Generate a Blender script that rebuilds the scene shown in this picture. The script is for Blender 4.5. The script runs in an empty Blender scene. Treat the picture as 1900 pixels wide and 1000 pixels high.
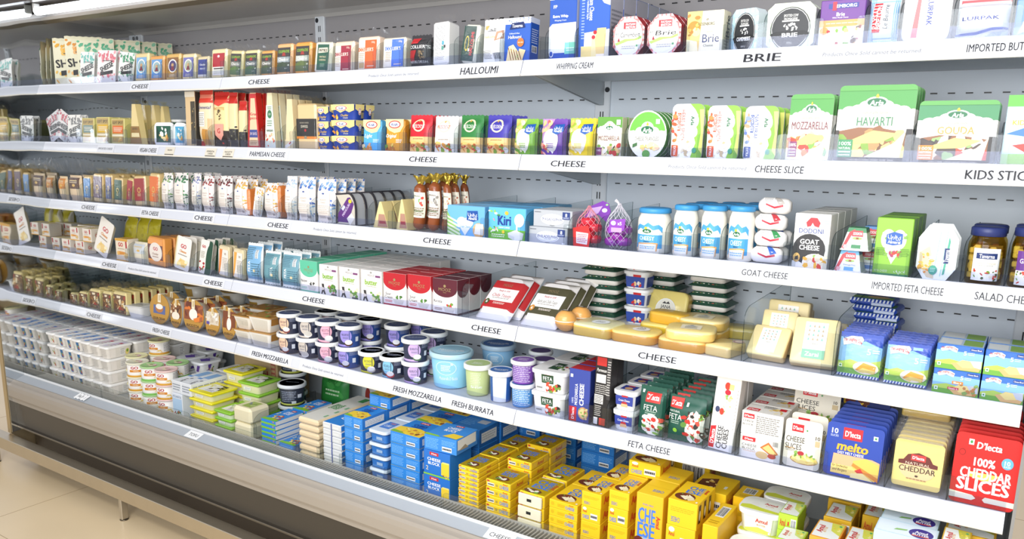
import bpy, math, random
from mathutils import Vector, Matrix
from mathutils.geometry import tessellate_polygon
rnd = random.Random(7)
SC = bpy.context.scene
COL = SC.collection
# ---------------------------------------------------------------- camera
L = 1.25
CAM = Vector((2.9659*L, -1.5064*L, 0.937*L))
YAW, PITCH, ROLL, FPX, PX, PY = .5841, .2109, .0172, 1495.6, -14.07, 91.0
_f = Vector((-math.sin(YAW)*math.cos(PITCH), math.cos(YAW)*math.cos(PITCH), -math.sin(PITCH)))
_r0 = Vector((math.cos(YAW), math.sin(YAW), 0)); _u0 = _r0.cross(_f)
_r = math.cos(ROLL)*_r0 + math.sin(ROLL)*_u0
_u = -math.sin(ROLL)*_r0 + math.cos(ROLL)*_u0
cd = bpy.data.cameras.new('camera'); cam = bpy.data.objects.new('camera', cd); COL.objects.link(cam)
cam.matrix_world = Matrix(((_r.x, _u.x, -_f.x, CAM.x), (_r.y, _u.y, -_f.y, CAM.y), (_r.z, _u.z, -_f.z, CAM.z), (0, 0, 0, 1)))
cd.sensor_width = 36; cd.sensor_fit = 'HORIZONTAL'; cd.lens = FPX/1900*36
cd.shift_x = -PX/1900; cd.shift_y = PY/1900
cd.clip_start = .05
SC.camera = cam
# ---------------------------------------------------------------- world, lights, exposure
W = bpy.data.worlds.new('shop'); SC.world = W; W.use_nodes = True
W.node_tree.nodes['Background'].inputs[0].default_value = (.92, .93, 1.0, 1)
W.node_tree.nodes['Background'].inputs[1].default_value = .62
def area(name, loc, target, sx, sy, power, col=(1, 1, 1)):
    d = bpy.data.lights.new(name, 'AREA'); d.shape = 'RECTANGLE'; d.size = sx; d.size_y = sy; d.energy = power; d.color = col
    o = bpy.data.objects.new(name, d); COL.objects.link(o); o.location = loc
    o.rotation_euler = (Vector(target)-Vector(loc)).to_track_quat('-Z', 'Y').to_euler()
    return o
area('ceiling_light', (3.2, -2.1, 2.35), (2.9, .2, .7), 1.8, .5, 24, (.97, .98, 1.0))
area('ceiling_light', (1.2, -2.1, 2.45), (1.0, .2, .6), 2.2, .5, 9, (1.0, .97, .93))
area('frontal_fill', (3.25, -2.6, 1.4), (2.9, .3, .8), 2.0, .9, 57, (.97, .98, 1.0))  # added frontal fill that brightens the back wall, in place of bounced flash
vs = SC.view_settings; vs.view_transform = 'Standard'; vs.look = 'None'; vs.gamma = 1; vs.exposure = .26; vs.use_curve_mapping = False
SC.cycles.max_bounces = 16; SC.cycles.transparent_max_bounces = 40; SC.cycles.glossy_bounces = 6; SC.cycles.diffuse_bounces = 4
# ---------------------------------------------------------------- pixel <-> place
def X_at(u, Y, Z):
    k = (u-950-PX)/FPX; a = _r-k*_f
    return CAM.x-(a.y*(Y-CAM.y)+a.z*(Z-CAM.z))/a.x
def Z_at(v, X, Y):
    m = (v-500-PY)/FPX; a = _u+m*_f
    return CAM.z-(a.x*(X-CAM.x)+a.y*(Y-CAM.y))/a.z
def Yhit(u, v, Z):
    k = (u-950-PX)/FPX; m = (v-500-PY)/FPX
    d = _f+k*_r-m*_u; t = (Z-CAM.z)/d.z
    return CAM+t*d
# height of the lower edge of each price rail at the ends of the hung shelf units
XJ = (.0206, 1.25, 2.5, 3.7247)
ZB = {1: (1.3545, 1.3475, 1.3545, 1.354), 2: (1.1145, 1.110, 1.1075, 1.111), 3: (.8655, .8700, .8700, .868),
      4: (.634, .6285, .6255, .6278), 5: (.394, .3905, .3745, .3915)}
XM = XJ[0]
def zb(s, X):
    z = ZB[s]
    for i in range(3):
        if X <= XJ[i+1] or i == 2:
            t = (X-XJ[i])/(XJ[i+1]-XJ[i]); return z[i]+t*(z[i+1]-z[i])
SURF = .0365
DECK = .10
FLOOR = -.265
YB = .49
def zs(s, X):
    if s == 0: return DECK
    i = 0 if X < XJ[1] else 1 if X < XJ[2] else 2
    return max(zb(s, max(XJ[i], X-.06)), zb(s, min(XJ[i+1], X+.06)))+SURF
# ---------------------------------------------------------------- materials
MATS = {}
def lin(h):
    h = h.lstrip('#')
    if len(h) == 3: h = ''.join(c*2 for c in h)
    r = []
    for i in (0, 2, 4):
        c = int(h[i:i+2], 16)/255
        r.append(c/12.92 if c <= .04045 else ((c+.055)/1.055)**2.4)
    return (*r, 1)
def mat(key):
    """'#rrggbb' printed card or plastic; prefixes: g: glossy plastic, m: metal, f: clear film, a: clear acrylic, k: mirror, t: translucent plastic, e: lamp"""
    if key in MATS: return MATS[key]
    kind, col = ('', key) if key[0] == '#' else key.split(':', 1)
    nm = {'': 'print', 'g': 'glossy_plastic', 'm': 'brushed_metal', 'f': 'clear_film', 'a': 'acrylic', 'k': 'mirror', 't': 'frosted_plastic', 'e': 'lamp_tube', 'c': 'cheese', 'w': 'painted_steel', 'n': 'floor_tile', 'j': 'oil'}[kind]
    M = bpy.data.materials.new(nm+'_'+col.strip('#')); M.use_nodes = True; MATS[key] = M
    nt = M.node_tree; N = nt.nodes; P = N['Principled BSDF']; out = N['Material Output']
    c = lin(col)
    P.inputs['Base Color'].default_value = c
    P.inputs['Roughness'].default_value = {'': .42, 'g': .22, 'm': .3, 't': .35, 'c': .4, 'w': .38, 'n': .32}.get(kind, .3)
    if kind == 'm':
        P.inputs['Metallic'].default_value = .85
    if kind in ('f', 'a', 'j'):
        N.remove(P)
        tr = N.new('ShaderNodeBsdfTransparent'); gl = N.new('ShaderNodeBsdfGlossy'); mx = N.new('ShaderNodeMixShader'); lw = N.new('ShaderNodeLayerWeight')
        tr.inputs[0].default_value = c
        gl.inputs['Roughness'].default_value = .18 if kind == 'f' else .06
        gl.inputs['Color'].default_value = (.95, .96, 1, 1)
        lw.inputs[0].default_value = .35 if kind == 'f' else .25
        mr = N.new('ShaderNodeMapRange'); mr.inputs[3].default_value = .03 if kind == 'f' else .015; mr.inputs[4].default_value = .17 if kind == 'f' else .12
        nt.links.new(lw.outputs['Facing'], mr.inputs[0]); nt.links.new(mr.outputs[0], mx.inputs[0])
        nt.links.new(tr.outputs[0], mx.inputs[1]); nt.links.new(gl.outputs[0], mx.inputs[2]); nt.links.new(mx.outputs[0], out.inputs[0])
        if kind == 'f':
            no = N.new('ShaderNodeTexNoise'); no.inputs['Scale'].default_value = 70; bp = N.new('ShaderNodeBump'); bp.inputs['Strength'].default_value = .3; bp.inputs['Distance'].default_value = .003
            tc = N.new('ShaderNodeTexCoord'); nt.links.new(tc.outputs['Object'], no.inputs['Vector'])
            nt.links.new(no.outputs['Fac'], bp.inputs['Height']); nt.links.new(bp.outputs[0], gl.inputs['Normal'])
    elif kind == 'k':
        P.inputs['Metallic'].default_value = 1; P.inputs['Roughness'].default_value = .04
        no = N.new('ShaderNodeTexNoise'); no.inputs['Scale'].default_value = 5; bp = N.new('ShaderNodeBump'); bp.inputs['Strength'].default_value = .10; bp.inputs['Distance'].default_value = .02
        tc = N.new('ShaderNodeTexCoord'); nt.links.new(tc.outputs['Object'], no.inputs['Vector'])
        nt.links.new(no.outputs['Fac'], bp.inputs['Height']); nt.links.new(bp.outputs[0], P.inputs['Normal'])
    elif kind == 't':
        P.inputs['Subsurface Weight'].default_value = .15; P.inputs['Subsurface Radius'].default_value = (.01, .01, .01)
    elif kind == 'e':
        P.inputs['Emission Color'].default_value = c; P.inputs['Emission Strength'].default_value = 3.2
    elif kind in ('c', 'w', 'n', 'm'):
        no = N.new('ShaderNodeTexNoise'); no.inputs['Scale'].default_value = {'c': 60, 'w': 9, 'n': 3.5, 'm': 25}[kind]; no.inputs['Detail'].default_value = 5
        cr = N.new('ShaderNodeMix'); cr.data_type = 'RGBA'
        k = {'c': .95, 'w': .95, 'n': .88, 'm': .9}[kind]
        cr.inputs[6].default_value = tuple(x*k for x in c[:3])+(1,); cr.inputs[7].default_value = c
        tc = N.new('ShaderNodeTexCoord'); nt.links.new(tc.outputs['Object'], no.inputs['Vector'])
        nt.links.new(no.outputs['Fac'], cr.inputs[0]); nt.links.new(cr.outputs[2], P.inputs['Base Color'])
    return M
# ---------------------------------------------------------------- mesh collector
class MB:
    def __init__(s): s.v = []; s.f = []; s.m = []; s.keys = []; s.sm = []
    def add(s, vs, fs, key, smooth=False):
        b = len(s.v); s.v.extend([tuple(p) for p in vs])
        if key not in s.keys: s.keys.append(key)
        k = s.keys.index(key)
        for f in fs: s.f.append([b+i for i in f]); s.m.append(k); s.sm.append(smooth)
        return s
    def mesh(s, name):
        me = bpy.data.meshes.new(name); me.from_pydata(s.v, [], s.f)
        for k in s.keys: me.materials.append(mat(k))
        me.polygons.foreach_set('material_index', s.m); me.polygons.foreach_set('use_smooth', s.sm)
        me.update(); return me
    # chamfered box; key or dict of keys for -y front, +z top, +x right
    def box(s, x0, x1, y0, y1, z0, z1, key, r=.0015, top=None, right=None, front=None):
        r = min(r, (x1-x0)*.45, (y1-y0)*.45, (z1-z0)*.45)
        X = (x0, x1); Y = (y0, y1); Z = (z0, z1); vs = []; idx = {}
        for i in (0, 1):
            for j in (0, 1):
                for k in (0, 1):
                    sx, sy, sz = 1-2*i, 1-2*j, 1-2*k
                    p = (X[i], Y[j], Z[k])
                    for a in range(3):
                        q = [p[0]+sx*r, p[1]+sy*r, p[2]+sz*r]; q[a] = p[a]
                        idx[i, j, k, a] = len(vs); vs.append(q)
        fx = [[idx[i, j, k, 0] for j, k in ((0, 0), (1, 0), (1, 1), (0, 1))][::(1 if i else -1)] for i in (0, 1)]
        fy = [[idx[i, j, k, 1] for i, k in ((0, 0), (1, 0), (1, 1), (0, 1))][::(-1 if j else 1)] for j in (0, 1)]
        fz = [[idx[i, j, k, 2] for i, j in ((0, 0), (1, 0), (1, 1), (0, 1))][::(1 if k else -1)] for k in (0, 1)]
        oth = [fx[0], fy[1], fz[0]]
        for j in (0, 1):
            for k in (0, 1): oth.append([idx[0, j, k, 1], idx[1, j, k, 1], idx[1, j, k, 2], idx[0, j, k, 2]])
        for i in (0, 1):
            for k in (0, 1): oth.append([idx[i, 0, k, 0], idx[i, 1, k, 0], idx[i, 1, k, 2], idx[i, 0, k, 2]])
        for i in (0, 1):
            for j in (0, 1): oth.append([idx[i, j, 0, 0], idx[i, j, 1, 0], idx[i, j, 1, 1], idx[i, j, 0, 1]])
        for i in (0, 1):
            for j in (0, 1):
                for k in (0, 1): oth.append([idx[i, j, k, 0], idx[i, j, k, 1], idx[i, j, k, 2]])
        s.add(vs, oth, key); b = s.v[-len(vs):]
        s.add(vs, [fx[1]], right or key); s.add(vs, [fy[0]], front or key); s.add(vs, [fz[1]], top or key)
        return s
    def prism(s, poly, y0, y1, key, side=None, plane='xz'):
        n = len(poly)
        P = (lambda a, b, t: (a, t, b)) if plane == 'xz' else ((lambda a, b, t: (t, a, b)) if plane == 'yz' else (lambda a, b, t: (a, b, t)))
        vs = [P(a, b, y0) for a, b in poly]+[P(a, b, y1) for a, b in poly]
        tri = tessellate_polygon([[Vector((a, b, 0)) for a, b in poly]])
        s.add(vs, [t for t in tri]+[[i+n for i in t] for t in tri], key)
        s.add(vs, [[i, (i+1) % n, (i+1) % n+n, i+n] for i in range(n)], side or key)
        return s
    def lathe(s, prof, key, n=28, cx=0, cy=0, smooth=True, keys=None, sy=1.0):
        vs = []
        for r, z in prof:
            for i in range(n):
                a = 2*math.pi*i/n; vs.append((cx+r*math.cos(a), cy+sy*r*math.sin(a), z))
        for j in range(len(prof)-1):
            fs = [[j*n+i, j*n+(i+1) % n, (j+1)*n+(i+1) % n, (j+1)*n+i] for i in range(n)]
            s.add(vs if j == 0 else [], [], key)
            if j == 0: b = len(s.v)-len(vs)
            k = keys[j] if keys else key
            if k not in s.keys: s.keys.append(k)
            for f in fs: s.f.append([b+i for i in f]); s.m.append(s.keys.index(k)); s.sm.append(smooth)
        for j, rev in ((0, True), (len(prof)-1, False)):
            if prof[j][0] > 1e-5:
                f = [b+j*n+i for i in range(n)]
                k = keys[min(j, len(prof)-2)] if keys else key
                s.f.append(f[::-1] if rev else f); s.m.append(s.keys.index(k)); s.sm.append(False)
        return s
    def loft(s, secs, key, n=5, cap=(True, True), cx=0, cy=0, smooth=True):
        """rounded-rectangle sections [(z, w, d, r)]"""
        rings = []
        for z, w, d, r in secs:
            r = min(r, w/2*.99, d/2*.99); ring = []
            for qx, qy, a0 in ((1, 1, 0), (-1, 1, 90), (-1, -1, 180), (1, -1, 270)):
                for i in range(n+1):
                    a = math.radians(a0+90*i/n)
                    ring.append((cx+qx*(w/2-r)+r*math.cos(a), cy+qy*(d/2-r)+r*math.sin(a), z))
            rings.append(ring)
        m = len(rings[0]); vs = [p for r in rings for p in r]
        fs = [[j*m+i, j*m+(i+1) % m, (j+1)*m+(i+1) % m, (j+1)*m+i] for j in range(len(rings)-1) for i in range(m)]
        s.add(vs, fs, key, smooth)
        if cap[0]: s.add(rings[0], [list(range(m))[::-1]], key)
        if cap[1]: s.add(rings[-1], [list(range(m))], key)
        return s
    def tube(s, pts, r, key, n=6):
        pts = [Vector(p) for p in pts]; vs = []
        for i, p in enumerate(pts):
            t = (pts[min(i+1, len(pts)-1)]-pts[max(i-1, 0)]).normalized()
            a = t.orthogonal().normalized() if i == 0 else (a-a.dot(t)*t).normalized()
            b = t.cross(a); rr = r[i] if isinstance(r, (list, tuple)) else r
            for k in range(n):
                q = 2*math.pi*k/n; vs.append(p+rr*(math.cos(q)*a+math.sin(q)*b))
        fs = [[j*n+i, j*n+(i+1) % n, (j+1)*n+(i+1) % n, (j+1)*n+i] for j in range(len(pts)-1) for i in range(n)]
        s.add(vs, fs+[list(range(n))[::-1], [len(vs)-n+i for i in range(n)]], key, True); return s
# ---------------------------------------------------------------- lettering
_T = {}
def text_mesh(txt, bold=0, sh=0):
    k = (txt, bold, sh)
    if k not in _T:
        c = bpy.data.curves.new('t', 'FONT'); c.body = txt; c.size = 1; c.resolution_u = 2; c.shear = sh; c.dimensions = '2D'; c.fill_mode = 'BOTH'
        o = bpy.data.objects.new('t', c); me = o.to_mesh()
        vs = [(v.co.x, v.co.y) for v in me.vertices]; fs = [list(p.vertices) for p in me.polygons]
        o.to_mesh_clear(); bpy.data.objects.remove(o); bpy.data.curves.remove(c)
        if vs:
            x0 = min(v[0] for v in vs); x1 = max(v[0] for v in vs); y0 = min(v[1] for v in vs); y1 = max(v[1] for v in vs)
        else: x0 = x1 = y0 = y1 = 0
        _T[k] = (vs, fs, x0, x1, y0, y1)
    return _T[k]
def clipgrid(poly, g):
    """split a convex polygon by a grid of spacing g"""
    out = [poly]
    for ax in (0, 1):
        nxt = []
        for p in out:
            lo = min(q[ax] for q in p); hi = max(q[ax] for q in p)
            c = math.floor(lo/g)*g+g; rest = p
            while c < hi-1e-6:
                a, b = [], []
                for i in range(len(rest)):
                    P, Q = rest[i], rest[(i+1) % len(rest)]
                    (a if P[ax] <= c else b).append(P)
                    if (P[ax]-c)*(Q[ax]-c) < 0:
                        t = (c-P[ax])/(Q[ax]-P[ax]); I = (P[0]+t*(Q[0]-P[0]), P[1]+t*(Q[1]-P[1])); a.append(I); b.append(I)
                    elif abs(P[ax]-c) < 1e-12: b.append(P)
                if len(a) > 2: nxt.append(a)
                rest = b; c += g
                if len(rest) < 3: break
            if len(rest) > 2: nxt.append(rest)
        out = nxt
    return out
def clipconv(poly, clip):
    out = poly
    for i in range(len(clip)):
        A, B = clip[i], clip[(i+1) % len(clip)]; inp = out; out = []
        sd = lambda P: (B[0]-A[0])*(P[1]-A[1])-(B[1]-A[1])*(P[0]-A[0])
        for j in range(len(inp)):
            P, Q = inp[j], inp[(j+1) % len(inp)]; a, b = sd(P), sd(Q)
            if a >= 0: out.append(P)
            if a*b < 0: t = a/(a-b); out.append((P[0]+t*(Q[0]-P[0]), P[1]+t*(Q[1]-P[1])))
        if len(out) < 3: return []
    return out
def art(mb, cmds, W, H, mp, grid=0, eps=.0004, clip=None):
    """flat print laid on a face; coordinates are fractions of the face, mp(x, z, lift) puts them in place"""
    e = eps; clip = clip or [(-W/2, 0), (W/2, 0), (W/2, H), (-W/2, H)]
    def put(polys, key):
        for p in polys:
            if clip:
                p = clipconv(p, clip)
                if not p: continue
            if grid:
                for q in clipgrid(p, grid): mb.add([mp(a, b, e) for a, b in q], [list(range(len(q)))], key)
            else: mb.add([mp(a, b, e) for a, b in p], [list(range(len(p)))], key)
    def R(x0, y0, x1, y1): return [((x0-.5)*W, y0*H), ((x1-.5)*W, y0*H), ((x1-.5)*W, y1*H), ((x0-.5)*W, y1*H)]
    def E(cx, cy, rx, ry, n=20): return [((cx-.5+rx*math.cos(2*math.pi*i/n))*W, (cy+ry*math.sin(2*math.pi*i/n))*H) for i in range(n)]
    for c in cmds:
        k = c[0]
        if k == 'r': put([R(*c[1:5])], c[5])
        elif k == 'e': put([E(*c[1:5])], c[5])
        elif k == 'p':
            P = [((a-.5)*W, b*H) for a, b in c[1]]
            if len(P) > 3:
                tr = tessellate_polygon([[Vector((a, b, 0)) for a, b in P]])
                tp = []
                for t in tr:
                    q = [P[i] for i in t]
                    if (q[1][0]-q[0][0])*(q[2][1]-q[0][1])-(q[1][1]-q[0][1])*(q[2][0]-q[0][0]) < 0: q = q[::-1]
                    tp.append(q)
                put(tp, c[2])
            else: put([P], c[2])
        elif k == 't':
            _, cx, cy, h, txt, col = c[:6]; o = c[6] if len(c) > 6 else {}
            vs, fs, x0, x1, y0, y1 = text_mesh(txt, 0, o.get('s', 0)); bo = min(.034, o.get('b', 0)*.85)
            if not vs: continue
            sc = h*H/.73; sx = sc*o.get('x', 1)
            mw = o.get('w')
            rot = math.radians(o.get('rot', 0))
            if mw:
                lim = mw*(W if abs(math.cos(rot)) > .5 else H); sx = min(sx, lim/(x1-x0)) if not o.get('fit') else lim/(x1-x0)
            al = o.get('al', 'c'); ax = {'c': (x0+x1)/2, 'l': x0, 'r': x1}[al]; ay = .365
            cr, sr = math.cos(rot), math.sin(rot); P = []
            arc = o.get('arc', 0)
            for di, (da, db) in enumerate(((0, 0),) if bo < .005 else ((-bo, -bo*.4), (bo, -bo*.4), (-bo, bo*.4), (bo, bo*.4)) if bo > .02 else ((-bo, 0), (bo, 0))):
              for a, b in vs:
                p, q = (a-ax+da)*sx, (b-ay+db)*sc
                if arc: q += arc*H*(1-(2*p/((x1-x0)*sx))**2)-arc*H*.5
                P.append(mp((cx-.5)*W+p*cr-q*sr, cy*H+p*sr+q*cr, e+di*.00003))
            nv = len(vs)
            mb.add(P, [[i+k*nv for i in f] for k in range(len(P)//nv) for f in fs], col)
        elif k == 'bar':
            x0, y0, x1, y1 = c[1:5]; put([R(x0, y0, x1, y1)], '#f2f2f2'); e += .0001; n = 14; rr = random.Random(3)
            for i in range(n):
                a = x0+(x1-x0)*(.06+.88*i/n); put([R(a, y0+.1*(y1-y0), a+(x1-x0)*.88/n*(.3+.5*rr.random()), y1-.1*(y1-y0))], '#222222')
        elif k == 'l':
            x0, y0, x1, y1, n, col = c[1:7]; rr = random.Random(5)
            for i in range(n):
                a = y1-(y1-y0)*(i+.5)/n; h = (y1-y0)/n*.22
                xx = x0
                while xx < x1-(x1-x0)*.12:
                    w = (x1-x0)*(.05+.13*rr.random()); put([R(xx, a-h, min(xx+w, x1), a+h)], col); xx += w+(x1-x0)*.025
        elif k == 'n':
            _, n, x0, y0, x1, y1, cols, sd, sz = c; rr = random.Random(sd); asp = W/H
            for i in range(n):
                a = x0+(x1-x0)*rr.random(); b = y0+(y1-y0)*rr.random(); r1 = sz*(.5+rr.random()); r2 = sz*(.4+.6*rr.random())
                q = rr.random()*math.pi; m = rr.choice((5, 6, 8)); col = cols[rr.randrange(len(cols))]
                put([[((a-.5+math.cos(q)*r1*math.cos(2*math.pi*j/m)-math.sin(q)*r2*math.sin(2*math.pi*j/m))*W, (b+asp*(math.sin(q)*r1*math.cos(2*math.pi*j/m)+math.cos(q)*r2*math.sin(2*math.pi*j/m)))*H) for j in range(m)]], col); e += .00003
        e += .00012
    return mb
# ---------------------------------------------------------------- objects
def link(name, me, parent=None, loc=None):
    o = bpy.data.objects.new(name, me); COL.objects.link(o)
    if parent: o.parent = parent
    if loc: o.location = loc
    return o
def tag(o, label=None, cat=None, group=None, kind=None):
    if label: o['label'] = label
    if cat: o['category'] = cat
    if group: o['group'] = group
    if kind: o['kind'] = kind
    return o
def thing(name, label, cat, loc=(0, 0, 0), rot=(0, 0, 0), group=None):
    o = bpy.data.objects.new(name, None); o.empty_display_size = .03; COL.objects.link(o); o.location = loc; o.rotation_euler = rot
    return tag(o, label, cat, group)
# ================================================================ THE SETTING
fl = MB(); fl.add([(-3, -3.2, FLOOR), (8, -3.2, FLOOR), (8, 4, FLOOR), (-3, 4, FLOOR)], [[0, 1, 2, 3]], 'n:#ecd5ad')
for k in range(-2, 8):
    fl.box(k*1.2-.0015+.5, k*1.2+.0015+.5, -3.2, 4, FLOOR-.001, FLOOR+.0004, '#b59d78', 0)
for k in range(-2, 3):
    fl.box(-3, 8, k*1.2-.62, k*1.2-.617, FLOOR-.001, FLOOR+.0004, '#b59d78', 0)
o = link('floor', fl.mesh('floor')); tag(o, kind='structure')
# ================================================================ THE REFRIGERATED CASE
case = thing('refrigerated_case', 'long open refrigerated cheese case with steel interior and mirrored ends', 'display case', (0, 0, 0))
XR = 3.735
WALLC = 'w:#dde6ee'
ROWS = (1.592, 1.320, 1.0605, .7625, .444)
def part(name, mb, parent=case, label=None):
    o = link(name, mb.mesh(name), parent)
    if label: o['label'] = label
    return o
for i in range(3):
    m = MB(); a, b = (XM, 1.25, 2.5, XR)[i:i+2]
    m.box(a, b, YB+.002, YB+.03, .05, 1.375, WALLC, 0); m.box(a, b, YB+.002, YB+.03, 1.3752, 1.69, 'w:#a3a0a1', 0)  # upper box warm grey, darkened to stand in for the top compartment's shade
    for z in ROWS:
        x = a+.055
        while x < b-.05:
            m.box(x, x+.016, YB-.001, YB+.004, z-.0016, z+.0016, '#0d0d10', 0); x += .0405 if False else .0405*.98
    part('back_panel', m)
for i, x in enumerate((XM+.026, 1.25, 2.5, XR-.026)):
    m = MB(); m.box(x-.026, x+.026, YB-.008, YB+.004, .1, 1.672, 'w:#e3e8ec', .003)
    z = .18
    while z < 1.62:
        for d in (-.004, .005): m.box(x+d-.0017, x+d+.0017, YB-.0087, YB, z-.011, z+.011, '#15161a', 0)
        z += .042
    for s in (1, 2, 3, 4, 5):
        m.prism([(x+.017+.008*math.cos(q*.524), zb(s, x)-.005+.008*math.sin(q*.524)) for q in range(12)], YB-.0095, YB-.007, '#22242a')
    m.prism([(x-.012+.008*math.cos(q*.524), 1.64+.009*math.sin(q*.524)) for q in range(12)], YB-.0095, YB-.007, '#22242a')
    part('upright', m)
m = MB(); m.box(-.02, 3.76, .075, YB+.03, 1.672, 1.70, 'w:#c2bdb6', 0)
m.prism([(YB-.045, 1.673), (YB+.004, 1.673), (YB+.004, 1.655), (YB-.004, 1.650), (YB-.016, 1.662)], XM, XR, 'w:#c9c5bf', plane='yz')
part('canopy_ceiling', m)
m = MB(); m.prism([(.048, 1.663), (.078, 1.654), (.084, 1.656), (.084, 1.70), (.076, 1.70), (.076, 1.676), (.048, 1.676)], -.02, 3.76, 'w:#6a604f', plane='yz')
m.box(-.02, 3.76, -.03, .05, 1.728, 1.735, 'w:#2e2721', 0); part('canopy_lip', m)
m = MB(); m.prism([(-.03, 1.735), (-.045, 1.715), (-.075, 1.715), (-.085, 1.74), (-.085, 2.05), (-.03, 2.05)], -.02, 3.76, 'g:#40342a', plane='yz')
m.box(-.02, 3.76, -.03, YB+.03, 1.735, 1.76, 'w:#6b665d', 0)
part('canopy_front', m)
x = .06
while x < 3.6:
    t = MB(); t.tube([(x, .015, 1.694), (x+.598, .015, 1.694)], .017, 'e:#f4f7ff', 10); lt = part('lamp_tube', t)
    t = MB(); t.box(x-.011, x-.001, .000, .030, 1.690, 1.728, 'g:#d8d8d4', .004); o = part('lamp_holder', t, lt)
    x += .61
# mirrored ends
m = MB(); m.prism([(-.255, FLOOR+.155), (-.255, 1.73), (YB+.03, 1.73), (YB+.03, -.1), (-.15, -.1)], XM-.004, XM, 'k:#dfe2e4', plane='yz', side='w:#a99b80'); me_ = part('end_mirror', m)
m = MB(); m.prism([(-.258, FLOOR+.15), (-.258, 1.75), (YB+.03, 1.75), (YB+.03, FLOOR+.05), (-.16, FLOOR+.05)], XM-.034, XM-.005, 'm:#bfae8c', plane='yz', side='m:#c9b48a'); part('end_panel', m)
m = MB(); m.prism([(-.004, .16), (-.004, 1.73), (YB+.03, 1.73), (YB+.03, -.1), (-.15, -.1), (-.15, .12)], XR, XR+.006, 'k:#c9cdd0', plane='yz', side='w:#8f8f8c'); part('end_mirror', m)
# bottom deck, grille, ledge, bumper, kick plate
m = MB(); m.box(XM, XR, -.082, YB+.002, DECK-.012, DECK, 'w:#a8adaf', 0); part('bottom_deck', m)
m = MB(); m.box(XM, XR, -.172, -.083, .07, .098, '#4a4640', 0)
x = XM+.004
while x < XR-.004:
    m.box(x, x+.0042, -.172, -.083, .09, .124, 'w:#aeaca6', 0); x += .0122
m.box(XM, XR, -.086, -.0822, .09, .126, 'w:#b9b6af', 0); part('air_grille', m)
m = MB(); m.prism([(-.180, .05), (-.180, .141), (-.1755, .1455), (-.172, .141), (-.172, .05)], XM, XR, 'w:#e2e2e0', plane='yz')
m.prism([(-.2175, .05), (-.2175, .1235), (-.181, .1375), (-.181, .05)], XM, XR, 'w:#aeb4b9', plane='yz'); part('front_ledge', m)
m = MB(); m.prism([(-.2175, .03), (-.2175, .119), (-.221, .126), (-.227, .127), (-.232, .121), (-.236, .1185), (-.244, .115), (-.2505, .106), (-.253, .09), (-.2525, .06), (-.249, .052), (-.240, .047), (-.240, .03)], XM, XR, 'w:#a0978a', plane='yz'); part('bumper', m)
m = MB(); m.prism([(-.236, .046), (-.212, .046), (-.20, -.085), (-.224, -.085), (-.228, -.075)], XM, XR, 'g:#39352f', plane='yz')
m.box(XM, XR, -.232, -.205, -.093, -.085, 'm:#8d8475', .001); part('kick_plate', m)
m = MB(); m.box(XM, XR, -.16, -.12, FLOOR, -.085, '#2a2420', 0)
x = .3
while x < XR: m.box(x, x+.03, -.163, -.158, -.125, -.115, '#060606', 0); x += .07
part('plinth', m)
m = MB(); m.box(XM, XR, -.20, YB+.02, -.09, .05, '#55524c', 0); part('tank', m)
xs = [XM+.006, .63, 1.21, 1.79, 2.375, 2.98, 3.55, XR-.006]
for a, b in zip(xs, xs[1:]):
    m = MB(); r = .012
    pts = [(a+.003, .14), (b-.003, .14), (b-.003, .197-r)]+[(b-.003-r+r*math.cos(q*.393), .197-r+r*math.sin(q*.393)) for q in range(1, 5)]+[(a+.003+r-r*math.sin(q*.393), .197-r+r*math.cos(q*.393)) for q in range(0, 4)]+[(a+.003, .197-r)]
    m.prism(pts, -.1775, -.1745, 'a:#f4f6f6', 'a:#d5dcdc'); part('clear_riser', m)
def flat_slip(name, u, v, w, h, txt, dy=0, rz=0, curl=0):
    z = .1335; p = Yhit(u, v, .131); m = MB()
    nx = 8
    P = lambda a, b, e: (a, -.199+b-h/2, .1312+(b-h/2)*.38+e+curl*(.004+.0025*math.sin(a*260)))
    vs = [P((i/nx-.5)*w, j*h, .0005) for j in (0, 1) for i in range(nx+1)]
    m.add(vs, [[i, i+1, nx+2+i, nx+1+i] for i in range(nx)], '#f0f0ee')
    art(m, [('t', .5, .5, .42, txt, '#1c1c22', {'w': .8})], w, h, lambda a, b, e: P(a, b, e+.0005))
    o = link(name, m.mesh(name), case, (p.x, dy, 0)); return o
flat_slip('paper_slip', 357, 808, .075, .033, 'TOFU'); flat_slip('paper_slip', 926, 997, .09, .034, 'CHEESE'); flat_slip('paper_slip', 141, 741, .075, .03, 'CREAM CHEESE', curl=1)
# guard rail in front of the case
gr = thing('guard_rail', 'low stainless guard rail on legs along the floor before the case', 'guard rail', (0, -.275, FLOOR))
m = MB(); m.box(-.6, 4.2, -.025, .025, .087, .142, 'm:#c9bda6', .002); link('rail', m.mesh('rail'), gr)
for x in (-.09, .905, 1.9, 2.9, 3.9):
    m = MB(); m.box(x-.009, x+.009, -.022, .004, .003, .088, 'm:#c8c0b0', .002); m.lathe([(.016, 0), (.016, .003)], 'm:#8a7f6c', 14, x, -.009); link('leg', m.mesh('leg'), gr)
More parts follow.
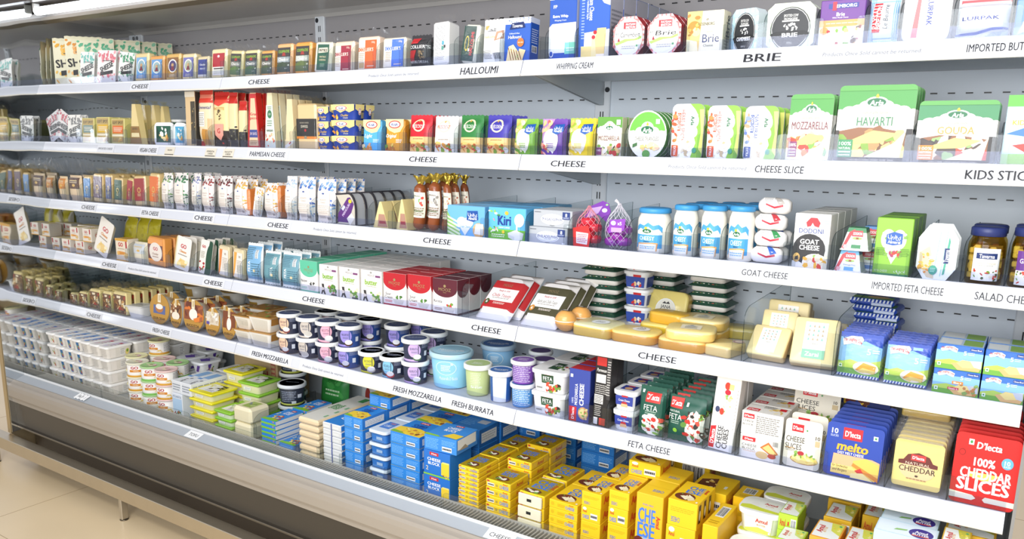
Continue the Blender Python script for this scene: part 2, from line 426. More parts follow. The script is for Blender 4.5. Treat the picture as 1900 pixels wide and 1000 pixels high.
# ================================================================ SHELVES
SHELVES = {}
ROW = {1: 'topmost', 2: 'second highest', 3: 'middle', 4: 'second lowest hung', 5: 'lowest hung'}
SEC = ('far mirrored', 'middle', 'nearest')
def FP(t, lift=0):  # front of the price rail: t 0 bottom .. 1 top, returns y, z above lower edge
    y = 0+.0155*t*t*.5+.0155*t*.5; z = .0415*t
    return y-lift*.93, z+lift*.36
for s in range(1, 6):
    for i in range(3):
        a, b = XJ[i]+(.0012 if i else 0), XJ[i+1]-.0012
        za, zb_ = ZB[s][i], ZB[s][i+1]
        root = thing('shelf', f'white price-railed shelf, {ROW[s]} shelf of the {SEC[i]} case section', 'shelf', ((a+b)/2, .25, (za+zb_)/2))
        ang = math.atan2(zb_-za, b-a); root.rotation_euler = (0, -ang, 0); wd = b-a
        SHELVES[s, i] = root
        def rel(mb, name, par=root): return link(name, mb.mesh(name), par)
        m = MB(); m.box(-wd/2, wd/2, -.230, YB-.25-.010, SURF-.016, SURF-.0002, 'w:#d9dde0', .001); rel(m, 'shelf_board')
        m = MB()
        for sx in (-1, 1):
            x = sx*(wd/2-.004)
            m.prism([(-.205, SURF-.016), (YB-.25-.009, SURF-.016), (YB-.25-.009, -.052), (YB-.25-.035, -.052), (-.20, SURF-.026)], x-.0015, x+.0015, 'w:#c2c8cc', plane='yz')
            rel(m, 'shelf_bracket'); m = MB()
        m = MB(); pr = [FP(t/8) for t in range(9)]
        poly = [(y-.25, z) for y, z in pr]+[(.0195-.25, .0425), (.0195-.25, .003), (.006-.25, -.0005)]
        m.prism(poly, -wd/2, wd/2, 'g:#d4d7de', plane='yz')
        m.prism([(-.2505-.0006, .0005), (-.2505-.0012, .0025), (-.2505-.0006, .0055), (-.2495, .006), (-.2495, .0005)], -wd/2, wd/2, 'g:#e2ddd0', plane='yz')
        m.prism([(.0128-.25-.0008, .0355), (.0145-.25-.0008, .0395), (.018-.25, .042), (.018-.25, .0355)], -wd/2, wd/2, 'g:#e9ecf3', plane='yz'); rel(m, 'price_rail')
        m = MB(); m.box(-wd/2, wd/2, .0185-.25, .0200-.25, .030, .066, 'a:#eef0f8', 0); rel(m, 'clear_lip')
def sign(s, u, v, wpx, txt, style='n', slip=0, hk=.56, t0=.5):
    """a printed slip in the price rail; u, v its centre in the photograph, wpx its width"""
    X = X_at(u, .008, zb(s, 1)+.02)
    for _ in range(2): X = X_at(u, .008, zb(s, X)+.02)
    i = 0 if X < 1.25 else 1 if X < 2.5 else 2
    root = SHELVES[s, i]; z0 = zb(s, X)
    w = X_at(u+wpx/2, .008, z0+.02)-X_at(u-wpx/2, .008, z0+.02)
    m = MB(); hh = .030; sw = w*1.14+.006 if not slip else slip
    tcen = t0
    def mp(a, b, e):
        t = (b)/.0445+.14; y, z = FP(t, e); return (a, y-.25, z)
    Hs = .0310
    m.add([mp(a, b/10*Hs, .0006) for b in range(11) for a in (-sw/2, sw/2)], [[2*k, 2*k+1, 2*k+3, 2*k+2] for k in range(10)], '#dfe1e6' if style != 'tag' else '#ddd6c4')
    if style == 'f': o = {'fit': 1, 'w': w/sw, 's': .15}; cmd = [('t', .5, .5, .30, txt, '#7d8087', o)]
    elif style == 'tag': cmd = [('t', .5, .62, .2, txt.split('|')[0], '#4a463c', {'w': .75}), ('t', .5, .34, .2, txt.split('|')[-1], '#4a463c', {'w': .75}), ('r', .05, .0, .95, .09, '#4f473c')]
    else: o = {'fit': 1, 'w': w/sw, 'b': .022 if style == 'b' else .010}; cmd = [('t', .5, .5, hk, txt, '#1b1b20', o)]
    art(m, cmd, sw, Hs, lambda a, b, e: mp(a, b, e+.0010))
    lx = X-root.location.x
    o = link('shelf_sign', m.mesh('shelf_sign'), root, (lx, 0, 0))
PO = 'Products Once Sold cannot be returned.'
for a in [(1, 261, 160, 30, 'CHEESE'), (1, 482, 153, 39, 'CHEESE', 'b'), (1, 731, 138, 94, PO, 'f'), (1, 890, 133, 69, 'HALLOUMI', 'b', 0, .72), (1, 1067, 119, 68, 'WHIPPING CREAM', 'n'),
          (1, 1415, 105, 68, 'BRIE', 'b', .165, .66), (1, 1616, 102, 184, PO, 'f'), (1, 1860, 87, 134, 'IMPORTED BUTTER', 'n'),
          (2, 197, 279, 26, 'IMPORTED CHEESE', 'f'), (2, 276, 282, 31, 'VEGAN CHEESE', 'n'), (2, 316, 284, 14, 'VEGAN|', 'tag'), (2, 392, 285, 16, 'EMMENTAL|CHEESE', 'tag'), (2, 425, 286, 16, 'RACLETTE|CHEESE', 'tag'),
          (2, 497, 286, 65, 'PARMESAN CHEESE'), (2, 786, 293, 51, 'CHEESE', 'b', 0, .55), (2, 1055, 300, 64, 'CHEESE', 'b', 0, .55), (2, 1312, 308, 146, PO, 'f'), (2, 1446, 314, 90, 'CHEESE SLICE', 'n', .10), (2, 1862, 334, 144, 'KIDS STICKS', 'b', 0, .66),
          (3, 165, 385, 24, 'CHEESE'), (3, 280, 398, 31, 'FETA CHEESE'), (3, 379, 407, 33, 'CHEESE', 'b'), (3, 517, 422, 38, 'CHEESE', 'b'), (3, 622, 432, 80, PO, 'f'), (3, 812, 453, 51, 'CHEESE', 'b', 0, .55), (3, 1419, 510, 85, 'GOAT CHEESE', 'n', .105, .5), (3, 1683, 538, 132, 'IMPORTED FETA CHEESE', 'n'), (3, 1868, 551, 120, 'SALAD CHEESE', 'n'),
          (4, 204, 495, 26, 'CHEESE'), (4, 265, 505, 52, PO, 'f'), (4, 397, 530, 33, 'CHEESE', 'b'), (4, 583, 561, 41, 'CHEESE', 'b'), (4, 903, 616, 54, 'CHEESE', 'b', 0, .55), (4, 1220, 667, 70, 'CHEESE', 'b', 0, .55),
          (5, 175, 589, 25, 'CHEESE'), (5, 300, 620, 31, 'FRESH CHEESE'), (5, 502, 673, 67, 'FRESH MOZZARELLA', 'b'), (5, 600, 692, 76, PO, 'f'), (5, 775, 740, 89, 'FRESH MOZZARELLA', 'b'), (5, 878, 765, 77, 'FRESH BURRATA', 'b'), (5, 1205, 833, 77, 'FETA CHEESE')]:
    sign(*a)
# ================================================================ PACKAGE BUILDERS
def T(cx, cy, h, txt, col, w=None, b=.02, **k):
    o = dict(k); o['b'] = b
    if w: o['w'] = w
    return ('t', cx, cy, h, txt, col, o)
def FIT(cx, cy, h, txt, col, w, b=.02, **k): return T(cx, cy, h, txt, col, w, b, fit=1, **k)
SALAD = ['#c8342a', '#efeadd', '#5d8a3a', '#2f2a26', '#e04c3a', '#f6f2e6', '#7ca64a']
SANDW = ['#d99a4a', '#f2cf7a', '#b8622c', '#7fa03c', '#cf4a34', '#f6e6b0']
CHP = ['#f6e3a6', '#efd27c', '#f9eec8', '#e6bf62']
BROWN = ['#6b3f22', '#8c5a30', '#4c2c18', '#b07a45', '#e8d3b0']
def fr(D): return lambda a, b, e: (a, -D/2-e, b)
def tp(D, H): return lambda a, b, e: (a, -D/2+b, H+e)
def rt(W): return lambda a, b, e: (W/2+e, a, b)
def carton(W, H, D, c, front=(), top=(), right=(), ct=None, cr=None, r=.0015, nm='carton'):
    m = MB(); m.box(-W/2, W/2, -D/2, D/2, 0, H, c, r, top=ct, right=cr)
    art(m, front, W, H, fr(D)); art(m, top, W, D, tp(D, H)); art(m, right, D, H, rt(W))
    return [(nm, m.mesh(nm), [])]
def flapmesh(m, W, D, z0, h, key, seed=1, w=None):
    """crinkled film tail above a vacuum pack"""
    r = random.Random(seed); n = 9; w = w or W; rows = 3; vs = []
    ph = r.random()*6
    for j in range(rows+1):
        for i in range(n+1):
            a = (i/n-.5)*w*(1+.06*j/rows)
            top = h*(1+.30*math.sin(i*1.9+ph)+.22*(r.random()-.5))
            vs.append((a, (.004 if j else 0)*math.sin(i*2.3+j+ph)*j-.002*j+D*(.15-.05*j), z0+top*j/rows))
    m.add(vs, [[j*(n+1)+i, j*(n+1)+i+1, (j+1)*(n+1)+i+1, (j+1)*(n+1)+i] for j in range(rows) for i in range(n)], key, True)
def vac(W, H, D, c, lr=(.12, .15, .88, .85), bg='#ffffff', cm=(), flap=.02, seed=1, film='f:#ffffff', skew=0):
    m = MB(); W2 = W-.006; H2 = H-.004
    m.box(-W2/2, W2/2, -D/2+.002, D/2-.002, .002, H2, 'c:'+c, .005)
    l = MB(); x0, y0, x1, y1 = lr; lw = (x1-x0)*W; lh = (y1-y0)*H; cx = ((x0+x1)/2-.5)*W
    mp = lambda a, b, e: (cx+a+skew*(b-lh/2), -D/2+.0012-e, y0*H+b)
    l.add([mp(a*lw, b*lh, e) for e in (0, .0003) for a, b in ((-.5, 0), (.5, 0), (.5, 1), (-.5, 1))], [[4, 5, 6, 7], [0, 1, 5, 4], [1, 2, 6, 5], [2, 3, 7, 6], [3, 0, 4, 7]], bg)
    art(l, cm, lw, lh, mp, eps=.0005)
    f = MB(); f.box(-W/2, W/2, -D/2-.0006, D/2, 0, H-.001, film, .007); flapmesh(f, W, D, H-.004, flap, film, seed)
    return [('cheese_block', m.mesh('cheese_block'), []), ('label', l.mesh('label'), []), ('film_wrap', f.mesh('film_wrap'), [])]
def pouchmap(W, H, D, seal=.011):
    def d(x, z):
        u = min(1, abs(2*x/W)); g = min(1, max(0, (z-seal)/(H*.22)))*1.0; k = min(1, max(0, (H-seal-z)/(H*.22)))
        s = lambda t: math.sin(t*math.pi/2)
        return D/2*math.sqrt(max(0, 1-u**3.2))*s(g)*s(k)+.0006
    return d
def pouch(W, H, D, c, front=(), cb=None, seal=.011, csel=None, zig=True, skew=0, film=False, nm='pouch'):
    d = pouchmap(W, H, D, seal); m = MB(); nx, nz = 12, 14
    zz = [0, seal]+[seal+(H-2*seal)*j/(nz-2) for j in range(1, nz-2)]+[H-seal, H]
    for sg, key in ((-1, c), (1, cb or c)):
        vs = [((i/nx-.5)*W+skew*z, sg*d((i/nx-.5)*W, z), z+(.0012*((i % 2)*2-1) if zig and j in (0, len(zz)-1) else 0)) for j, z in enumerate(zz) for i in range(nx+1)]
        for j in range(len(zz)-1):
            fs = [[j*(nx+1)+i, j*(nx+1)+i+1, (j+1)*(nx+1)+i+1, (j+1)*(nx+1)+i] for i in range(nx)]
            if sg > 0: fs = [f[::-1] for f in fs]
            if j == 0: b = len(m.v); m.add(vs, [], key)
            kk = csel if csel and j in (0, len(zz)-2) else key
            if kk not in m.keys: m.keys.append(kk)
            for f in fs: m.f.append([b+i for i in f]); m.m.append(m.keys.index(kk)); m.sm.append(True)
    art(m, front, W, H, lambda a, b, e: (a+skew*b, -d(a, b)-e, b), grid=W/12, eps=.0009)
    out = [(nm, m.mesh(nm), [])]
    if film:
        f = MB(); f.box(-W/2*1.03, W/2*1.03, -D/2-.002, D/2+.001, 0, H*1.0, 'f:#ffffff', .006); flapmesh(f, W, D, H-.003, .016, 'f:#ffffff', 4)
        out.append(('film_wrap', f.mesh('film_wrap'), []))
    return out
def wedge(W, H, D, c, cm=(), lr=(0, .05, 1, .5), bg='#c9bb8c', lean=0, top=.22, band=None, film='f:#ffffff'):
    """tall triangular cheese piece standing on its rind"""
    m = MB(); pol = [(-W/2, 0), (W/2, 0), (top*W/2+lean, H), (-top*W/2+lean, H)]
    m.prism([(a*.94, .002+b*.985) for a, b in pol], -D/2+.002, D/2-.002, 'c:'+c, band)
    l = MB(); x0, y0, x1, y1 = lr
    def edge(t, s): return s*(W/2+(top*W/2-W/2)*t)+lean*t
    def mp(a, b, e):
        t = b/H; return (edge(t, -1)+(a/W+.5)*(edge(t, 1)-edge(t, -1)), -D/2+.001-e, b)
    art(l, [('r', x0, y0, x1, y1, bg)]+list(cm), W, H, mp, grid=H/8, eps=.0004)
    f = MB(); f.prism(pol, -D/2-.0008, D/2, film); flapmesh(f, W*top*2.2, D, H-.004, .018, film, 3)
    if lean: 
        f.v = [(x+(lean if z > H+.0005 else 0), y, z) for x, y, z in f.v]
    return [('cheese_wedge', m.mesh('cheese_wedge'), []), ('label', l.mesh('label'), []), ('film_wrap', f.mesh('film_wrap'), [])]
def roundtub(R, H, c, cl, band=(), lid=(), taper=.86, lh=.012, cbase=None, bh=1.0, over=.003, foil=False, disc=None, sides=None):
    hb = H-lh*.6; Rb = R*taper; rad = lambda z: Rb+(R-.0025-Rb)*z/hb
    m = MB(); m.lathe([(Rb*.9, 0), (Rb*.985, .001), (Rb, .004), (R-.0025, hb), (R-.006, hb)], c, keys=[c, c, c, c] if not cbase else [cbase, cbase, c, c])
    if cbase: m.lathe([(rad(.003)+.0005, .003), (rad(.009)+.0005, .009)], cbase)
    def mp(a, b, e):
        r = rad(b)+e; q = a/R; return (r*math.sin(q), -r*math.cos(q), b)
    art(m, band, 2*math.pi*R, hb, mp, grid=R*.22, eps=.0006)
    l = MB(); Ro = R+over
    l.lathe([(Ro-.001, H-lh), (Ro, H-lh+.001), (Ro, H-.002), (Ro-.002, H), (Ro-.005, H), (Ro-.007, H-.0016), (0, H-.0016)] if not foil else [(Ro, H-.003), (Ro, H-.0015), (Ro-.002, H-.0005), (Ro-.006, H-.001), (0, H-.0004)], cl)
    if disc: l.lathe([(Ro-.009, H-.0012), (0, H-.0012)], disc, smooth=False)
    art(l, lid, 2*Ro, 2*Ro, lambda a, b, e: (a, b-Ro, H-.0016+e), eps=.0008)
    return [('tub_body', m.mesh('tub_body'), []), ('tub_lid', l.mesh('tub_lid'), [])]
def recttub(W, H, D, c, cl, front=(), right=(), lid=(), taper=.86, lh=.009, cr=.018, over=.004, flat=False, lidkey=None):
    hb = H-lh*.5; m = MB()
    f = lambda z: taper+(1-taper)*z/hb
    m.loft([(0, W*taper-.004, D*taper-.004, cr*.8), (.003, W*taper, D*taper, cr*.8), (hb, W, D, cr)], c)
    art(m, front, W*.86, hb, lambda a, b, e: (a*f(b)*.98, -D/2*f(b)-e, b), eps=.0006)
    art(m, right, D*.86, hb, lambda a, b, e: (W/2*f(b)+e, a*f(b)*.98, b), eps=.0006)
    l = MB(); Wl, Dl = W+over*2, D+over*2
    if flat: l.loft([(H-.003, Wl, Dl, cr*.5), (H-.0005, Wl, Dl, cr*.5), (H, Wl-.002, Dl-.002, cr*.5)], cl)
    else: l.loft([(H-lh, Wl-.001, Dl-.001, cr), (H-.002, Wl, Dl, cr), (H, Wl-.004, Dl-.004, cr), (H-.0008, Wl-.008, Dl-.008, cr)], cl)
    art(l, lid, Wl-.012, Dl-.012, lambda a, b, e: (a, b-(Dl-.012)/2, H-.0008+e+(.0009 if flat else 0)), eps=.0006)
    return [('tub_body', m.mesh('tub_body'), []), ('tub_lid', l.mesh('tub_lid'), [])]
def upright(parts, Hlid):
    """turn a tub on its side so that its lid faces the aisle"""
    return parts
def octa(W, H, D, c, front=(), cut=.28, side=None):
    k = cut; pol = [(-W/2+k*W, 0), (W/2-k*W, 0), (W/2, k*H), (W/2, H-k*H), (W/2-k*W, H), (-W/2+k*W, H), (-W/2, H-k*H), (-W/2, k*H)]
    m = MB(); m.prism(pol, -D/2, D/2, c, side); art(m, front, W, H, fr(D), clip=pol); return [('carton', m.mesh('carton'), [])]
def rrpoly(W, H, r, n=4):
    P = []
    for qx, qy, a0 in ((1, 0, -90), (1, 1, 0), (0, 1, 90), (0, 0, 180)):
        cx = W/2-r if qx else -W/2+r; cz = H-r if qy else r
        for i in range(n+1):
            a = math.radians(a0+90*i/n); P.append((cx+r*math.cos(a), cz+r*math.sin(a)))
    return P
def slicepack(W, H, D, ctray, ccard, front=(), r=.010, film=True, sheet=.0016):
    """thermoformed tray standing on edge with a printed sealing sheet facing forward"""
    m = MB(); m.prism(rrpoly(W, H, r), -D/2, -D/2+sheet, ccard); art(m, front, W, H, fr(D), clip=rrpoly(W, H, r))
    t = MB(); a = rrpoly(W-.016, H-.016, r); b = rrpoly(W-.03, H-.03, r); n = len(a); y0, y1 = -D/2+sheet, D/2
    t.add([(x, y0, z+.008) for x, z in a]+[(x, y1, z+.015) for x, z in b], [[i, i+n, (i+1) % n+n, (i+1) % n] for i in range(n)]+[list(range(n, 2*n))[::-1]], ctray)
    t.prism(rrpoly(W-.001, H-.001, r), y0, y0+.0012, ctray)
    return [('printed_sheet', m.mesh('printed_sheet'), []), ('tray', t.mesh('tray'), [])]
def jar(R, H, glass, cl, wrap=(), neck=.8, lidh=.014, content=None, lidtop='#ffffff', lab=None):
    m = MB(); hs = H-lidh; pr = [(R*.86, 0), (R*.97, .003), (R, .010), (R, hs*.78), (R*.97, hs*.86), (R*neck, hs*.95), (R*neck, hs)]
    m.lathe(pr, glass)
    if content: 
        for i in range(60):
            a, z = rnd.random()*6.28, .008+rnd.random()*hs*.62; q = .006
            x, y = (R-.0095)*math.cos(a), (R-.0095)*math.sin(a); m.box(x-q, x+q, y-q, y+q, z, z+2*q, content[i % len(content)], .002)
    l = MB(); mp = lambda a, b, e: ((R+e)*math.sin(a/R), -(R+e)*math.cos(a/R), b)
    art(l, wrap, 2*math.pi*R, H, mp, grid=R*.2, eps=.0006)
    t = MB(); Rl = R*neck+.004
    t.lathe([(Rl-.002, hs-.001), (Rl, hs), (Rl, H-.003), (Rl-.003, H-.0005), (Rl-.006, H), (0, H)], cl)
    out = [('jar_body', m.mesh('jar_body'), []), ('jar_lid', t.mesh('jar_lid'), [])]
    if wrap: out.append(('label', l.mesh('label'), []))
    return out
def turned(parts, M):
    """the same package laid or stood another way; M a 4x4 applied to every part"""
    for n, me, ch in parts:
        me.transform(M)
        for _, c in ch: c.transform(M)
    return parts
def spawn(parts, name, label, cat, loc, rz=0, tilt=0, roll=0, group=None):
    E_ = Matrix.Rotation(rz, 4, 'Z') @ Matrix.Rotation(-tilt, 4, 'X') @ Matrix.Rotation(roll, 4, 'Y')
    if len(parts) == 1 and not parts[0][2]:
        o = link(name, parts[0][1]); tag(o, label, cat, group)
    else:
        o = thing(name, label, cat, group=group)
        for n, me, ch in parts:
            p = link(n, me, o)
            for cn, cm in ch: link(cn, cm, p)
    if tilt or roll:
        import numpy as np
        R3 = np.array(E_.to_3x3())[2]; lo = 0
        for n, me, ch in parts:
            a = np.empty(len(me.vertices)*3); me.vertices.foreach_get('co', a); lo = min(lo, float((a.reshape(-1, 3) @ R3).min()))
        loc = (loc[0], loc[1], loc[2]-lo)
    o.matrix_world = Matrix.Translation(loc) @ E_
    return o
ORD = ['front', 'second', 'third', 'fourth', 'fifth', 'sixth', 'seventh', 'eighth']
TOPS = ['topmost', 'second from the top', 'third from the top', 'fourth from the top', 'fifth from the top', 'sixth from the top', 'seventh from the top', 'eighth from the top', 'ninth from the top', 'tenth from the top', 'eleventh from the top', 'twelfth from the top']
# clear dividers
_dv = {}
def divider(s, X, label, h=.075, dep=.40, y0=.022, tabw=.030, rise=.028):
    k = (round(h, 3), round(dep, 3), tabw)
    if k not in _dv:
        r = .030; P = [(0, .0005), (dep, .0005), (dep, h+rise)]
        P += [(r*1.6, h+rise*.45)]+[(r*1.6*(1-math.sin(q*.26)), h+rise*.45-r*(1-math.cos(q*.26))) for q in range(1, 7)]
        m = MB(); m.prism(P, -.0009, .0009, 'a:#f3f5f5', 'a:#8f9a9c', plane='yz')
        t = MB(); t.prism([(-tabw/2, .0005), (tabw/2, .0005)]+[(tabw/2-.006+.006*math.cos(q*.52), h*.82-.006+.006*math.sin(q*.52)) for q in range(4)]+[(-tabw/2+.006-.006*math.sin(q*.52), h*.82-.006+.006*math.cos(q*.52)) for q in range(4)], -.0018, -.0004, 'a:#f3f5f5', 'a:#b9c2c4')
        _dv[k] = (m.mesh('panel'), t.mesh('front_tab'))
    if len(label.split()) > 16: label = label.replace('acrylic ', '').replace('just ', '').replace(' with ', ', ')
    o = thing('shelf_divider', label, 'divider', (X, max(y0, .0235) if s else y0, zs(s, X)+.0003), group='clear dividers on the shelves')
    link('panel', _dv[k][0], o); link('front_tab', _dv[k][1], o)
    return o
def item(s, uL, uR, vT, fn, lab, name, cat, D=.03, y0=.036, rz=0, lean=0, roll=0, back=0, gap=.005, dv=True, group=None, shr=.004, z=None, bl='', dy=0, dep=None, **kw):
    zz = zs(s, X_at(uL, y0, zs(s, 1))); zz = zs(s, X_at(uL, y0, zz)) if z is None else z
    xl, xr = X_at(uL, y0, zz+.03), X_at(uR, y0, zz+.03)
    if z is None: zz = max(zs(s, xl), zs(s, xr))
    Wd = max(.012, xr-xl-shr); xc = (xl+xr)/2; Hh = max(.02, Z_at(vT, xc, y0)-zz)
    if dv and abs(roll) > .001: Wd = max(.5*Wd, Wd-Hh*abs(math.sin(roll)))
    if fn is pouch: gap = max(gap, .009)
    parts = fn(Wd, Hh, D, **kw)
    for k in range(back+1):
        lb = lab if not back else f'{lab}, {ORD[k]} in its file'
        g = group or (f'{lab} file' if back else None)
        spawn(parts, name, lb, cat, (xc, y0+D/2+k*(D+gap), zz+.0004), rz if k == 0 else rz*.3, lean, roll if k == 0 else 0, g)
    if dv: divider(s, xl-.001 if dv is True else dv, f'clear acrylic divider just left of the {lab}', dep=dep or .40)
    return xc, zz, Wd, Hh
# ================================================================ TOPMOST SHELF
def sheese(c1, c2, dark='#2a2a2c', bg='#e9e7d6', txt='SHEESE', rot=14):
    return [('n', 26, .04, .66, .96, .97, [c1, c2, c1], 3, .06), ('n', 12, .02, .02, .98, .30, [c1, c2], 5, .06), T(.52, .50, .17, txt, dark, .9, .03, rot=rot), ('p', [(.2, .22), (.86, .30), (.86, .40), (.2, .32)], dark), ('l', .3, .66, .8, .7, 1, dark)]
for X, Y, rz, vT, c1, c2, lab, n in ((.088, .130, .80, 72, '#e3a93a', '#e8bb5c', 'large cream pouch with yellow leaf print', 1), (.156, .146, .80, 68, '#d99036', '#e6b273', 'large cream pouch with orange leaf print', 1), (.226, .158, .80, 71, '#5fae86', '#8cc6a2', 'large cream pouch with green leaf print', 4)):
    H = Z_at(vT, X, Y)-zs(1, X); P = pouch(.150, H, .024, '#e4e0c2', sheese(c1, c2, rot=6), csel='#d9d5b4')
    for k in range(n): spawn(P, 'grated_cheese_pouch', lab+(f', {ORD[k]} in its file' if n > 1 else ''), 'cheese pouch', (X+(.048+.022*(k-1) if k else 0), Y+(.0926+.064*(k-1) if k else 0), zs(1, X)+.0004), rz, .05, 0, lab+' file')
for uL, uR, vT, c1, c2, lab, r in ((146, 173, 97, '#6cc1b4', '#a8dbd2', 'small white slice pack with teal fruit print', .06), (178, 213, 94, '#dd7683', '#eba7ae', 'small white slice pack with pink fruit print', .05), (217, 246, 99, '#4e9a72', '#8fc3a5', 'small white slice pack with green leaf print', .12)):
    item(1, uL, uR, vT, slicepack, lab, 'cheese_slice_pack', 'cheese pack', D=.02, ctray='#d8d5cf', ccard='#f4f3ee', front=sheese(c1, c2, rot=18), roll=r, lean=.1, back=1, r=.006, dv=False, gap=.002)
def portrait(a, b):
    return [('r', .1, 0, .9, .32, a), ('e', .5, .58, .40, .34, '#f3f1ea'), ('e', .5, .57, .33, .28, b), ('e', .5, .62, .12, .09, '#caa06c'), ('p', [(.32, .36), (.68, .36), (.58, .56), (.42, .56)], '#7d2032'), FIT(.5, .14, .06, 'Cheddar', '#f2ead2', .5), ('l', .2, .02, .8, .10, 2, '#e9e3cc')]
for uL, uR, vT, cc, lb, cmd, lab in ((247, 274, 97, '#efd596', '#7fb2de', portrait('#5f9fd8', '#8fb5c0'), 'pale cheese block with sky blue portrait label'), (275, 303, 102, '#f0a94e', '#6aa2d6', portrait('#4f93d2', '#9ab9bd'), 'orange cheese block with sky blue portrait label'),
    (304, 333, 98, '#e0b45c', '#8b5d1f', portrait('#b88a2b', '#3e2f6c'), 'golden cheese block with brown oval label'), (334, 361, 98, '#f1dca8', '#7474b8', portrait('#6363ad', '#b0b9a0'), 'cream cheese block with violet portrait label'),
    (362, 386, 103, '#e9d6a6', '#33408c', [T(.5, .7, .11, 'Cheddar', '#ffffff', .8), ('l', .2, .4, .8, .52, 2, '#dfe2f2'), ('r', 0, 0, 1, .12, '#e9e4da')], 'cream cheese block with plain navy label'),
    (388, 419, 89, '#efdfaa', '#b3202a', [('r', 0, 0, 1, .38, '#f3efe6'), ('r', .1, .27, .9, .33, '#4a4038'), ('l', .1, .05, .9, .24, 3, '#a9b19c'), ('e', .5, .86, .1, .06, '#f3dede')], 'cream cheese block with red and white label')):
    item(1, uL, uR, vT, vac, lab, 'cheese_block', 'cheese', D=.035, c=cc, bg=lb, cm=cmd, lr=(.14, .12, .86, .82), flap=.018, seed=uL, lean=.1)
land = lambda sky, dk: [('r', 0, .62, 1, 1, '#3b352f'), T(.5, .84, .12, 'COOPERATIVE', '#9bc33a', .85, .03), ('p', [(.35, .66), (.65, .66), (.58, .8), (.42, .8)], '#a93024'), ('r', 0, .40, 1, .62, sky), T(.5, .52, .13, 'Cheddar', '#f4f2ea', .8, .03), ('p', [(0, .3), (.4, .42), (1, .34), (1, 0), (0, 0)], dk), ('n', 5, .55, .1, .95, .3, ['#e6e5e0', '#cfcfc8'], 2, .05)]
for uL, uR, vT, cc, sky, dk, lab, rr in ((421, 449, 93, '#efdd9e', '#8b8a7e', '#5d7a3c', 'cream cheese block with tilted farm landscape label', .06), (450, 479, 91, '#efdfa4', '#6e7679', '#42633d', 'cream cheese block with upright farm landscape label', 0), (480, 507, 92, '#f1ae55', '#7a766a', '#4c5a36', 'small orange cheese block with farm landscape label', 0),
    (509, 541, 79, '#f3b878', '#aab3b4', '#3f4f37', 'peach cheese block with dark farm landscape label', 0), (543, 576, 76, '#f3a63f', '#c9cdbf', '#63743c', 'bright orange cheese block with farm landscape label', 0)):
    item(1, uL, uR, vT, vac, lab, 'cheese_block', 'cheese', D=.035, c=cc, bg='#5a5a50', cm=land(sky, dk), lr=(.1, .1, .86, .84), flap=.020, seed=uL, lean=.1, roll=rr)
item(1, 577, 614, 77, vac, 'ivory cheese block with dark green label', 'cheese_block', 'cheese', D=.035, c='#f1ead2', bg='#1d5a41', lr=(.2, .08, .82, .88), cm=[('p', [(.08, .66), (.92, .70), (.9, .88), (.1, .86)], '#efe6cb'), T(.5, .77, .12, 'WYKE', '#2b2620', .75, .04), FIT(.5, .52, .07, 'VINTAGE', '#e6d9b0', .6), FIT(.5, .40, .07, 'CHEDDAR', '#e6d9b0', .6), ('l', .3, .12, .7, .26, 3, '#9fb89a')], flap=.022, seed=4, lean=.1, roll=.05)
def collier(c): return [('r', 0, 0, .36, 1, '#f4efe0'), ('r', 0, .60, 1, .74, c), ('r', .36, 0, 1, 1, c), FIT(.44, .67, .13, 'COLLIER\u2019S', '#f8f2e2', .8, .02), ('l', .03, .06, .33, .56, 8, '#b59f84'), ('r', .03, .02, .33, .2, '#c2a878' if c[1] == 'e' else '#efe9da'), T(.82, .92, .07, '350g', '#f3e3cf', .2), ('l', .5, .05, .9, .12, 1, '#f0d9c8')]
item(1, 616, 656, 75, vac, 'peach cheese block with deep red label', 'cheese_block', 'cheese', D=.04, c='#f6dcc0', bg='#a32038', lr=(.1, .02, .84, .82), cm=collier('#a32038'), flap=.022, seed=5, lean=.08)
item(1, 659, 702, 66, vac, 'peach cheese block with bright orange label', 'cheese_block', 'cheese', D=.04, c='#f6dcc4', bg='#e8641e', lr=(.1, .06, .88, .86), cm=collier('#e8641e'), flap=.024, seed=6, lean=.08)
item(1, 705, 752, 68, vac, 'cream cheese block with bright blue label', 'cheese_block', 'cheese', D=.04, c='#f5ecd6', bg='#4a78d8', lr=(.16, .08, .90, .9), cm=collier('#4a78d8'), flap=.024, seed=7, lean=.08)
item(1, 754, 792, 64, pouch, 'black cheese pouch with red corner flag', 'cheese_pouch', 'cheese pack', D=.04, c='#2b2a2c', front=[('r', .08, .72, .5, .9, '#c3242a'), FIT(.55, .62, .10, 'COLLIER\u2019S', '#f4f2ee', .9, .02), ('p', [(.0, .2), (.32, .2), (.45, .52), (0, .52)], '#9e2226'), ('n', 12, .5, .28, .9, .5, ['#6b5a42', '#8d7a5c'], 8, .06), T(.5, .19, .065, 'MATURE CHEDDAR', '#f1f1ee', .9)], lean=.08, back=2)
item(1, 797, 834, 40, vac, 'white halloumi pack with dense back text', 'halloumi_pack', 'halloumi', D=.06, c='#f4f3ee', bg='#f2f1ee', lr=(.14, .08, .84, .9), cm=[('l', .08, .3, .92, .96, 20, '#8b8b8b'), ('e', .75, .5, .09, .06, '#3ca0b8'), ('e', .72, .36, .09, .06, '#2f8f7c'), ('r', .82, .36, .97, .44, '#222a2a'), ('l', .1, .04, .9, .26, 6, '#a5a5a5')], flap=.022, seed=9, lean=.1, roll=-.05)
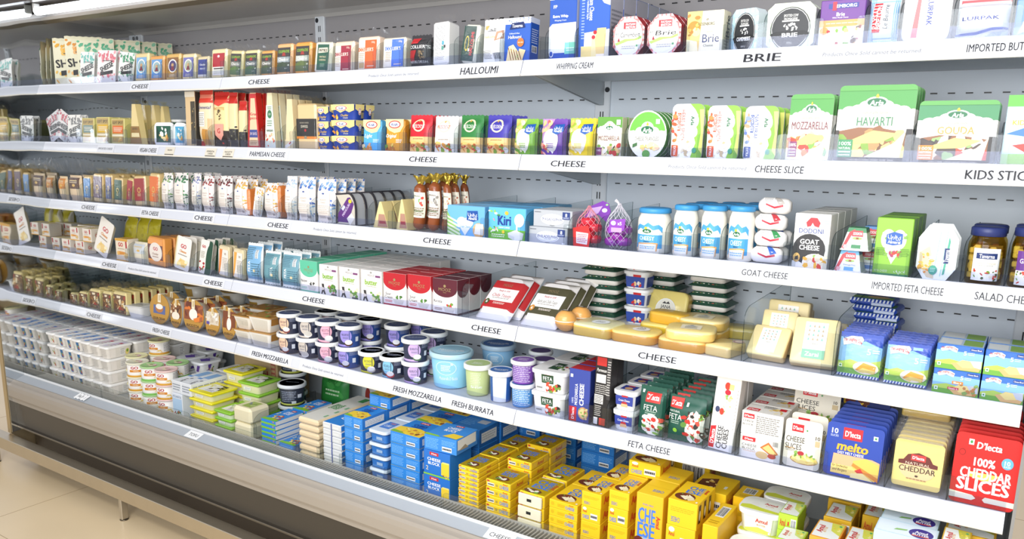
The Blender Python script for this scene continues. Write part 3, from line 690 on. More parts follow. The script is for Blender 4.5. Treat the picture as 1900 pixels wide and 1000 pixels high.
item(1, 848, 886, 46, vac, 'white halloumi block with dark green label', 'halloumi_pack', 'halloumi', D=.055, c='#e9e8d6', bg='#24443c', lr=(.04, .06, .78, .92), cm=[('e', .34, .5, .17, .22, '#d9c145'), ('e', .34, .5, .13, .18, '#24443c'), T(.74, .5, .11, 'HALLOUMI', '#c8323c', .66, .03, rot=90), T(.88, .5, .07, 'cheese', '#e9e2c8', .4, rot=90), ('r', .5, .28, .62, .36, '#e8e8e2')], flap=.026, seed=11, lean=.1, roll=.1)
item(1, 890, 931, 35, pouch, 'white halloumi pouch with gold corner print', 'halloumi_pack', 'halloumi', D=.03, c='#f6f5f1', front=[('p', [(.1, .86), (.3, .86), (.26, .74), (.14, .78)], '#c2ab62'), T(.55, .77, .06, '\u0645\u0648\u0644\u0627\u062d', '#444444', .3), ('l', .3, .7, .7, .74, 1, '#777777'), T(.4, .6, .07, 'Halloumi', '#cdbb86', .5), ('p', [(.62, .5), (.98, .56), (.98, .74), (.72, .7)], '#b98f72'), ('p', [(.74, .54), (.96, .6), (.94, .68), (.8, .66)], '#efe3d3'), ('l', .1, .12, .5, .3, 6, '#9d9d98'), ('bar', .56, .1, .92, .26)], lean=.07)
item(1, 933, 983, 34, carton, 'blue halloumi carton with grilled cheese picture', 'halloumi_carton', 'halloumi', D=.045, c='#2c5bb4', ct='#e8ebf0', front=[('r', 0, .86, 1, 1, '#eef0f4'), ('n', 40, .0, .88, 1, .99, ['#3a62b0', '#9fb2d6'], 2, .02), ('p', [(.2, .74), (.28, .88), (.74, .9), (.80, .77)], '#17285c'), FIT(.5, .82, .08, 'Taverna', '#f4f6fa', .4, .02), T(.4, .65, .035, 'Grillkase/Grillost', '#dfe7f4', .4), T(.42, .57, .075, 'Halloumi', '#ffffff', .55, .01), ('p', [(.12, .02), (.2, .36), (.38, .40), (.62, .2), (.56, .0), (.14, .0)], '#f1dda8'), ('p', [(.5, .0), (.62, .30), (.86, .26), (.74, .02)], '#ead39a')]+[('p', [(.18+.1*k, .33-.02*k), (.21+.1*k, .33-.02*k), (.33+.1*k, .05), (.3+.1*k, .05)], '#7d4416') for k in range(5)]+[('e', .66, .44, .13, .1, '#d8722e'), T(.66, .44, .03, 'GRILL CHEESE', '#f7e5d2', .2), ('n', 8, .35, .02, .6, .2, ['#7fae4c'], 6, .02)], right=[('r', 0, .88, 1, 1, '#dfe4ee'), ('l', .15, .42, .85, .76, 7, '#cfd9ef'), ('bar', .2, .22, .8, .38)], lean=.06)
FPB = '#2a56b0'
item(1, 1017, 1069, -14, carton, 'tall blue whipping cream carton with swirl picture', 'cream_carton', 'carton', D=.07, c=FPB, ct='#eceff4', cr='#d9dde6', front=[('r', 0, .93, 1, 1, '#eef1f5'), ('r', .0, .90, .18, .95, '#eef1f5'), T(.22, .80, .05, 'FP', '#ffffff', .2, .03), FIT(.42, .66, .04, 'Extra Whip', '#ffffff', .56, .03), T(.42, .60, .022, 'Whipping Cream', '#e6ecf7', .5), ('p', [(0, .12), (1, .12), (1, .56), (.12, .55), (0, .5)], '#dfe3ea'), ('p', [(.2, .46), (.62, .5), (.52, .2), (.38, .2)], '#f6f6f3'), ('p', [(.6, .1), (1, .1), (1, .27), (.6, .27)], '#7fd0bd'), ('l', .66, .14, .95, .2, 2, '#e3f5f0'), ('e', .1, .11, .08, .05, '#f1f3f8'), ('e', .1, .11, .06, .037, FPB), FIT(.45, .025, .022, 'Net Content 1 Litre', '#dfe7f5', .8, .01)], back=3)
item(1, 1071, 1131, -16, carton, 'tall blue cream cheese carton with cheese cubes picture', 'cream_carton', 'carton', D=.075, c='#315fb8', ct='#eceff4', cr='#aab0ba', front=[('p', [(.62, 1), (1, 1), (1, .78), (.8, .82), (.68, .9)], '#eceff5'), T(.42, .78, .08, 'Cream Cheese', '#ffffff', .4, .02, rot=-90), T(.3, .75, .04, 'Traditional Style', '#dfe6f5', .3, rot=-90), ('p', [(.2, 0), (1, 0), (1, .44), (.2, .40)], '#f3ead9'), ('r', .1, .0, .48, .2, '#efd98f'), ('r', .44, .0, .6, .3, '#f1e1a6'), ('p', [(.55, .3), (.62, .46), (.9, .46), (.86, .08), (.6, .08)], '#ecd08a'), ('e', .55, .40, .06, .03, '#b4222e'), ('e', .5, .33, .06, .03, '#c92c38'), ('l', .1, .3, .2, .9, 14, '#9db4dd')], right=[('l', .1, .2, .9, .75, 9, '#7d838c')], back=5, gap=.001)
CK = ['#d8494a', '#f2d7d6']
def gingham(c, n=7): return [('r', i/n+.02, 0, i/n+.5/n, 1, c) for i in range(n)]+[('r', 0, i/n+.02, 1, i/n+.5/n, c) for i in range(n)]
def breton(word): return [*gingham('#e48785', 8), ('e', .5, .5, .46, .46, '#f6f5f1'), ('r', .34, .70, .74, .86, '#d0323a'), FIT(.56, .81, .055, 'PAYSAN', '#ffffff', .3, .03), FIT(.56, .74, .055, 'BRETON', '#ffffff', .3, .03), T(.14, .60, .06, 'Le', '#454545', .1, .0, s=.2), FIT(.56, .56, .12, word, '#3a3a3a', .62, .004, s=.1), ('p', [(.08, .36), (.4, .46), (.7, .45), (.92, .52), (.92, .46), (.6, .36), (.2, .24)], '#a9cc6e'), ('p', [(.12, .3), (.5, .40), (.9, .42), (.84, .2), (.5, .08), (.2, .18)], '#f3f3ee'), ('l', .3, .2, .74, .3, 2, '#b5b5b0'), ('p', [(.16, .4), (.2, .5), (.24, .4)], '#a22c3a'), ('r', .76, .26, .82, .31, '#5fa46e')]
item(1, 1136, 1196, 31, octa, 'eight-sided camembert box with red gingham rim', 'camembert_box', 'cheese box', D=.035, c='#f3dfdd', side='#b3202c', front=breton('Camembert'), back=5, y0=.034)
item(1, 1199, 1264, 26, octa, 'eight-sided brie box with red gingham rim', 'brie_box', 'cheese box', D=.035, c='#f3dfdd', side='#b3202c', front=breton('Brie'), back=5, y0=.034)
item(1, 1272, 1342, 20, carton, 'yellow Danish brie carton with platter picture', 'brie_carton', 'cheese box', D=.05, c='#f5eccd', ct='#f3ead0', front=[('p', [(0, 1), (.42, 1), (.34, 0), (0, 0)], '#f0cd7c'), ('e', .2, .62, .18, .16, '#c58a2f'), ('e', .26, .52, .12, .1, '#f2dc9c'), ('p', [(0, .36), (.3, .3), (.34, .06), (.02, .04)], '#f8efc8'), ('n', 10, .02, .4, .3, .95, ['#e7bf5a', '#f6e3a4', '#b98034'], 4, .06), ('r', .42, 0, 1, .62, '#f8f1d8'), T(.56, .80, .05, '\u00d8', '#4b4a3c', .1), FIT(.54, .70, .075, 'ROSENBORG', '#3d3f3a', .44, .01), T(.62, .52, .05, 'Danish', '#a9a28a', .28), FIT(.68, .37, .20, 'Brie', '#33416e', .46, .0), T(.62, .20, .06, 'Cheese', '#9aa08a', .28)], right=[T(.6, .65, .28, 'Brie', '#555a5a', .5, rot=90), ('l', .2, .05, .8, .4, 5, '#b0aa90')], y0=.034)
spawn(carton(.085, .055, .10, '#bcd6ec', front=[T(.6, .4, .3, 'Arla', '#b3222e', .4, .03), ('e', .2, .7, .18, .3, '#f1d9b8')]), 'cheese_carton', 'pale blue carton lying on top of the brie carton', 'cheese box', (X_at(1318, .08, 1.50), .19, zs(1, 2.9)+.0004))
def spotted(word, g): return [('e', .5, .45, .42, .46, '#2a2b2d'), ('e', .5, .45, .40, .44, '#d9d9d4'), ('e', .5, .45, .385, .425, '#2a2b2d'), T(.5, .73, .06, 'SPOTTED COW', '#e9e9e4', .3, .02), T(.5, .66, .05, 'FROMAGERIE', '#e9e9e4', .28, .02), ('p', [(.32, .60), (.68, .60), (.68, .63), (.32, .63)], '#d5d5d0'), ('n', 14, .36, .42, .64, .56, ['#cfcfca', '#ededea'], 3, .03), ('p', [(.08, .34), (.2, .40), (.8, .40), (.92, .34), (.84, .24), (.16, .24)], '#121314'), FIT(.5, .32, .09, word, '#f4f4f0', .52 if word == 'CAMEMBERT' else .32, .035), T(.5, .15, .04, '250 g', '#d9d9d4', .2)]
item(1, 1356, 1413, 16, octa, 'pale blue gingham box with black camembert roundel', 'camembert_box', 'cheese box', D=.04, c='#e3eef2', cut=.12, front=[*gingham('#b4d6e6', 5), *spotted('CAMEMBERT', '')], back=1, rz=-.25, y0=.05)
item(1, 1420, 1512, 5, octa, 'pale green gingham box with black brie roundel', 'brie_box', 'cheese box', D=.05, c='#eef4e4', cut=.14, front=[*gingham('#d3e6c0', 6), *spotted('BRIE', '')], back=1)
item(1, 1517, 1604, -1, carton, 'purple and orange brie carton with platter picture', 'brie_carton', 'cheese box', D=.045, c='#6c3b8e', front=[('r', 0, 0, 1, .48, '#efe9e2'), ('r', 0, .44, 1, .58, '#eea05c'), ('r', .18, .82, .84, .92, '#2e3f8f'), FIT(.58, .87, .07, 'EMBORG', '#f4f4f6', .44, .03), ('r', .27, .78, .36, .96, '#c8283c'), T(.46, .70, .08, 'Brie', '#ffffff', .3, .03), FIT(.46, .63, .035, 'White Mould Cheese', '#eae0f2', .36), ('l', .15, .49, .85, .53, 1, '#f9e2c4'), ('e', .12, .36, .1, .08, '#ea9a52'), ('n', 26, .22, .08, .92, .42, ['#7fae3f', '#b52c2a', '#f5edd6', '#5c3a24', '#e3c07c', '#efe6cf'], 9, .06), ('p', [(.35, .12), (.62, .32), (.8, .3), (.7, .1)], '#f4eccd')], back=2)
item(1, 1606, 1666, -8, pouch, 'butter pack with blue gingham border', 'butter_pack', 'butter', D=.035, c='#e9eef2', front=[*[('r', a, 0, a+.03, 1, '#7fb4de') for a in (.03, .09, .15, .82, .88, .94)], *[('r', 0, a, 1, a+.02, '#8fbde0') for a in (.03, .08, .13, .88, .94)], ('r', .16, .25, .42, .86, '#d8343c'), T(.24, .56, .1, 'PAYSAN', '#ffffff', .5, .02, rot=90), T(.35, .56, .1, 'BRETON', '#ffffff', .5, .02, rot=90), T(.58, .56, .10, 'Le Beurre', '#4d545c', .5, 0, rot=90, s=.2), ('l', .68, .3, .76, .7, 8, '#a9c3d8')], lean=.06, cb='#e0c760')
item(1, 1671, 1764, -22, slicepack, 'white butter tub standing with blue upright lettering', 'butter_tub', 'butter', D=.055, ctray='#e9e9ea', ccard='#f4f4f5', r=.02, front=[('p', [(.2, .1), (.33, .1), (.36, 1), (.30, 1)], '#e0787a'), T(.56, .56, .10, 'LURPAK', '#3c4c9c', .8, .02, rot=-90), ('e', .72, .86, .04, .04, '#d44a50'), ('r', .06, .05, .94, .06, '#e3e3e6')], lean=.05)
item(1, 1770, 1873, -6, pouch, 'white butter pack with silver and blue wave', 'butter_pack', 'butter', D=.05, c='#f2f3f6', front=[('r', 0, .86, 1, 1, '#c9ccd2'), ('r', .05, .88, 1, .97, '#d8484e'), ('r', .02, .80, .98, .86, '#d6d9de'), FIT(.47, .50, .09, 'LURPAK', '#3a4a98', .7, .004), ('p', [(0, .18), (.4, .20), (.7, .27), (1, .28), (1, .24), (.7, .22), (.4, .15), (0, .14)], '#5a73c8'), ('p', [(.3, .0), (1, .0), (1, .2), (.7, .18)], '#c9d4ee')], lean=.05)
item(1, 1880, 1945, -2, carton, 'blue cheese carton with yellow corner at shelf end', 'cheese_carton', 'cheese box', D=.05, c='#7fa3d6', front=[('r', 0, 0, 1, .3, '#b9cdea'), ('p', [(.1, .1), (1, .4), (1, 1), (.6, 1)], '#e8e3c2'), ('e', .5, .7, .25, .12, '#d94a4e')], dv=True)
# ================================================================ SECOND SHELF
spot = lambda c: [('r', .06, .08, .94, .96, '#b79c5a'), T(.5, .84, .11, 'SOFT SPOT', '#3b3426', .8, .03), ('r', .1, .42, .9, .72, c), ('l', .18, .48, .82, .66, 3, '#efe9d8'), ('r', .06, .30, .94, .38, '#ece4cc'), ('n', 8, .2, .06, .8, .26, ['#e3b04a', '#f0d58a'], 6, .07)]
item(2, 98, 124, 214, slicepack, 'white slice pack with pink leaf print, leaning', 'cheese_slice_pack', 'cheese pack', D=.02, ctray='#d8cfc9', ccard='#efecea', front=sheese('#cf6f7a', '#e3a7ac', rot=8), roll=.42, lean=.12, y0=.075, back=2, dv=False)
item(2, 124, 151, 213, slicepack, 'white slice pack with black leaf print', 'cheese_slice_pack', 'cheese pack', D=.02, ctray='#e3dfc8', ccard='#f3f2ec', front=sheese('#7d7d7d', '#b0b0ae', rot=14), lean=.1, back=1)
for uL, uR, vT, c, lab, n in ((152, 175, 220, '#6f8a86', 'yellow wedge pack with grey-green band', 2), (178, 203, 218, '#e0b63c', 'yellow wedge pack with mustard band', 2), (206, 231, 221, '#df7430', 'yellow wedge pack with orange band', 3)):
    item(2, uL, uR, vT, carton, lab, 'soft_cheese_pack', 'cheese pack', D=.04, c='#d9cf84', ct='#e0d99a', cr='#d6cd80', front=spot(c), back=n, lean=.06)
for k, (uL, uR, vT) in enumerate(((240, 263, 193), (262, 278, 195), (279, 295, 195), (296, 311, 197))):
    item(2, uL, uR, vT, wedge, ('pale tall cheese wedge with brown band label', 'pale rounded cheese wedge behind the banded wedge', 'pale rounded cheese wedge, second after the banded one', 'pale rounded cheese wedge nearest the white tubs')[k], 'cheese_wedge', 'cheese wedge', D=.03, c='#f0deae', bg='#9a7434', lr=(.0, .04, 1, .46) if k == 0 else (0, .02, 1, .1), cm=[('r', .1, .2, .9, .3, '#efe3c4'), T(.5, .40, .05, 'SOFT SPOT', '#3a3020', .6)] if k == 0 else (), lean=(-.002, 0, 0, 0)[k], top=.3, y0=.04 if k == 0 else .12, dv=(k == 0), film='f:#fffdf0')
def lidtub(W, H, D, c, c1, c2):
    P = recttub(W, D, H, '#f3f4f2', '#f6f7f5', lid=[('r', .08, .10, .92, .90, c1), ('p', [(.08, .9), (.3, .5), (.2, .1), (.08, .1)], c2), ('n', 7, .3, .2, .8, .5, ['#e0b45c', '#c98a3a', '#efd9a0'], 3, .09), ('n', 5, .35, .4, .7, .8, ['#f2f2ee', '#e3e6e0'], 4, .09)], cr=.02)
    return turned(P, Matrix.Translation((0, D/2, H/2)) @ Matrix.Rotation(math.pi/2, 4, 'X') if False else Matrix.Translation((0, D/2, H/2)) @ Matrix.Rotation(math.pi/2, 4, 'X'))
item(2, 286, 320, 231, lidtub, 'white tub on edge with dark green lid picture', 'spread_tub', 'tub', D=.05, c=0, c1='#1f5a44', c2='#163f32', lean=.05)
item(2, 322, 344, 232, lidtub, 'white tub on edge with sky blue lid picture', 'spread_tub', 'tub', D=.05, c=0, c1='#54a8cf', c2='#8fc9e0', lean=.05)
for k in range(2):
    z = zs(2, 1.1)+.001; P = recttub(.085, .052, .085, '#f1f2f0', '#f5f6f4', front=[('r', .12, .2, .88, .85, '#1f5a44'), ('e', .6, .4, .12, .16, '#d9b060')], right=[('r', .12, .2, .88, .85, '#1f5a44')])
    spawn(P, 'spread_tub', f'white tub with green picture in the stack behind, {("lower", "upper")[k]} one', 'tub', (X_at(325, .17, z+.08), .20, z+.0004+k*.0525+.02*0))
item(2, 345, 364, 170, carton, 'tall beige cheese slab with dark printed side', 'cheese_slab', 'cheese', D=.03, c='#d9bd90', cr='#3a3430', ct='#ecd9b4', front=[('r', .55, .05, 1, .82, '#4b4436'), ('n', 10, .6, .1, .95, .75, ['#8a8468', '#b59a62', '#2c2922'], 2, .06), ('r', 0, .9, 1, 1, '#efe6d2')], back=2, lean=.03)
item(2, 366, 391, 168, pouch, 'tall emmental pack with red folded top', 'emmental_pack', 'cheese pack', D=.035, c='#eed9b4', front=[('r', 0, .78, 1, 1, '#d8402e'), ('r', 0, .86, 1, .93, '#ef8a70'), T(.5, .70, .06, 'L\u2019Emmental', '#2d3f8c', .92, .01, s=.2), ('r', .12, .36, .6, .62, '#f4efe4'), ('l', .16, .38, .56, .6, 7, '#8d8a82'), ('p', [(.2, .04), (.9, .04), (.98, .3), (.4, .32)], '#c98f3e'), ('r', .0, .0, .3, .1, '#b5322c'), ('r', .8, .04, .98, .5, '#d9b888')], back=3, lean=.03)
item(2, 393, 421, 171, pouch, 'tall raclette pack with red top and round badge', 'raclette_pack', 'cheese pack', D=.035, c='#ecd69c', front=[('r', 0, .80, 1, 1, '#c9281f'), ('p', [(0, .8), (.5, .74), (1, .82), (1, .86), (0, .86)], '#de4a38'), T(.5, .70, .05, 'RACLETTE', '#c9a24a', .7), ('n', 9, .35, .5, .65, .68, ['#4a3a26', '#6b5636'], 3, .05), ('r', 0, .0, 1, .30, '#352a26'), ('p', [(.2, .42), (.8, .42), (.78, .22), (.5, .12), (.22, .22)], '#e9a08e'), T(.5, .3, .09, 'G', '#b5302c', .2, .03), ('r', .5, .05, .62, .09, '#d0392c')], back=4, lean=.03)
for uL, uR, vT, lab, y in ((422, 438, 172, 'tall dark-based pack with red top beside the badge pack', .10), (440, 455, 188, 'shorter dark-based red pack near the triangle packs', .12)):
    item(2, uL, uR, vT, pouch, lab, 'raclette_pack', 'cheese pack', D=.026, c='#ecd8a6', front=[('r', 0, .80, 1, 1, '#c6281f'), ('r', 0, .0, 1, .34, '#3b3a38'), ('n', 12, .05, .15, .95, .4, ['#57564c', '#2d2c2a', '#7d7a62'], 3, .08)], y0=.036, back=3, lean=.03, dv=False)
item(2, 458, 483, 172, wedge, 'tall red-edged hard cheese wedge with blue panel', 'hard_cheese_wedge', 'cheese wedge', D=.028, c='#f0dfb0', bg='#cf2a26', band='#c92420', lr=(0, 0, 1, .98), cm=[('p', [(.12, .05), (.88, .05), (.80, .9), (.2, .9)], '#f2e3ba'), FIT(.55, .62, .05, 'Gran', '#c4201e', .75, .03), FIT(.5, .55, .05, 'Spicco', '#c4201e', .95, .03), ('r', .15, .2, .85, .34, '#3a55a4'), T(.5, .27, .05, 'DRY GRATED', '#eef0f6', .6), ('l', .2, .07, .8, .16, 3, '#8d7a52')], lean=.022, top=.5, back=4, film='f:#fff4f2')
item(2, 490, 512, 172, wedge, 'tall parmesan wedge with green and white label', 'parmesan_wedge', 'cheese wedge', D=.028, c='#f2e6bd', bg='#e8eee0', lr=(0, .02, 1, .78), cm=[('e', .5, .62, .3, .075, '#2f7a4a'), T(.5, .62, .04, 'DOP', '#e8f0e4', .3), ('l', .2, .7, .8, .76, 2, '#4c8a5c'), ('n', 14, .1, .05, .9, .28, ['#f0a878', '#d9532e', '#f4e0c0'], 2, .09), T(.5, .33, .04, 'PARMIGIANO', '#345c3f', .7), ('l', .2, .40, .8, .52, 3, '#7fa488')], lean=.02, top=.45, back=3)
item(2, 527, 548, 184, wedge, 'plain pale hard cheese wedge with striped ribbon', 'hard_cheese_wedge', 'cheese wedge', D=.028, c='#f0dcae', bg='#f0dcae', lr=(0, .02, 1, .2), cm=[('p', [(0, .03), (.2, .03), (1, .16), (1, .2), (.8, .2), (0, .08)], '#f3f0e6'), ('p', [(.4, .1), (.6, .13), (.6, .16), (.4, .13)], '#c93030')], lean=.022, top=.5, back=2)
item(2, 550, 588, 190, vac, 'beige cheese block with black swiss label', 'cheese_block', 'cheese', D=.05, c='#ecd3a4', bg='#252524', lr=(.0, .24, 1, .66), cm=[('r', 0, 0, 1, .12, '#dd8634'), T(.4, .62, .14, 'SWISS', '#e8e6dc', .5, .01), T(.4, .8, .07, 'ALPINE CHEESE', '#b9b6a8', .5), ('e', .45, .42, .05, .07, '#b4252c'), ('e', .45, .06, .07, .09, '#8d8a7a')], flap=.02, seed=21, film='f:#fbf8f0', back=1)
kraft = [('p', [(0, 1), (1, 1), (1, .62), (.78, .48), (.62, .62), (.4, .46), (.2, .66), (0, .62)], '#f2dd8e'), ('e', .44, .76, .26, .17, '#f6f4ee'), ('e', .44, .76, .25, .16, '#c5282c'), ('e', .44, .76, .21, .13, '#f8f7f2'), T(.44, .76, .15, 'Kraft', '#2a3a8c', .34, .03), T(.58, .30, .16, 'Cheddar', '#f0c84c', .55, .01, s=.3), T(.62, .14, .12, 'Cheese', '#efe5c0', .36, .0, s=.3), ('n', 6, .05, .08, .28, .3, ['#e9a63a', '#f2c35c', '#d98a2c'], 3, .06)]
def krafttin(W, H, D, rightart=()):
    m = MB(); m.loft([(0, W*.90, D*.88, .014), (.003, W*.92, D*.9, .014), (H-.004, W-.004, D-.004, .016), (H-.003, W, D, .016), (H, W, D, .016)], '#25429c')
    art(m, kraft, W*.94, H, lambda a, b, e: (a*(.92+.08*b/H), -D/2*(.905+.09*b/H)-e, b), eps=.0008)
    art(m, [('p', [(0, 1), (1, 1), (1, .7), (.5, .5), (0, .7)], '#f2dd8e'), ('e', .5, .55, .16, .24, '#f6f4ee'), ('e', .5, .55, .14, .2, '#c5282c'), ('e', .5, .55, .1, .15, '#f6f4ee'), ('l', .65, .1, .95, .5, 6, '#e6cf6a')], D*.9, H, lambda a, b, e: (W/2*(.925+.07*b/H)+e, a, b), eps=.0008)
    l = MB(); l.loft([(H, W, D, .016), (H+.0012, W-.001, D-.001, .016)], 'm:#d5d7d9')
    return [('tin_body', m.mesh('tin_body'), []), ('foil_lid', l.mesh('foil_lid'), [])]
z2 = zs(2, 1.6); xa = (X_at(590, .05, z2)+X_at(613, .05, z2))/2; xb = (X_at(616, .05, z2+.05)+X_at(664, .05, z2+.05))/2
KT = krafttin(.066, .0455, .055); KB = krafttin(X_at(663, .04, z2+.05)-X_at(617, .04, z2+.05), .0475, .045)
for k in range(3):
    spawn(KT, 'cheese_tin', f'small blue and yellow cheddar tub stack, {TOPS[2-k]}', 'tub', (xa-.004, .075, z2+.0004+k*.0472), 0, 0, 0, 'small blue and yellow cheddar tubs')
for k in range(3):
    for j in range(4 if k < 2 else 2):
        spawn(KB, 'cheese_tin', f'wide blue and yellow cheddar tin, {TOPS[2-k]}, {ORD[j]} in its file', 'tin', (xb, .065+j*.047, z2+.0004+k*.0492), 0, 0, 0, 'wide blue and yellow cheddar tins')
for k in range(2): spawn(KB, 'cheese_tin', f'blue cheddar tin lying at the back wall, {("lower", "upper")[k]} one', 'tin', (X_at(720, .36, z2+.1), .36, z2+.0004+k*.0492+0.0), .5)
def kraftpk(c, word, c2, food): return [('p', [(.02, 1), (.98, 1), (.98, .8), (.8, .62), (.5, .58), (.2, .66), (.02, .8)], '#f3e3a4'), ('e', .5, .84, .32, .12, '#c5282c'), ('e', .5, .84, .27, .09, '#f8f7f2'), T(.5, .84, .09, 'Kraft', '#2a3a8c', .42, .03), T(.34, .50, .12, word, '#ffffff', .55, .02, s=.3), ('n', 16, .05, .02, .55, .22, food, 7, .09), ('l', .6, .28, .92, .4, 3, '#eef4f8')]
item(2, 671, 706, 223, carton, 'sky blue and cream light cheese slice pack', 'cheese_slice_pack', 'cheese pack', D=.03, c='#58b0e2', ct='#efe2a8', front=kraftpk('#58b0e2', 'Light', '', ['#c9823a', '#e8a878', '#8fb35a', '#f2d9b0']), back=2, gap=.006, lean=.06, r=.006)
item(2, 713, 749, 222, carton, 'amber and cream original cheese slice pack', 'cheese_slice_pack', 'cheese pack', D=.03, c='#d9992e', ct='#efe2a8', front=kraftpk('#d9992e', 'Original', '', ['#b8702c', '#e6c25c', '#7d3b20', '#6f9a40']), back=3, gap=.006, lean=.06, r=.006)
def pres(c, food): return [('r', 0, 0, 1, .42, '#f2c684' if c != '#f3f1ec' else '#e7e3da'), ('e', .5, .72, .26, .17, '#f3e3bc'), ('e', .5, .72, .20, .13, c), FIT(.5, .70, .09, 'PR\u00c9SIDENT', '#c42630' if c == '#f3f1ec' else '#fbf4ea', .56, .02), ('e', .5, .84, .03, .03, '#d8a83c'), T(.5, .37, .035, 'processed cheese', '#7d5a3c', .5), ('n', 22, .12, .05, .75, .25, food, 5, .09), ('e', .84, .12, .1, .075, '#f3f1ea'), ('l', .77, .07, .91, .15, 3, '#a9a295')]
for uL, uR, vT, c, c2, lab, n in ((754, 796, 214, '#cc1f2e', '#cc1f2e', 'red cheese slice pouch with gold crest', 2), (800, 844, 216, '#f3f1ec', '#f3f1ec', 'white cheese slice pouch with red crest lettering', 1), (848, 891, 214, '#2d7a3a', '#2d7a3a', 'dark green cheese slice pouch with gold crest', 2), (897, 943, 214, '#4038a0', '#4038a0', 'indigo cheese slice pouch with gold crest', 2)):
    item(2, uL, uR, vT, pouch, lab, 'cheese_slice_pouch', 'cheese pack', D=.03, c=c, front=pres(c, SANDW), csel=c2, back=n, lean=.07)
def almar(c, c2, food): return [('p', [(0, 1), (.5, 1), (.3, .7), (.15, .4), (0, .3)], c2), ('e', .46, .42, .30, .30, '#f4f1e4'), ('p', [(.18, .36), (.74, .36), (.46, .06)], '#f4f1e4'), ('p', [(.52, .62), (.56, .84), (.92, .86), (.94, .66), (.7, .56)], '#1f58a8'), T(.73, .76, .08, '\u0627\u0644\u0645\u0631\u0627\u0639\u064a', '#ffffff', .3, .02), T(.73, .66, .06, 'Almarai', '#ffffff', .28, .02), ('n', 14, .0, .6, .36, .95, food[:4], 2, .09), ('n', 10, .0, .02, .34, .3, food, 5, .09), ('l', .3, .2, .6, .34, 3, c)]
for uL, uR, vT, c, c2, lab, food in ((949, 992, 221, '#78ae3a', '#b9d56c', 'leaf green cheese slice pouch with heart panel', CHP+['#6f9f3a', '#d9502e']), (998, 1046, 221, '#6d42a4', '#b48ac0', 'purple cheese slice pouch with heart panel', ['#e0605a', '#f3b0a0', '#f2dca0', '#efc98a', '#c24b4e']), (1049, 1099, 220, '#f2d32c', '#a9c848', 'yellow cheese slice pouch with heart panel', CHP+['#8fb848', '#e0763c'])):
    item(2, uL, uR, vT, pouch, lab, 'cheese_slice_pouch', 'cheese pack', D=.032, c=c, front=almar(c, c2, food), back=2, lean=.08)
def cloud(c, lo=.72, w='#f4f2e8'): return [('r', 0, lo-.10, 1, 1, c), ('r', 0, lo-.12, 1, lo-.05, w), *[('e', x, lo-.06+h, r, .075, w) for x, h, r in ((.03, -.02, .10), (.15, .02, .10), (.27, .04, .11), (.38, .09, .11), (.5, .14, .15), (.62, .09, .11), (.73, .04, .11), (.85, .02, .10), (.97, -.02, .10))], ('e', .5, lo-.02, .30, .09, w)]
def arla(cx, cy, w, h=None):
    h = h or w*.5
    return [('e', cx, cy, w/2, h/2, '#eef3ea'), ('e', cx, cy, w/2*.94, h/2*.92, '#1c6b40'), T(cx, cy-.005, h*.62, 'Arla', '#ffffff', w*.7, .03, s=.15), ('p', [(cx-w*.08, cy+h*.5), (cx-w*.04, cy+h*.82), (cx+w*.02, cy+h*.95), (cx+w*.08, cy+h*.8), (cx+w*.1, cy+h*.5)], '#f2c52e')]
item(2, 1105, 1153, 218, carton, 'white mozzarella slice pack with green cloud top', 'cheese_slice_pack', 'cheese pack', D=.03, c='#f3edda', cr='#efe6c2', ct='#f3efe2', front=[*cloud('#5f9a3c', .74), *arla(.5, .73, .3, .11), ('r', .78, .80, .94, .93, '#dff0ea'), FIT(.5, .48, .12, 'MOZZARELLA', '#6b2a34', .84, .005), ('n', 24, .1, .08, .95, .32, ['#f3ecd6', '#4a3422', '#b9302c', '#efe0b4', '#6f9a3c', '#d9b478'], 3, .10), ('r', .02, .06, .24, .24, '#8a3f6c'), T(.13, .17, .05, '100%', '#f2e6ee', .16)], back=2, lean=.05)
def round_cheese(W, H, D):
    n = 32; pol = [(W/2*math.cos(2*math.pi*i/n), H/2+H/2*math.sin(2*math.pi*i/n)) for i in range(n)]
    m = MB(); m.prism(pol, -D/2, D/2, '#f1efe6', '#57a948')
    art(m, [('p', [(.5+.47*math.cos(q*.1745-.0), .5+.47*math.sin(q*.1745)) for q in range(1, 18)], '#6cb644'), ('e', .5, .62, .17, .15, '#f4f4ec'), ('e', .32, .56, .13, .10, '#f4f4ec'), ('e', .68, .56, .13, .10, '#f4f4ec'), ('e', .14, .50, .10, .09, '#f4f4ec'), ('e', .86, .50, .10, .09, '#f4f4ec'), ('e', .5, .42, .45, .17, '#f4f4ec'), *arla(.5, .60, .34, .17), FIT(.5, .42, .085, 'CHEESE TRIANGLES', '#4d4b42', .62, .004), ('r', .72, .72, .82, .82, '#dff0ea'), ('n', 10, .3, .12, .8, .32, CHP+['#eec9a4'], 6, .09), ('p', [(.14, .3), (.26, .34), (.26, .27), (.14, .23)], '#3d6a3c'), ('e', .5, .1, .1, .085, '#5c9a44')], W, H, fr(D), eps=.0006)
    l = MB(); l.prism([(.97*a, H/2+.97*(b-H/2)) for a, b in pol], -D/2-.006, -D/2-.0045, 'a:#ffffff') if False else None
    return [('cheese_box', m.mesh('cheese_box'), [])]
item(2, 1163, 1237, 205, round_cheese, 'round cheese triangle box with green cloud lid', 'round_cheese_box', 'cheese box', D=.022, back=4)
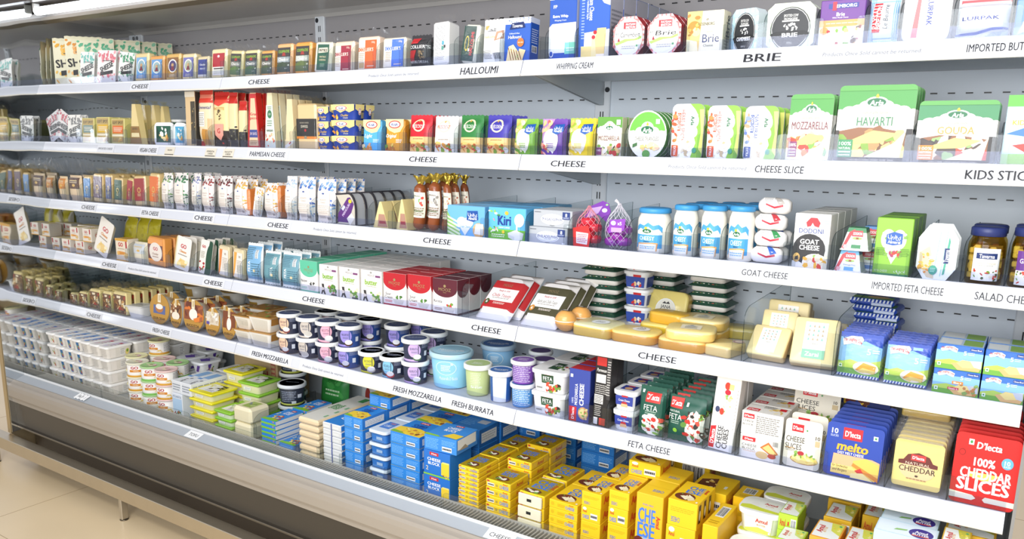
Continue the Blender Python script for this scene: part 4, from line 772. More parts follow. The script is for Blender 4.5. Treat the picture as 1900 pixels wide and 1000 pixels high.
def spread(c, word, sub, blobs): return [('p', [(.56, 1), (1, 1), (1, 0), (.62, 0), (.72, .2), (.78, .3), (.72, .42), (.8, .55), (.74, .68), (.82, .8), (.72, .9)], '#86bf3f'), ('p', [(.86, .9), (1, .9), (1, .1), (.88, .2), (.94, .5)], '#e9ec7a'), ('e', .73, .7, .12, .12, '#f3f4ec'), ('e', .70, .5, .13, .10, '#f3f4ec'), T(.66, .70, .07, 'Arla', '#1c6b40', .2, .04, rot=-90), T(.36, .62, .075, word, '#c8442c' if c != '#34519c' else c, .55, .005, rot=-90), ('r', .18, .52, .28, .84, c), T(.23, .68, .05, sub, '#ffffff', .28, .01, rot=-90), ('n', 26, .16, .06, .62, .40, ['#f1ebda', '#e3d8bb', '#f8f5ea', '#c7b28a'], 5, .08), ('n', 12, .02, .1, .16, .85, blobs, 3, .07), ('r', .04, .06, .24, .26, c), T(.14, .16, .05, 'EXTRA', '#ffffff', .16, rot=-90), ('e', .76, .17, .07, .05, '#3e9a7c')]
for uL, uR, vT, c, w, lab, bl in ((1243, 1304, 193, '#dc5a2c', 'HERBS & SPICES', 'herb spread tub on edge with orange band', ['#d8452e', '#e98a44', '#7a3b6a', '#c65a2a']), (1309, 1371, 196, '#db5528', 'HERBS & SPICES', 'herb spread tub on edge beside the natural one', ['#d8452e', '#e98a44', '#7a3b6a', '#c65a2a']), (1377, 1441, 197, '#34519c', 'NATURAL', 'natural spread tub on edge with blue band', ['#5a74b8', '#8a9cc8', '#3f5390', '#b79a74'])):
    item(2, uL, uR, vT, slicepack, lab, 'spread_tub', 'tub', D=.045, ctray='#f1f2f0', ccard='#f7f8f5', front=spread(c, w, 'CREAM CHEESE', bl), back=3, r=.014, sheet=.006)
def arlaslice(c1, word, wc, badge, food, tray=1): return [*cloud(c1, .70), ('r', 0, .93, 1, 1, '#57a24a'), *arla(.5, .78, .26, .115), T(.5, .655, .04, 'naturally tasty', '#9cc48c', .44, s=.3), FIT(.5, .54, .12, word, wc, .46 if len(word) < 9 else .84, .008), ('p', [(0, 0), (1, 0), (1, .38), (.6, .45), (.3, .46), (0, .40)], '#8a5a38' if tray else '#efe3c2'), ('n', 30, .06, .1, .86, .38, food, 6, .10), ('p', [(.1, .24), (.5, .42), (.84, .38), (.6, .26)], '#f0d476'), ('p', [(.3, .02), (.86, .03), (.92, .42), (.78, .26), (.5, .12)], '#f3e8c2'), *([('r', 0, 0, 1, .075, '#2a2523'), ('r', 0, 0, .05, .42, '#33291f'), ('r', .92, 0, 1, .44, '#2a2523'), ('l', .2, .02, .8, .06, 1, '#8d8a86')] if tray else []), ('r', .05, .07, .25, .30, badge), FIT(.15, .25, .05, '100%', '#ffffff', .16, .01), FIT(.15, .19, .03, 'NATURAL', '#ffffff', .16, .01), ('l', .07, .08, .23, .16, 2, '#e8efe8')]
item(2, 1457, 1540, 175, slicepack, 'white and green mozzarella slices with toast picture', 'cheese_slice_pack', 'cheese pack', D=.03, ctray='#e9e4d2', ccard='#f4f2e8', front=arlaslice('#4f9c46', 'MOZZARELLA', '#7a3a44', '#8a3f6c', ['#e3a552', '#f3cf7c', '#c9803a', '#7fae4c', '#d8402e', '#f6e3a0'], 0), back=2, lean=.06)
item(2, 1545, 1691, 158, slicepack, 'large black tray of havarti slices, green lettering', 'cheese_slice_pack', 'cheese pack', D=.03, ctray='#2a2624', ccard='#f2f0e6', front=arlaslice('#4c9a48', 'HAVARTI', '#3d7f55', '#3f8f5c', ['#8a5a34', '#6b4226', '#b98a54', '#f0d67c', '#7da23c']), back=3, lean=.06, gap=.009)
item(2, 1694, 1846, 187, slicepack, 'large black tray of gouda slices, orange lettering', 'cheese_slice_pack', 'cheese pack', D=.03, ctray='#2a2624', ccard='#f2f0e6', front=arlaslice('#3f8a58', 'GOUDA', '#e8983c', '#ef8a34', ['#3a3230', '#f1e8d2', '#8fb06a', '#cf4a34', '#4a3c36', '#e9dcc0']), back=2, lean=.06)
item(2, 1856, 1950, 176, carton, 'pale blue kids cheese stick carton with green lid band', 'cheese_stick_carton', 'cheese box', D=.035, c='#bfe3f2', ct='#4fae4a', front=[('r', 0, .84, 1, 1, '#5cb83c'), ('r', 0, .0, 1, .18, '#8cc24a'), T(.32, .62, .07, 'KIDS', '#f0cf2e', .4, .03), ('p', [(.05, .46), (.4, .54), (.9, .5), (.5, .42)], '#3a78c0'), ('p', [(.2, .3), (.6, .34), (.5, .2)], '#d8433a')], back=2)
# ================================================================ MIDDLE SHELF
def bag(W, H, D, c, lc, lcm=(), tall=.3, seed=1):
    """clear bag of grated cheese with a label and a loose gathered top"""
    m = MB(); d = pouchmap(W*.94, H*.74, D*.9, .004); nx = 10
    zz = [H*.74*j/10 for j in range(11)]
    for sg in (-1, 1):
        vs = [((i/nx-.5)*W*.94, sg*d((i/nx-.5)*W*.94, z), z+.001) for z in zz for i in range(nx+1)]
        m.add(vs, [[j*(nx+1)+i, j*(nx+1)+i+1, (j+1)*(nx+1)+i+1, (j+1)*(nx+1)+i] for j in range(10) for i in range(nx)], 'c:'+c, True)
    l = MB(); art(l, [('r', .08, .36, .92, .68, lc), ('r', .2, .58, .8, .61, '#d9c08a'), ('e', .55, .46, .12, .04, '#d9b469'), ('l', .2, .52, .8, .56, 1, '#e4d2ad')]+list(lcm), W*.94, H, lambda a, b, e: (a, -max(d(a, b), D*.10)-.0012-e, b), grid=W/9)
    f = MB(); f.box(-W/2, W/2, -D/2, D/2, 0, H*.76, 'f:#ffffff', .008); flapmesh(f, W, D, H*.75, H*.40, 'f:#ffffff', seed, W*1.25)
    return [('grated_cheese', m.mesh('grated_cheese'), []), ('label', l.mesh('label'), []), ('film_bag', f.mesh('film_bag'), [])]
item(3, 106, 122, 312, bag, 'clear grated cheese bag with orange label', 'grated_cheese_bag', 'cheese bag', D=.035, c='#ecd0a4', lc='#d28a35', seed=2)
item(3, 125, 149, 309, bag, 'clear grated cheese bag with dark brown label', 'grated_cheese_bag', 'cheese bag', D=.035, c='#ead0a8', lc='#5a3a26', seed=3, back=1, gap=.02)
for uL, uR, vT, lb, lab, rr in ((153, 168, 326, '#5a8fd0', 'cream cheese block with light blue label', 0), (170, 190, 322, '#4a2045', 'cream cheese block with dark plum label', .03), (194, 207, 323, '#3b3f7e', 'cream cheese block with indigo label', 0), (209, 226, 329, '#1f4f3c', 'cream cheese block with bottle green label', .03), (230, 245, 330, '#a83240', 'cream cheese block with tilted crimson label', .12), (247, 271, 326, '#a02828', 'cream cheese block with tall brick red label', -.05), (274, 294, 321, '#e37632', 'cream cheese block with tangerine label', .03)):
    item(3, uL, uR, vT, vac, lab, 'cheese_block', 'cheese', D=.045, c='#e9cf98', bg=lb, lr=(.06, .16, .94, .88), cm=[('e', .45, .48, .16, .12, '#d9bd63'), ('e', .45, .48, .11, .08, lb), ('l', .3, .2, .62, .34, 2, '#d9cba0')], flap=.022, seed=uL, roll=rr, lean=.06, back=2, film='f:#fffdf6')
def cow(c, c2): return [('n', 24, .0, .74, 1, 1, [c, c2, c], 3, .06), ('n', 8, .0, .02, .14, .7, [c, c2], 5, .035), ('n', 10, .88, .02, 1, .7, [c, c2], 7, .045), ('r', .15, .03, .84, .70, '#efe6dc'), ('e', .5, .66, .07, .018, '#3c5a9c'), T(.5, .52, .04, 'KOLIOS', '#9d8f86', .4, .004), T(.5, .46, .04, 'Cheese', '#a99c92', .3, .0), ('l', .2, .2, .8, .40, 5, '#cbbfb4'), ('l', .2, .06, .55, .16, 3, '#b9ada4'), ('r', .6, .06, .8, .12, '#a79d98')]
for uL, uR, vT, c, c2, lab, n in ((296, 315, 322, '#2f6b4a', '#8db36a', 'cow spotted pouch in green, first of the green pair', 2), (318, 343, 322, '#2f6b4a', '#4f8f5c', 'cow spotted pouch in green, wider of the green pair', 3), (352, 367, 323, '#3a4f9c', '#6a80bc', 'cow spotted pouch in navy blue', 2), (370, 391, 328, '#8c2a2c', '#b04a44', 'cow spotted pouch in brick red', 3), (401, 425, 328, '#5a2024', '#7d2f34', 'cow spotted pouch in dark maroon', 3), (430, 453, 334, '#e0a63a', '#efc860', 'cow spotted pouch in golden yellow', 2), (486, 510, 341, '#d9962e', '#e9b450', 'cow spotted pouch in amber with window', 2), (524, 545, 328, '#a6c6e4', '#c3d8ea', 'cow spotted pouch in palest blue, narrow', 1), (547, 579, 330, '#7fb0e4', '#3f66b4', 'cow spotted pouch in sky blue, wide', 2), (582, 617, 334, '#8ab8e8', '#4a72bc', 'cow spotted pouch in sky blue, last of all', 3)):
    item(3, uL, uR, vT, pouch, lab, 'cheese_pouch', 'cheese pack', D=.035, c='#efe9e4', front=cow(c, c2), back=n, lean=.08, roll=-.02)
for uL, uR, vT, lab in ((455, 464, 349, 'orange cheese block beside the golden cow pouch'), (512, 521, 343, 'orange cheese block beside the amber cow pouch')):
    item(3, uL, uR, vT, vac, lab, 'cheese_block', 'cheese', D=.06, c='#f08a3c', bg='#f2e9da', cm=(), lr=(.3, .05, .9, .2), flap=.012, dv=False, y0=.05)
item(3, 467, 485, 348, slicepack, 'white cow pouch leaning beside the amber one', 'cheese_pouch', 'cheese pack', D=.02, ctray='#efe9e2', ccard='#f3f1ee', front=cow('#e0a63a', '#efc860'), roll=.12, lean=.1, dv=False, y0=.045)
def quarter(W, H, D, c, cm, dark='#2f2d33'):
    n = 14; pol = [(-W/2, .0), (W/2, .0)]+[(W/2-W*(1-math.cos(math.pi/2*q/n))*.35, H*.45+H*.55*math.sin(math.pi/2*q/n)) for q in range(n+1)]+[(-W/2+W*.5*(1-q/6), H*.25+H*.70*(q/6)) for q in range(6, -1, -1)]
    P = [(a, b) for a, b in pol]
    m = MB(); m.prism(P, -D/2, -D/2+.004, dark); cx, cz = 0, H*.45
    art(m, [('p', [((cx+(a-cx)*.88)/W+.5, (cz+(b-cz)*.90)/H) for a, b in P], '#c9c3b4'), ('p', [(.10, .1), (.62, .1), (.90, .66), (.72, .86), (.60, .84), (.14, .36)], c), *cm], W, H, fr(D))
    t = MB(); s2 = [(cx+(a-cx)*.9, cz+(b-cz)*.92) for a, b in P]; t.prism(s2, -D/2+.004, D/2, 't:#b9bcc0'); return [('film_lid', m.mesh('film_lid'), []), ('tub_body', t.mesh('tub_body'), [])]
item(3, 622, 662, 357, quarter, 'quarter-round tub with purple film and white sticker', 'cheese_tub', 'tub', D=.045, c='#5c2f78', cm=[T(.52, .48, .085, 'MANOURI', '#d9c9e4', .55, .02, rot=52), ('e', .72, .74, .08, .06, '#d9c63a'), ('p', [(.55, .22), (.78, .4), (.92, .24), (.7, .02)], '#e9e6de'), ('p', [(.3, .5), (.42, .62), (.5, .56), (.38, .44)], '#c9d0ec')], back=5, gap=.004)
for uL, uR, vT, lab, dx in ((690, 722, 375, 'yellow cheese triangle with dark red label', -.012), (733, 757, 371, 'yellow cheese triangle with red flash', .010)):
    item(3, uL, uR, vT, wedge, lab, 'cheese_wedge', 'cheese wedge', D=.05, c='#f0dc9a', bg='#b98a72', lr=(.3, .08, .95, .55), cm=[('r', .4, .2, .9, .3, '#9c2c34')], lean=dx, top=.12, back=2)
def sausage(W, H, D, lab_c, cm):
    m = MB(); n = 16; L_ = H*.86; pts = [(.010*math.sin(math.pi*t/n)-.004, 0, .006+L_*t/n) for t in range(n+1)]
    rr = [W/2*min(1, (math.sin(math.pi*min(1, max(0, t/n)))*3.0+.25))*.96 for t in range(n+1)]
    m.tube(pts, rr, 'g:#8a4a26', 16)
    l = MB(); f = lambda b: .010*math.sin(math.pi*b/L_)-.004; R_ = W/2
    art(l, [('r', .05, .28, .95, .82, lab_c), *cm], W*1.5, L_, lambda a, b, e: (f(b)+(R_+e)*math.sin(a/R_), -(R_+e)*math.cos(a/R_), b+.006), grid=W*.22, eps=.0008)
    g = MB(); n2 = 8; vs = []
    for j in range(4):
        for i in range(n2+1): vs.append(((i/n2-.5)*W*(.5+.35*j), .004*math.sin(i*2.1+j), L_+.004+(H-L_)*j/3+.003*math.sin(i*1.7)))
    g.add(vs, [[j*(n2+1)+i, j*(n2+1)+i+1, (j+1)*(n2+1)+i+1, (j+1)*(n2+1)+i] for j in range(3) for i in range(n2)], 'm:#b59a3c', True)
    return [('smoked_cheese', m.mesh('smoked_cheese'), []), ('label', l.mesh('label'), []), ('foil_end', g.mesh('foil_end'), [])]
def gar(c): return [T(.5, .74, .03, 'ORIGINAL', '#4a3524', .5), ('n', 10, .2, .55, .8, .72, c, 3, .08), ('l', .15, .32, .85, .5, 5, '#7d5c3c'), FIT(.5, .42, .04, 'SMOKED', '#3d6a3c', .6)]
item(3, 760, 781, 330, sausage, 'smoked cheese sausage with green and red label', 'smoked_cheese_sausage', 'smoked cheese', D=.035, lab_c='#e9efd8', cm=gar(['#6faa3c', '#d8402e', '#f0ede0']), roll=.05, back=1, gap=.012, dv=False)
item(3, 787, 808, 326, sausage, 'smoked cheese sausage with grey pepper label', 'smoked_cheese_sausage', 'smoked cheese', D=.035, lab_c='#dcd9d2', cm=gar(['#5a5550', '#8d8880', '#c9c5bc']), roll=.05, back=2, gap=.012, dv=False)
item(3, 813, 828, 330, sausage, 'smoked cheese sausage with cream ham label', 'smoked_cheese_sausage', 'smoked cheese', D=.035, lab_c='#efe4cc', cm=gar(['#c98a6a', '#b56a4a', '#e3c9a8']), roll=.05, back=2, gap=.012, dv=False)
item(3, 829, 900, 382, carton, 'light blue cream cheese square carton with heart', 'cream_cheese_carton', 'cheese box', D=.08, c='#6fb2e2', ct='#8cc4ea', front=[('p', [(0, .0), (0, .8), (.1, .6), (.2, .4), (.36, .1), (.4, 0)], '#8fbf6a'), *[('p', [(.0, .12*i), (.34, .12*i-.2), (.36, .12*i-.14), (.0, .12*i+.06)], '#dcebc8') for i in range(1, 6)], ('e', .40, .48, .13, .16, '#e9eef0'), ('e', .58, .48, .13, .16, '#e9eef0'), ('p', [(.27, .46), (.71, .46), (.49, .04)], '#e9eef0'), ('p', [(.53, .55), (.55, .84), (.82, .86), (.84, .58), (.7, .5)], '#1f4f9c'), T(.69, .74, .10, '\u0627\u0644\u0645\u0631\u0627\u0639\u064a', '#ffffff', .24, .02), T(.69, .61, .09, 'Almarai', '#ffffff', .22, .02), T(.49, .34, .08, 'Cream Cheese', '#5a9ad0', .28, s=.2), ('e', .86, .24, .16, .24, '#d9b07a'), ('p', [(.74, .12), (.78, .44), (.98, .46), (.98, .1)], '#f3f0e6')], back=2)
item(3, 905, 976, 386, carton, 'blue and green cream cheese carton with milk jug', 'cream_cheese_carton', 'cheese box', D=.085, c='#62b8ea', ct='#62b0e0', front=[('r', 0, 0, 1, .34, '#6fba3e'), ('n', 18, 0, .1, .3, .9, ['#8fcf5c', '#dfe8d8', '#f4f4ee', '#e88a9a', '#4f9a34'], 4, .035), FIT(.44, .62, .30, 'Kiri', '#1f3f8c', .34, .05), ('e', .5, .84, .05, .06, '#f0b63a'), T(.44, .40, .05, 'CREAM CHEESE', '#ffffff', .3), ('e', .84, .64, .13, .2, '#f4f5f3'), ('e', .84, .66, .07, .12, '#dfe6ea'), ('p', [(.76, .5), (.80, .5), (.80, .25), (.76, .25)], '#f6f7f5'), ('p', [(.54, .24), (.74, .34), (.96, .26), (.93, .06), (.72, .02), (.56, .10)], '#eceeea'), ('p', [(.56, .10), (.72, .02), (.72, .14), (.55, .2)], '#d6dad6'), ('l', .1, .08, .46, .2, 2, '#f2f6e0'), ('e', .42, .26, .04, .05, '#f2cf3a')], back=2)
phil = [('e', .5, .46, .30, .32, '#eef0f3'), ('e', .5, .46, .275, .28, '#8d949c'), ('e', .5, .46, .265, .26, '#f0f2f5'), FIT(.5, .47, .17, 'PHILADELPHIA', '#2b3a72', .5, .01), T(.5, .32, .05, 'CREAM CHEESE', '#6d7688', .24), ('r', .76, .50, .95, .92, '#2b3f7c'), T(.855, .76, .2, '8', '#e9ecf3', .1, .03), ('l', .78, .54, .93, .64, 2, '#c5cde0'), T(.5, .12, .07, 'Original', '#5d636b', .2), ('l', .04, .82, .2, .9, 1, '#5d636b'), ('r', .88, .06, .95, .16, '#dfe3e7')]
xm = (X_at(981, .036, zs(3, 2.6)+.03)+X_at(1052, .036, zs(3, 2.6)+.03))/2; wm = X_at(1052, .036, zs(3, 2.6)+.03)-X_at(981, .036, zs(3, 2.6)+.03)
PH = carton(wm, .047, .065, '#b3b7bc', front=phil, ct='#c9ccd0', cr='#a9adb3')
for j in range(3): spawn(PH, 'cream_cheese_carton', f'silver cream cheese box, lower layer, {ORD[j]} in its file', 'cheese box', (xm, .069+j*.067, zs(3, xm)+.0004), 0, 0, 0, 'silver cream cheese boxes')
for j in range(2): spawn(PH, 'cream_cheese_carton', f'silver cream cheese box, upper layer, {ORD[j]} in its file', 'cheese box', (xm+.012, .072+j*.067, zs(3, xm)+.0480), 0, 0, 0, 'silver cream cheese boxes')
divider(3, xm-wm/2-.004, 'clear acrylic divider just left of the silver cream cheese boxes'); divider(3, xm+wm/2+.012, 'clear acrylic divider just right of the silver cream cheese boxes')
def netbag(W, H, D, cball, ccard, wired, cnet='#f2e9ea', seed=1, knot=True):
    r_ = random.Random(seed); R_ = W*.29; b = []; balls = []
    pos = [(-.5, 0, 0), (.5, 0, .1), (0, -.25, .95), (-.45, .05, 1.75), (.5, .0, 1.85), (.0, -.2, 2.7)]
    out = []
    for i, (x, y, z) in enumerate(pos):
        m = MB(); cx, cy, cz = x*R_*1.7, y*R_, R_*1.02+z*R_*.85
        if cz+R_*.6 > H*.80: continue
        m.lathe([(0, cz-R_*.55), (R_*.8, cz-R_*.5), (R_, cz-R_*.2), (R_, cz+R_*.2), (R_*.8, cz+R_*.5), (0, cz+R_*.55)], 'g:'+cball, 18, cx, cy)
        out.append(('wax_cheese', m.mesh('wax_cheese'), []))
    n = MB(); hh = H*.72
    def S(u, t):
        k = math.sin(math.pi*min(1, .12+t*.95))**.6 if t < .75 else max(.08, (1-t)/.25*.62)
        return ((W*.52)*k*math.cos(u), D*.48*k*math.sin(u), .003+t*H*.92)
    for d in (1, -1):
        for i in range(12):
            n.tube([S(2*math.pi*i/12+d*q*.22, q/14) for q in range(15)], .0006, cnet, 3)
    if knot: n.tube([(0, 0, H*.90), (-.004, 0, H*.95), (-.012, 0, H)], [.004, .003, .005], cnet, 6)
    out.append(('net', n.mesh('net'), []))
    c = MB(); art(c, [('p', [(.10, .0), (.75, .0), (.82, .30), (.7, .52), (.05, .44)], ccard), ('p', [(.22, .1), (.68, .08), (.72, .34), (.2, .36)], '#e9e3e0'), ('l', .26, .12, .66, .32, 5, wired)] if wired else [('p', [(.3, .35), (.95, .42), (.98, .66), (.36, .62)], ccard), T(.75, .56, .07, 'x5', '#f3eef6', .16, .03), ('e', .5, .56, .10, .045, '#f1edf5'), ('r', .42, .38, .85, .47, '#c9a0dc')], W, H, lambda a, b, e: (a, -D*.5-.003-e, b))
    c.v += []; out.append(('paper_tag', c.mesh('paper_tag'), []))
    return out
x, z, w_, h_ = item(3, 1060, 1106, 378, netbag, 'red net of wax cheeses with red tag', 'cheese_net', 'net bag', D=.055, cball='#c8283a', ccard='#d8302e', wired='#c8506a', cnet='#e99aa4', knot=False, dv=False)
m = MB(); m.prism([(-.045, .0), (.0, .02), (.028, .0), (.036, .03), (.026, .052), (.008, .058), (-.03, .04)], -.001, .001, '#7d35a8'); art(m, [('p', [(.05, .1), (.5, .4), (.62, .75), (.2, .62)], '#c9a6dc'), ('e', .72, .55, .1, .1, '#f0eaf5'), ('e', .78, .82, .05, .05, '#9fd48c')], .08, .058, lambda a, b, e: (a, -.001-e, b))
spawn([('card', m.mesh('card'), [])], 'purple_card', 'purple card tucked behind the red cheese net', 'card', (x+.004, .105, z+.066), 0, .25)
item(3, 1114, 1162, 373, netbag, 'purple net of wax cheeses with knotted top', 'cheese_net', 'net bag', D=.06, cball='#8f2f9c', ccard='#8e44b4', wired=None, cnet='#e6e2ea', seed=4, back=0)
def cheesyjar(W, H, D): return jar(W/2, H, '#f1ede0', '#3d96d0', wrap=[('r', .36, .12, .64, .58, '#4fa4d6'), ('p', [(.36, .58), (.4, .65), (.46, .62), (.5, .69), (.55, .62), (.6, .65), (.64, .58)], '#4fa4d6'), ('p', [(.36, .48), (.42, .56), (.46, .52), (.5, .60), (.55, .52), (.6, .55), (.64, .46), (.64, .42), (.36, .42)], '#f1f3ee'), ('e', .49, .50, .05, .055, '#f4f5ee'), ('e', .49, .50, .046, .048, '#1c6b40'), T(.49, .50, .05, 'Arla', '#ffffff', .07, .02), ('e', .48, .57, .015, .025, '#f2c52e'), ('r', .38, .28, .60, .41, '#4fa4d6'), FIT(.49, .345, .09, 'CHEESY', '#ffffff', .15, .012), T(.49, .27, .03, 'SPREAD', '#223c5c', .06), ('p', [(.39, .06), (.59, .06), (.6, .24), (.55, .25), (.4, .23)], '#e9a85c'), ('p', [(.40, .06), (.58, .06), (.585, .215), (.545, .225), (.405, .205)], '#f3f1e6'), ('l', .42, .10, .57, .18, 2, '#7fb9dc')], neck=.86, lidh=.0125)
for uL, uR, vT, lab in ((1170, 1231, 387, 'wide cream jar with blue lid nearest the nets'), (1239, 1285, 381, 'cheese spread jar, second along from the nets'), (1290, 1338, 382, 'cheese spread jar, third along from the nets'), (1341, 1390, 383, 'cheese spread jar, fourth along from the nets')):
    zq = zs(3, 3); wq = X_at(uR, .036, zq+.03)-X_at(uL, .036, zq+.03)
    item(3, uL, uR, vT, cheesyjar, lab, 'cheese_jar', 'jar', D=wq, back=0 if uL == 1170 else 2, gap=.006, y0=.038)
def roll(W, H, D, c):
    m = MB(); pts = [(0, -D/2+D*q/10, H/2) for q in range(11)]
    m.tube(pts, [H*.30, H*.46]+[H*.49]*7+[H*.46, H*.3], '#efece8', 14)
    art(m, [('p', [(.05, .3), (.4, .8), (.55, .8), (.3, .2)], c), ('r', .5, .3, .95, .7, '#f6f5f2'), ('l', .55, .35, .9, .65, 3, '#b9b5b0'), ('p', [(.1, .15), (.45, .05), (.8, .2), (.8, .28), (.45, .14), (.12, .25)], '#c8283a')], D*.8, H, lambda a, b, e: (H*.49*math.sin((b/H-.75)*2.6)+(0), a, H/2+(H*.49+e)*math.cos((b/H-.75)*2.6)), grid=H*.2, eps=.001)
    return [('cheese_log', m.mesh('cheese_log'), [])]
x0 = X_at(1423, .05, zs(3, 3.1)+.03)
for k, (Y, n, c, lab) in enumerate(((.075, 0, '#2f5fb4', 'lowest white cheese log, blue corner'), (.081, 1, '#2f8a4c', 'white cheese log, second from below, green corner'), (.087, 2, '#b8303a', 'white cheese log, second from above, red band'), (.093, 3, '#b9b2ab', 'topmost white cheese log, plain end'), (.122, 0, '#c8283a', 'white cheese log behind the lowest one'), (.128, 1, '#2f5fb4', 'white cheese log behind the second one'))):
    spawn(roll(.045, .0385, .074, c), 'cheese_log', lab, 'cheese log', (x0-.004+(.003 if n % 2 else -.002), Y, zs(3, x0)+.0006+n*.0388), math.pi/2)
item(3, 1468, 1537, 397, carton, 'white and black goat cheese carton with salad picture', 'goat_cheese_carton', 'cheese box', D=.07, c='#f0eee9', ct='#f3f1ec', cr='#e9e5dd', front=[('e', .46, .36, .46, .28, '#2a292a'), ('r', .0, .14, .9, .40, '#2a292a'), ('p', [(.32, .84), (.44, .93), (.62, .93), (.72, .84), (.68, .76), (.56, .78), (.5, .84), (.46, .78), (.36, .76)], '#c8323a'), FIT(.48, .695, .09, 'DODONI', '#34498f', .68, .01), FIT(.46, .50, .09, 'GOAT', '#ffffff', .52, .03), FIT(.47, .395, .09, 'CHEESE', '#ffffff', .56, .03), ('e', .13, .20, .10, .085, '#c9a25c'), ('p', [(.08, .16), (.18, .16), (.18, .24), (.1, .22)], '#2a2a2a'), ('e', .66, .12, .36, .17, '#f3efe4'), ('n', 26, .36, .02, .95, .24, ['#e6d9b8', '#d8432e', '#8fb35a', '#f3ead2', '#f2b63a'], 6, .09), ('l', .82, .82, .96, .9, 2, '#a9c0dc')], back=3)
def pyramid(W, H, D, c, word):
    m = MB(); k = .62
    v = [(-W/2, -D/2, 0), (W/2, -D/2, 0), (W/2, D/2, 0), (-W/2, D/2, 0), (-W/2*k, -D/2*k, H), (W/2*k, -D/2*k, H), (W/2*k, D/2*k, H), (-W/2*k, D/2*k, H)]
    m.add(v, [[3, 2, 1, 0], [0, 1, 5, 4], [1, 2, 6, 5], [2, 3, 7, 6], [3, 0, 4, 7]], '#eef0ee')
    f = lambda b: 1-(1-k)*b/H
    art(m, [('r', 0, .80, 1, 1, c), ('p', [(0, .1), (.12, .8), (.4, .95), (.3, .75), (.1, .05)], '#d6343a'), ('r', .28, .62, .82, .88, '#d6343a'), FIT(.55, .75, .13, 'SOIGNON', '#ffffff', .44, .02), ('e', .55, .54, .22, .06, '#9cc25c'), ('r', .5, .5, .62, .58, '#8c3a24'), FIT(.55, .36, .07, word, '#8d9298', .5, .005), ('r', .35, .10, .72, .26, c if c != '#eef0ee' else '#7fb9dc'), ('e', .85, .16, .14, .1, '#f6f4ea'), ('r', .05, .1, .2, .25, '#e6a8ac')], W, H, lambda a, b, e: (a*f(b), -D/2*f(b)-e, b))
    art(m, [('r', 0, .8, 1, 1, c)], D, H, lambda a, b, e: (W/2*f(b)+e, a*f(b), b)); art(m, [('r', 0, 0, 1, 1, c)], W*k, D*k, lambda a, b, e: (a, b-D/2*k, H+e))
    t = MB(); t.loft([(0, W+.006, D+.006, .008), (.002, W+.006, D+.006, .008)], '#f1f2f0')
    return [('carton', m.mesh('carton'), []), ('base_rim', t.mesh('base_rim'), [])]
xq = (X_at(1545, .05, zs(3, 3.4))+X_at(1602, .05, zs(3, 3.4)))/2; zq = zs(3, xq)
spawn(pyramid(.058, .050, .055, '#5fa6d2', 'Fromage Frais'), 'goat_cheese_pyramid', 'white tapered goat cheese box with blue band, underneath', 'cheese box', (xq, .067, zq+.0004))
spawn(pyramid(.058, .050, .055, '#2f7f4c', 'Queso de cabra'), 'goat_cheese_pyramid', 'white tapered goat cheese box with green top', 'cheese box', (xq+.010, .069, zq+.0508))
spawn(pyramid(.058, .050, .055, '#3f7fc0', 'Fromage'), 'goat_cheese_pyramid', 'white tapered goat cheese box with blue top, behind', 'cheese box', (xq+.034, .128, zq+.0508)); spawn(pyramid(.058, .050, .055, '#3f7fc0', 'Fromage'), 'goat_cheese_pyramid', 'white tapered goat cheese box supporting the blue-topped one', 'cheese box', (xq+.03, .128, zq+.0004))
divider(3, X_at(1543, .036, zq+.03), 'clear acrylic divider just left of the goat cheese pyramids')
item(3, 1618, 1689, 405, carton, 'lime green feta carton with heart shaped window', 'feta_carton', 'cheese box', D=.065, c='#8cc43e', ct='#78b13a', cr='#6fa63a', front=[('e', .35, .64, .20, .17, '#e6efd2'), ('e', .65, .64, .20, .17, '#e6efd2'), ('p', [(.16, .60), (.84, .60), (.5, .22)], '#e6efd2'), ('e', .36, .64, .17, .14, '#f2f1ea'), ('e', .64, .64, .17, .14, '#f2f1ea'), ('p', [(.2, .60), (.8, .60), (.5, .27)], '#f2f1ea'), ('n', 16, .25, .32, .75, .44, ['#d8402e', '#7fae4c', '#a63a5c'], 2, .05), ('n', 12, .18, .6, .82, .76, ['#7fae4c', '#d89a8a', '#e0e8d0'], 4, .05), ('p', [(.3, .56), (.3, .72), (.5, .77), (.74, .74), (.74, .57), (.5, .54)], '#2a5cae'), T(.52, .69, .06, '\u0627\u0644\u0645\u0631\u0627\u0639\u064a', '#ffffff', .36, .02), T(.52, .60, .055, 'Almarai', '#ffffff', .34, .02), ('l', .05, .36, .3, .5, 5, '#5c8f2c'), ('l', .7, .36, .95, .5, 5, '#5c8f2c'), ('r', 0, 0, 1, .06, '#2f7a4c'), FIT(.24, .10, .04, 'FETA CHEESE', '#dcedc0', .36, .006), T(.75, .11, .05, '\u0641\u064a\u062a\u0627', '#eef6dc', .3)], back=2)
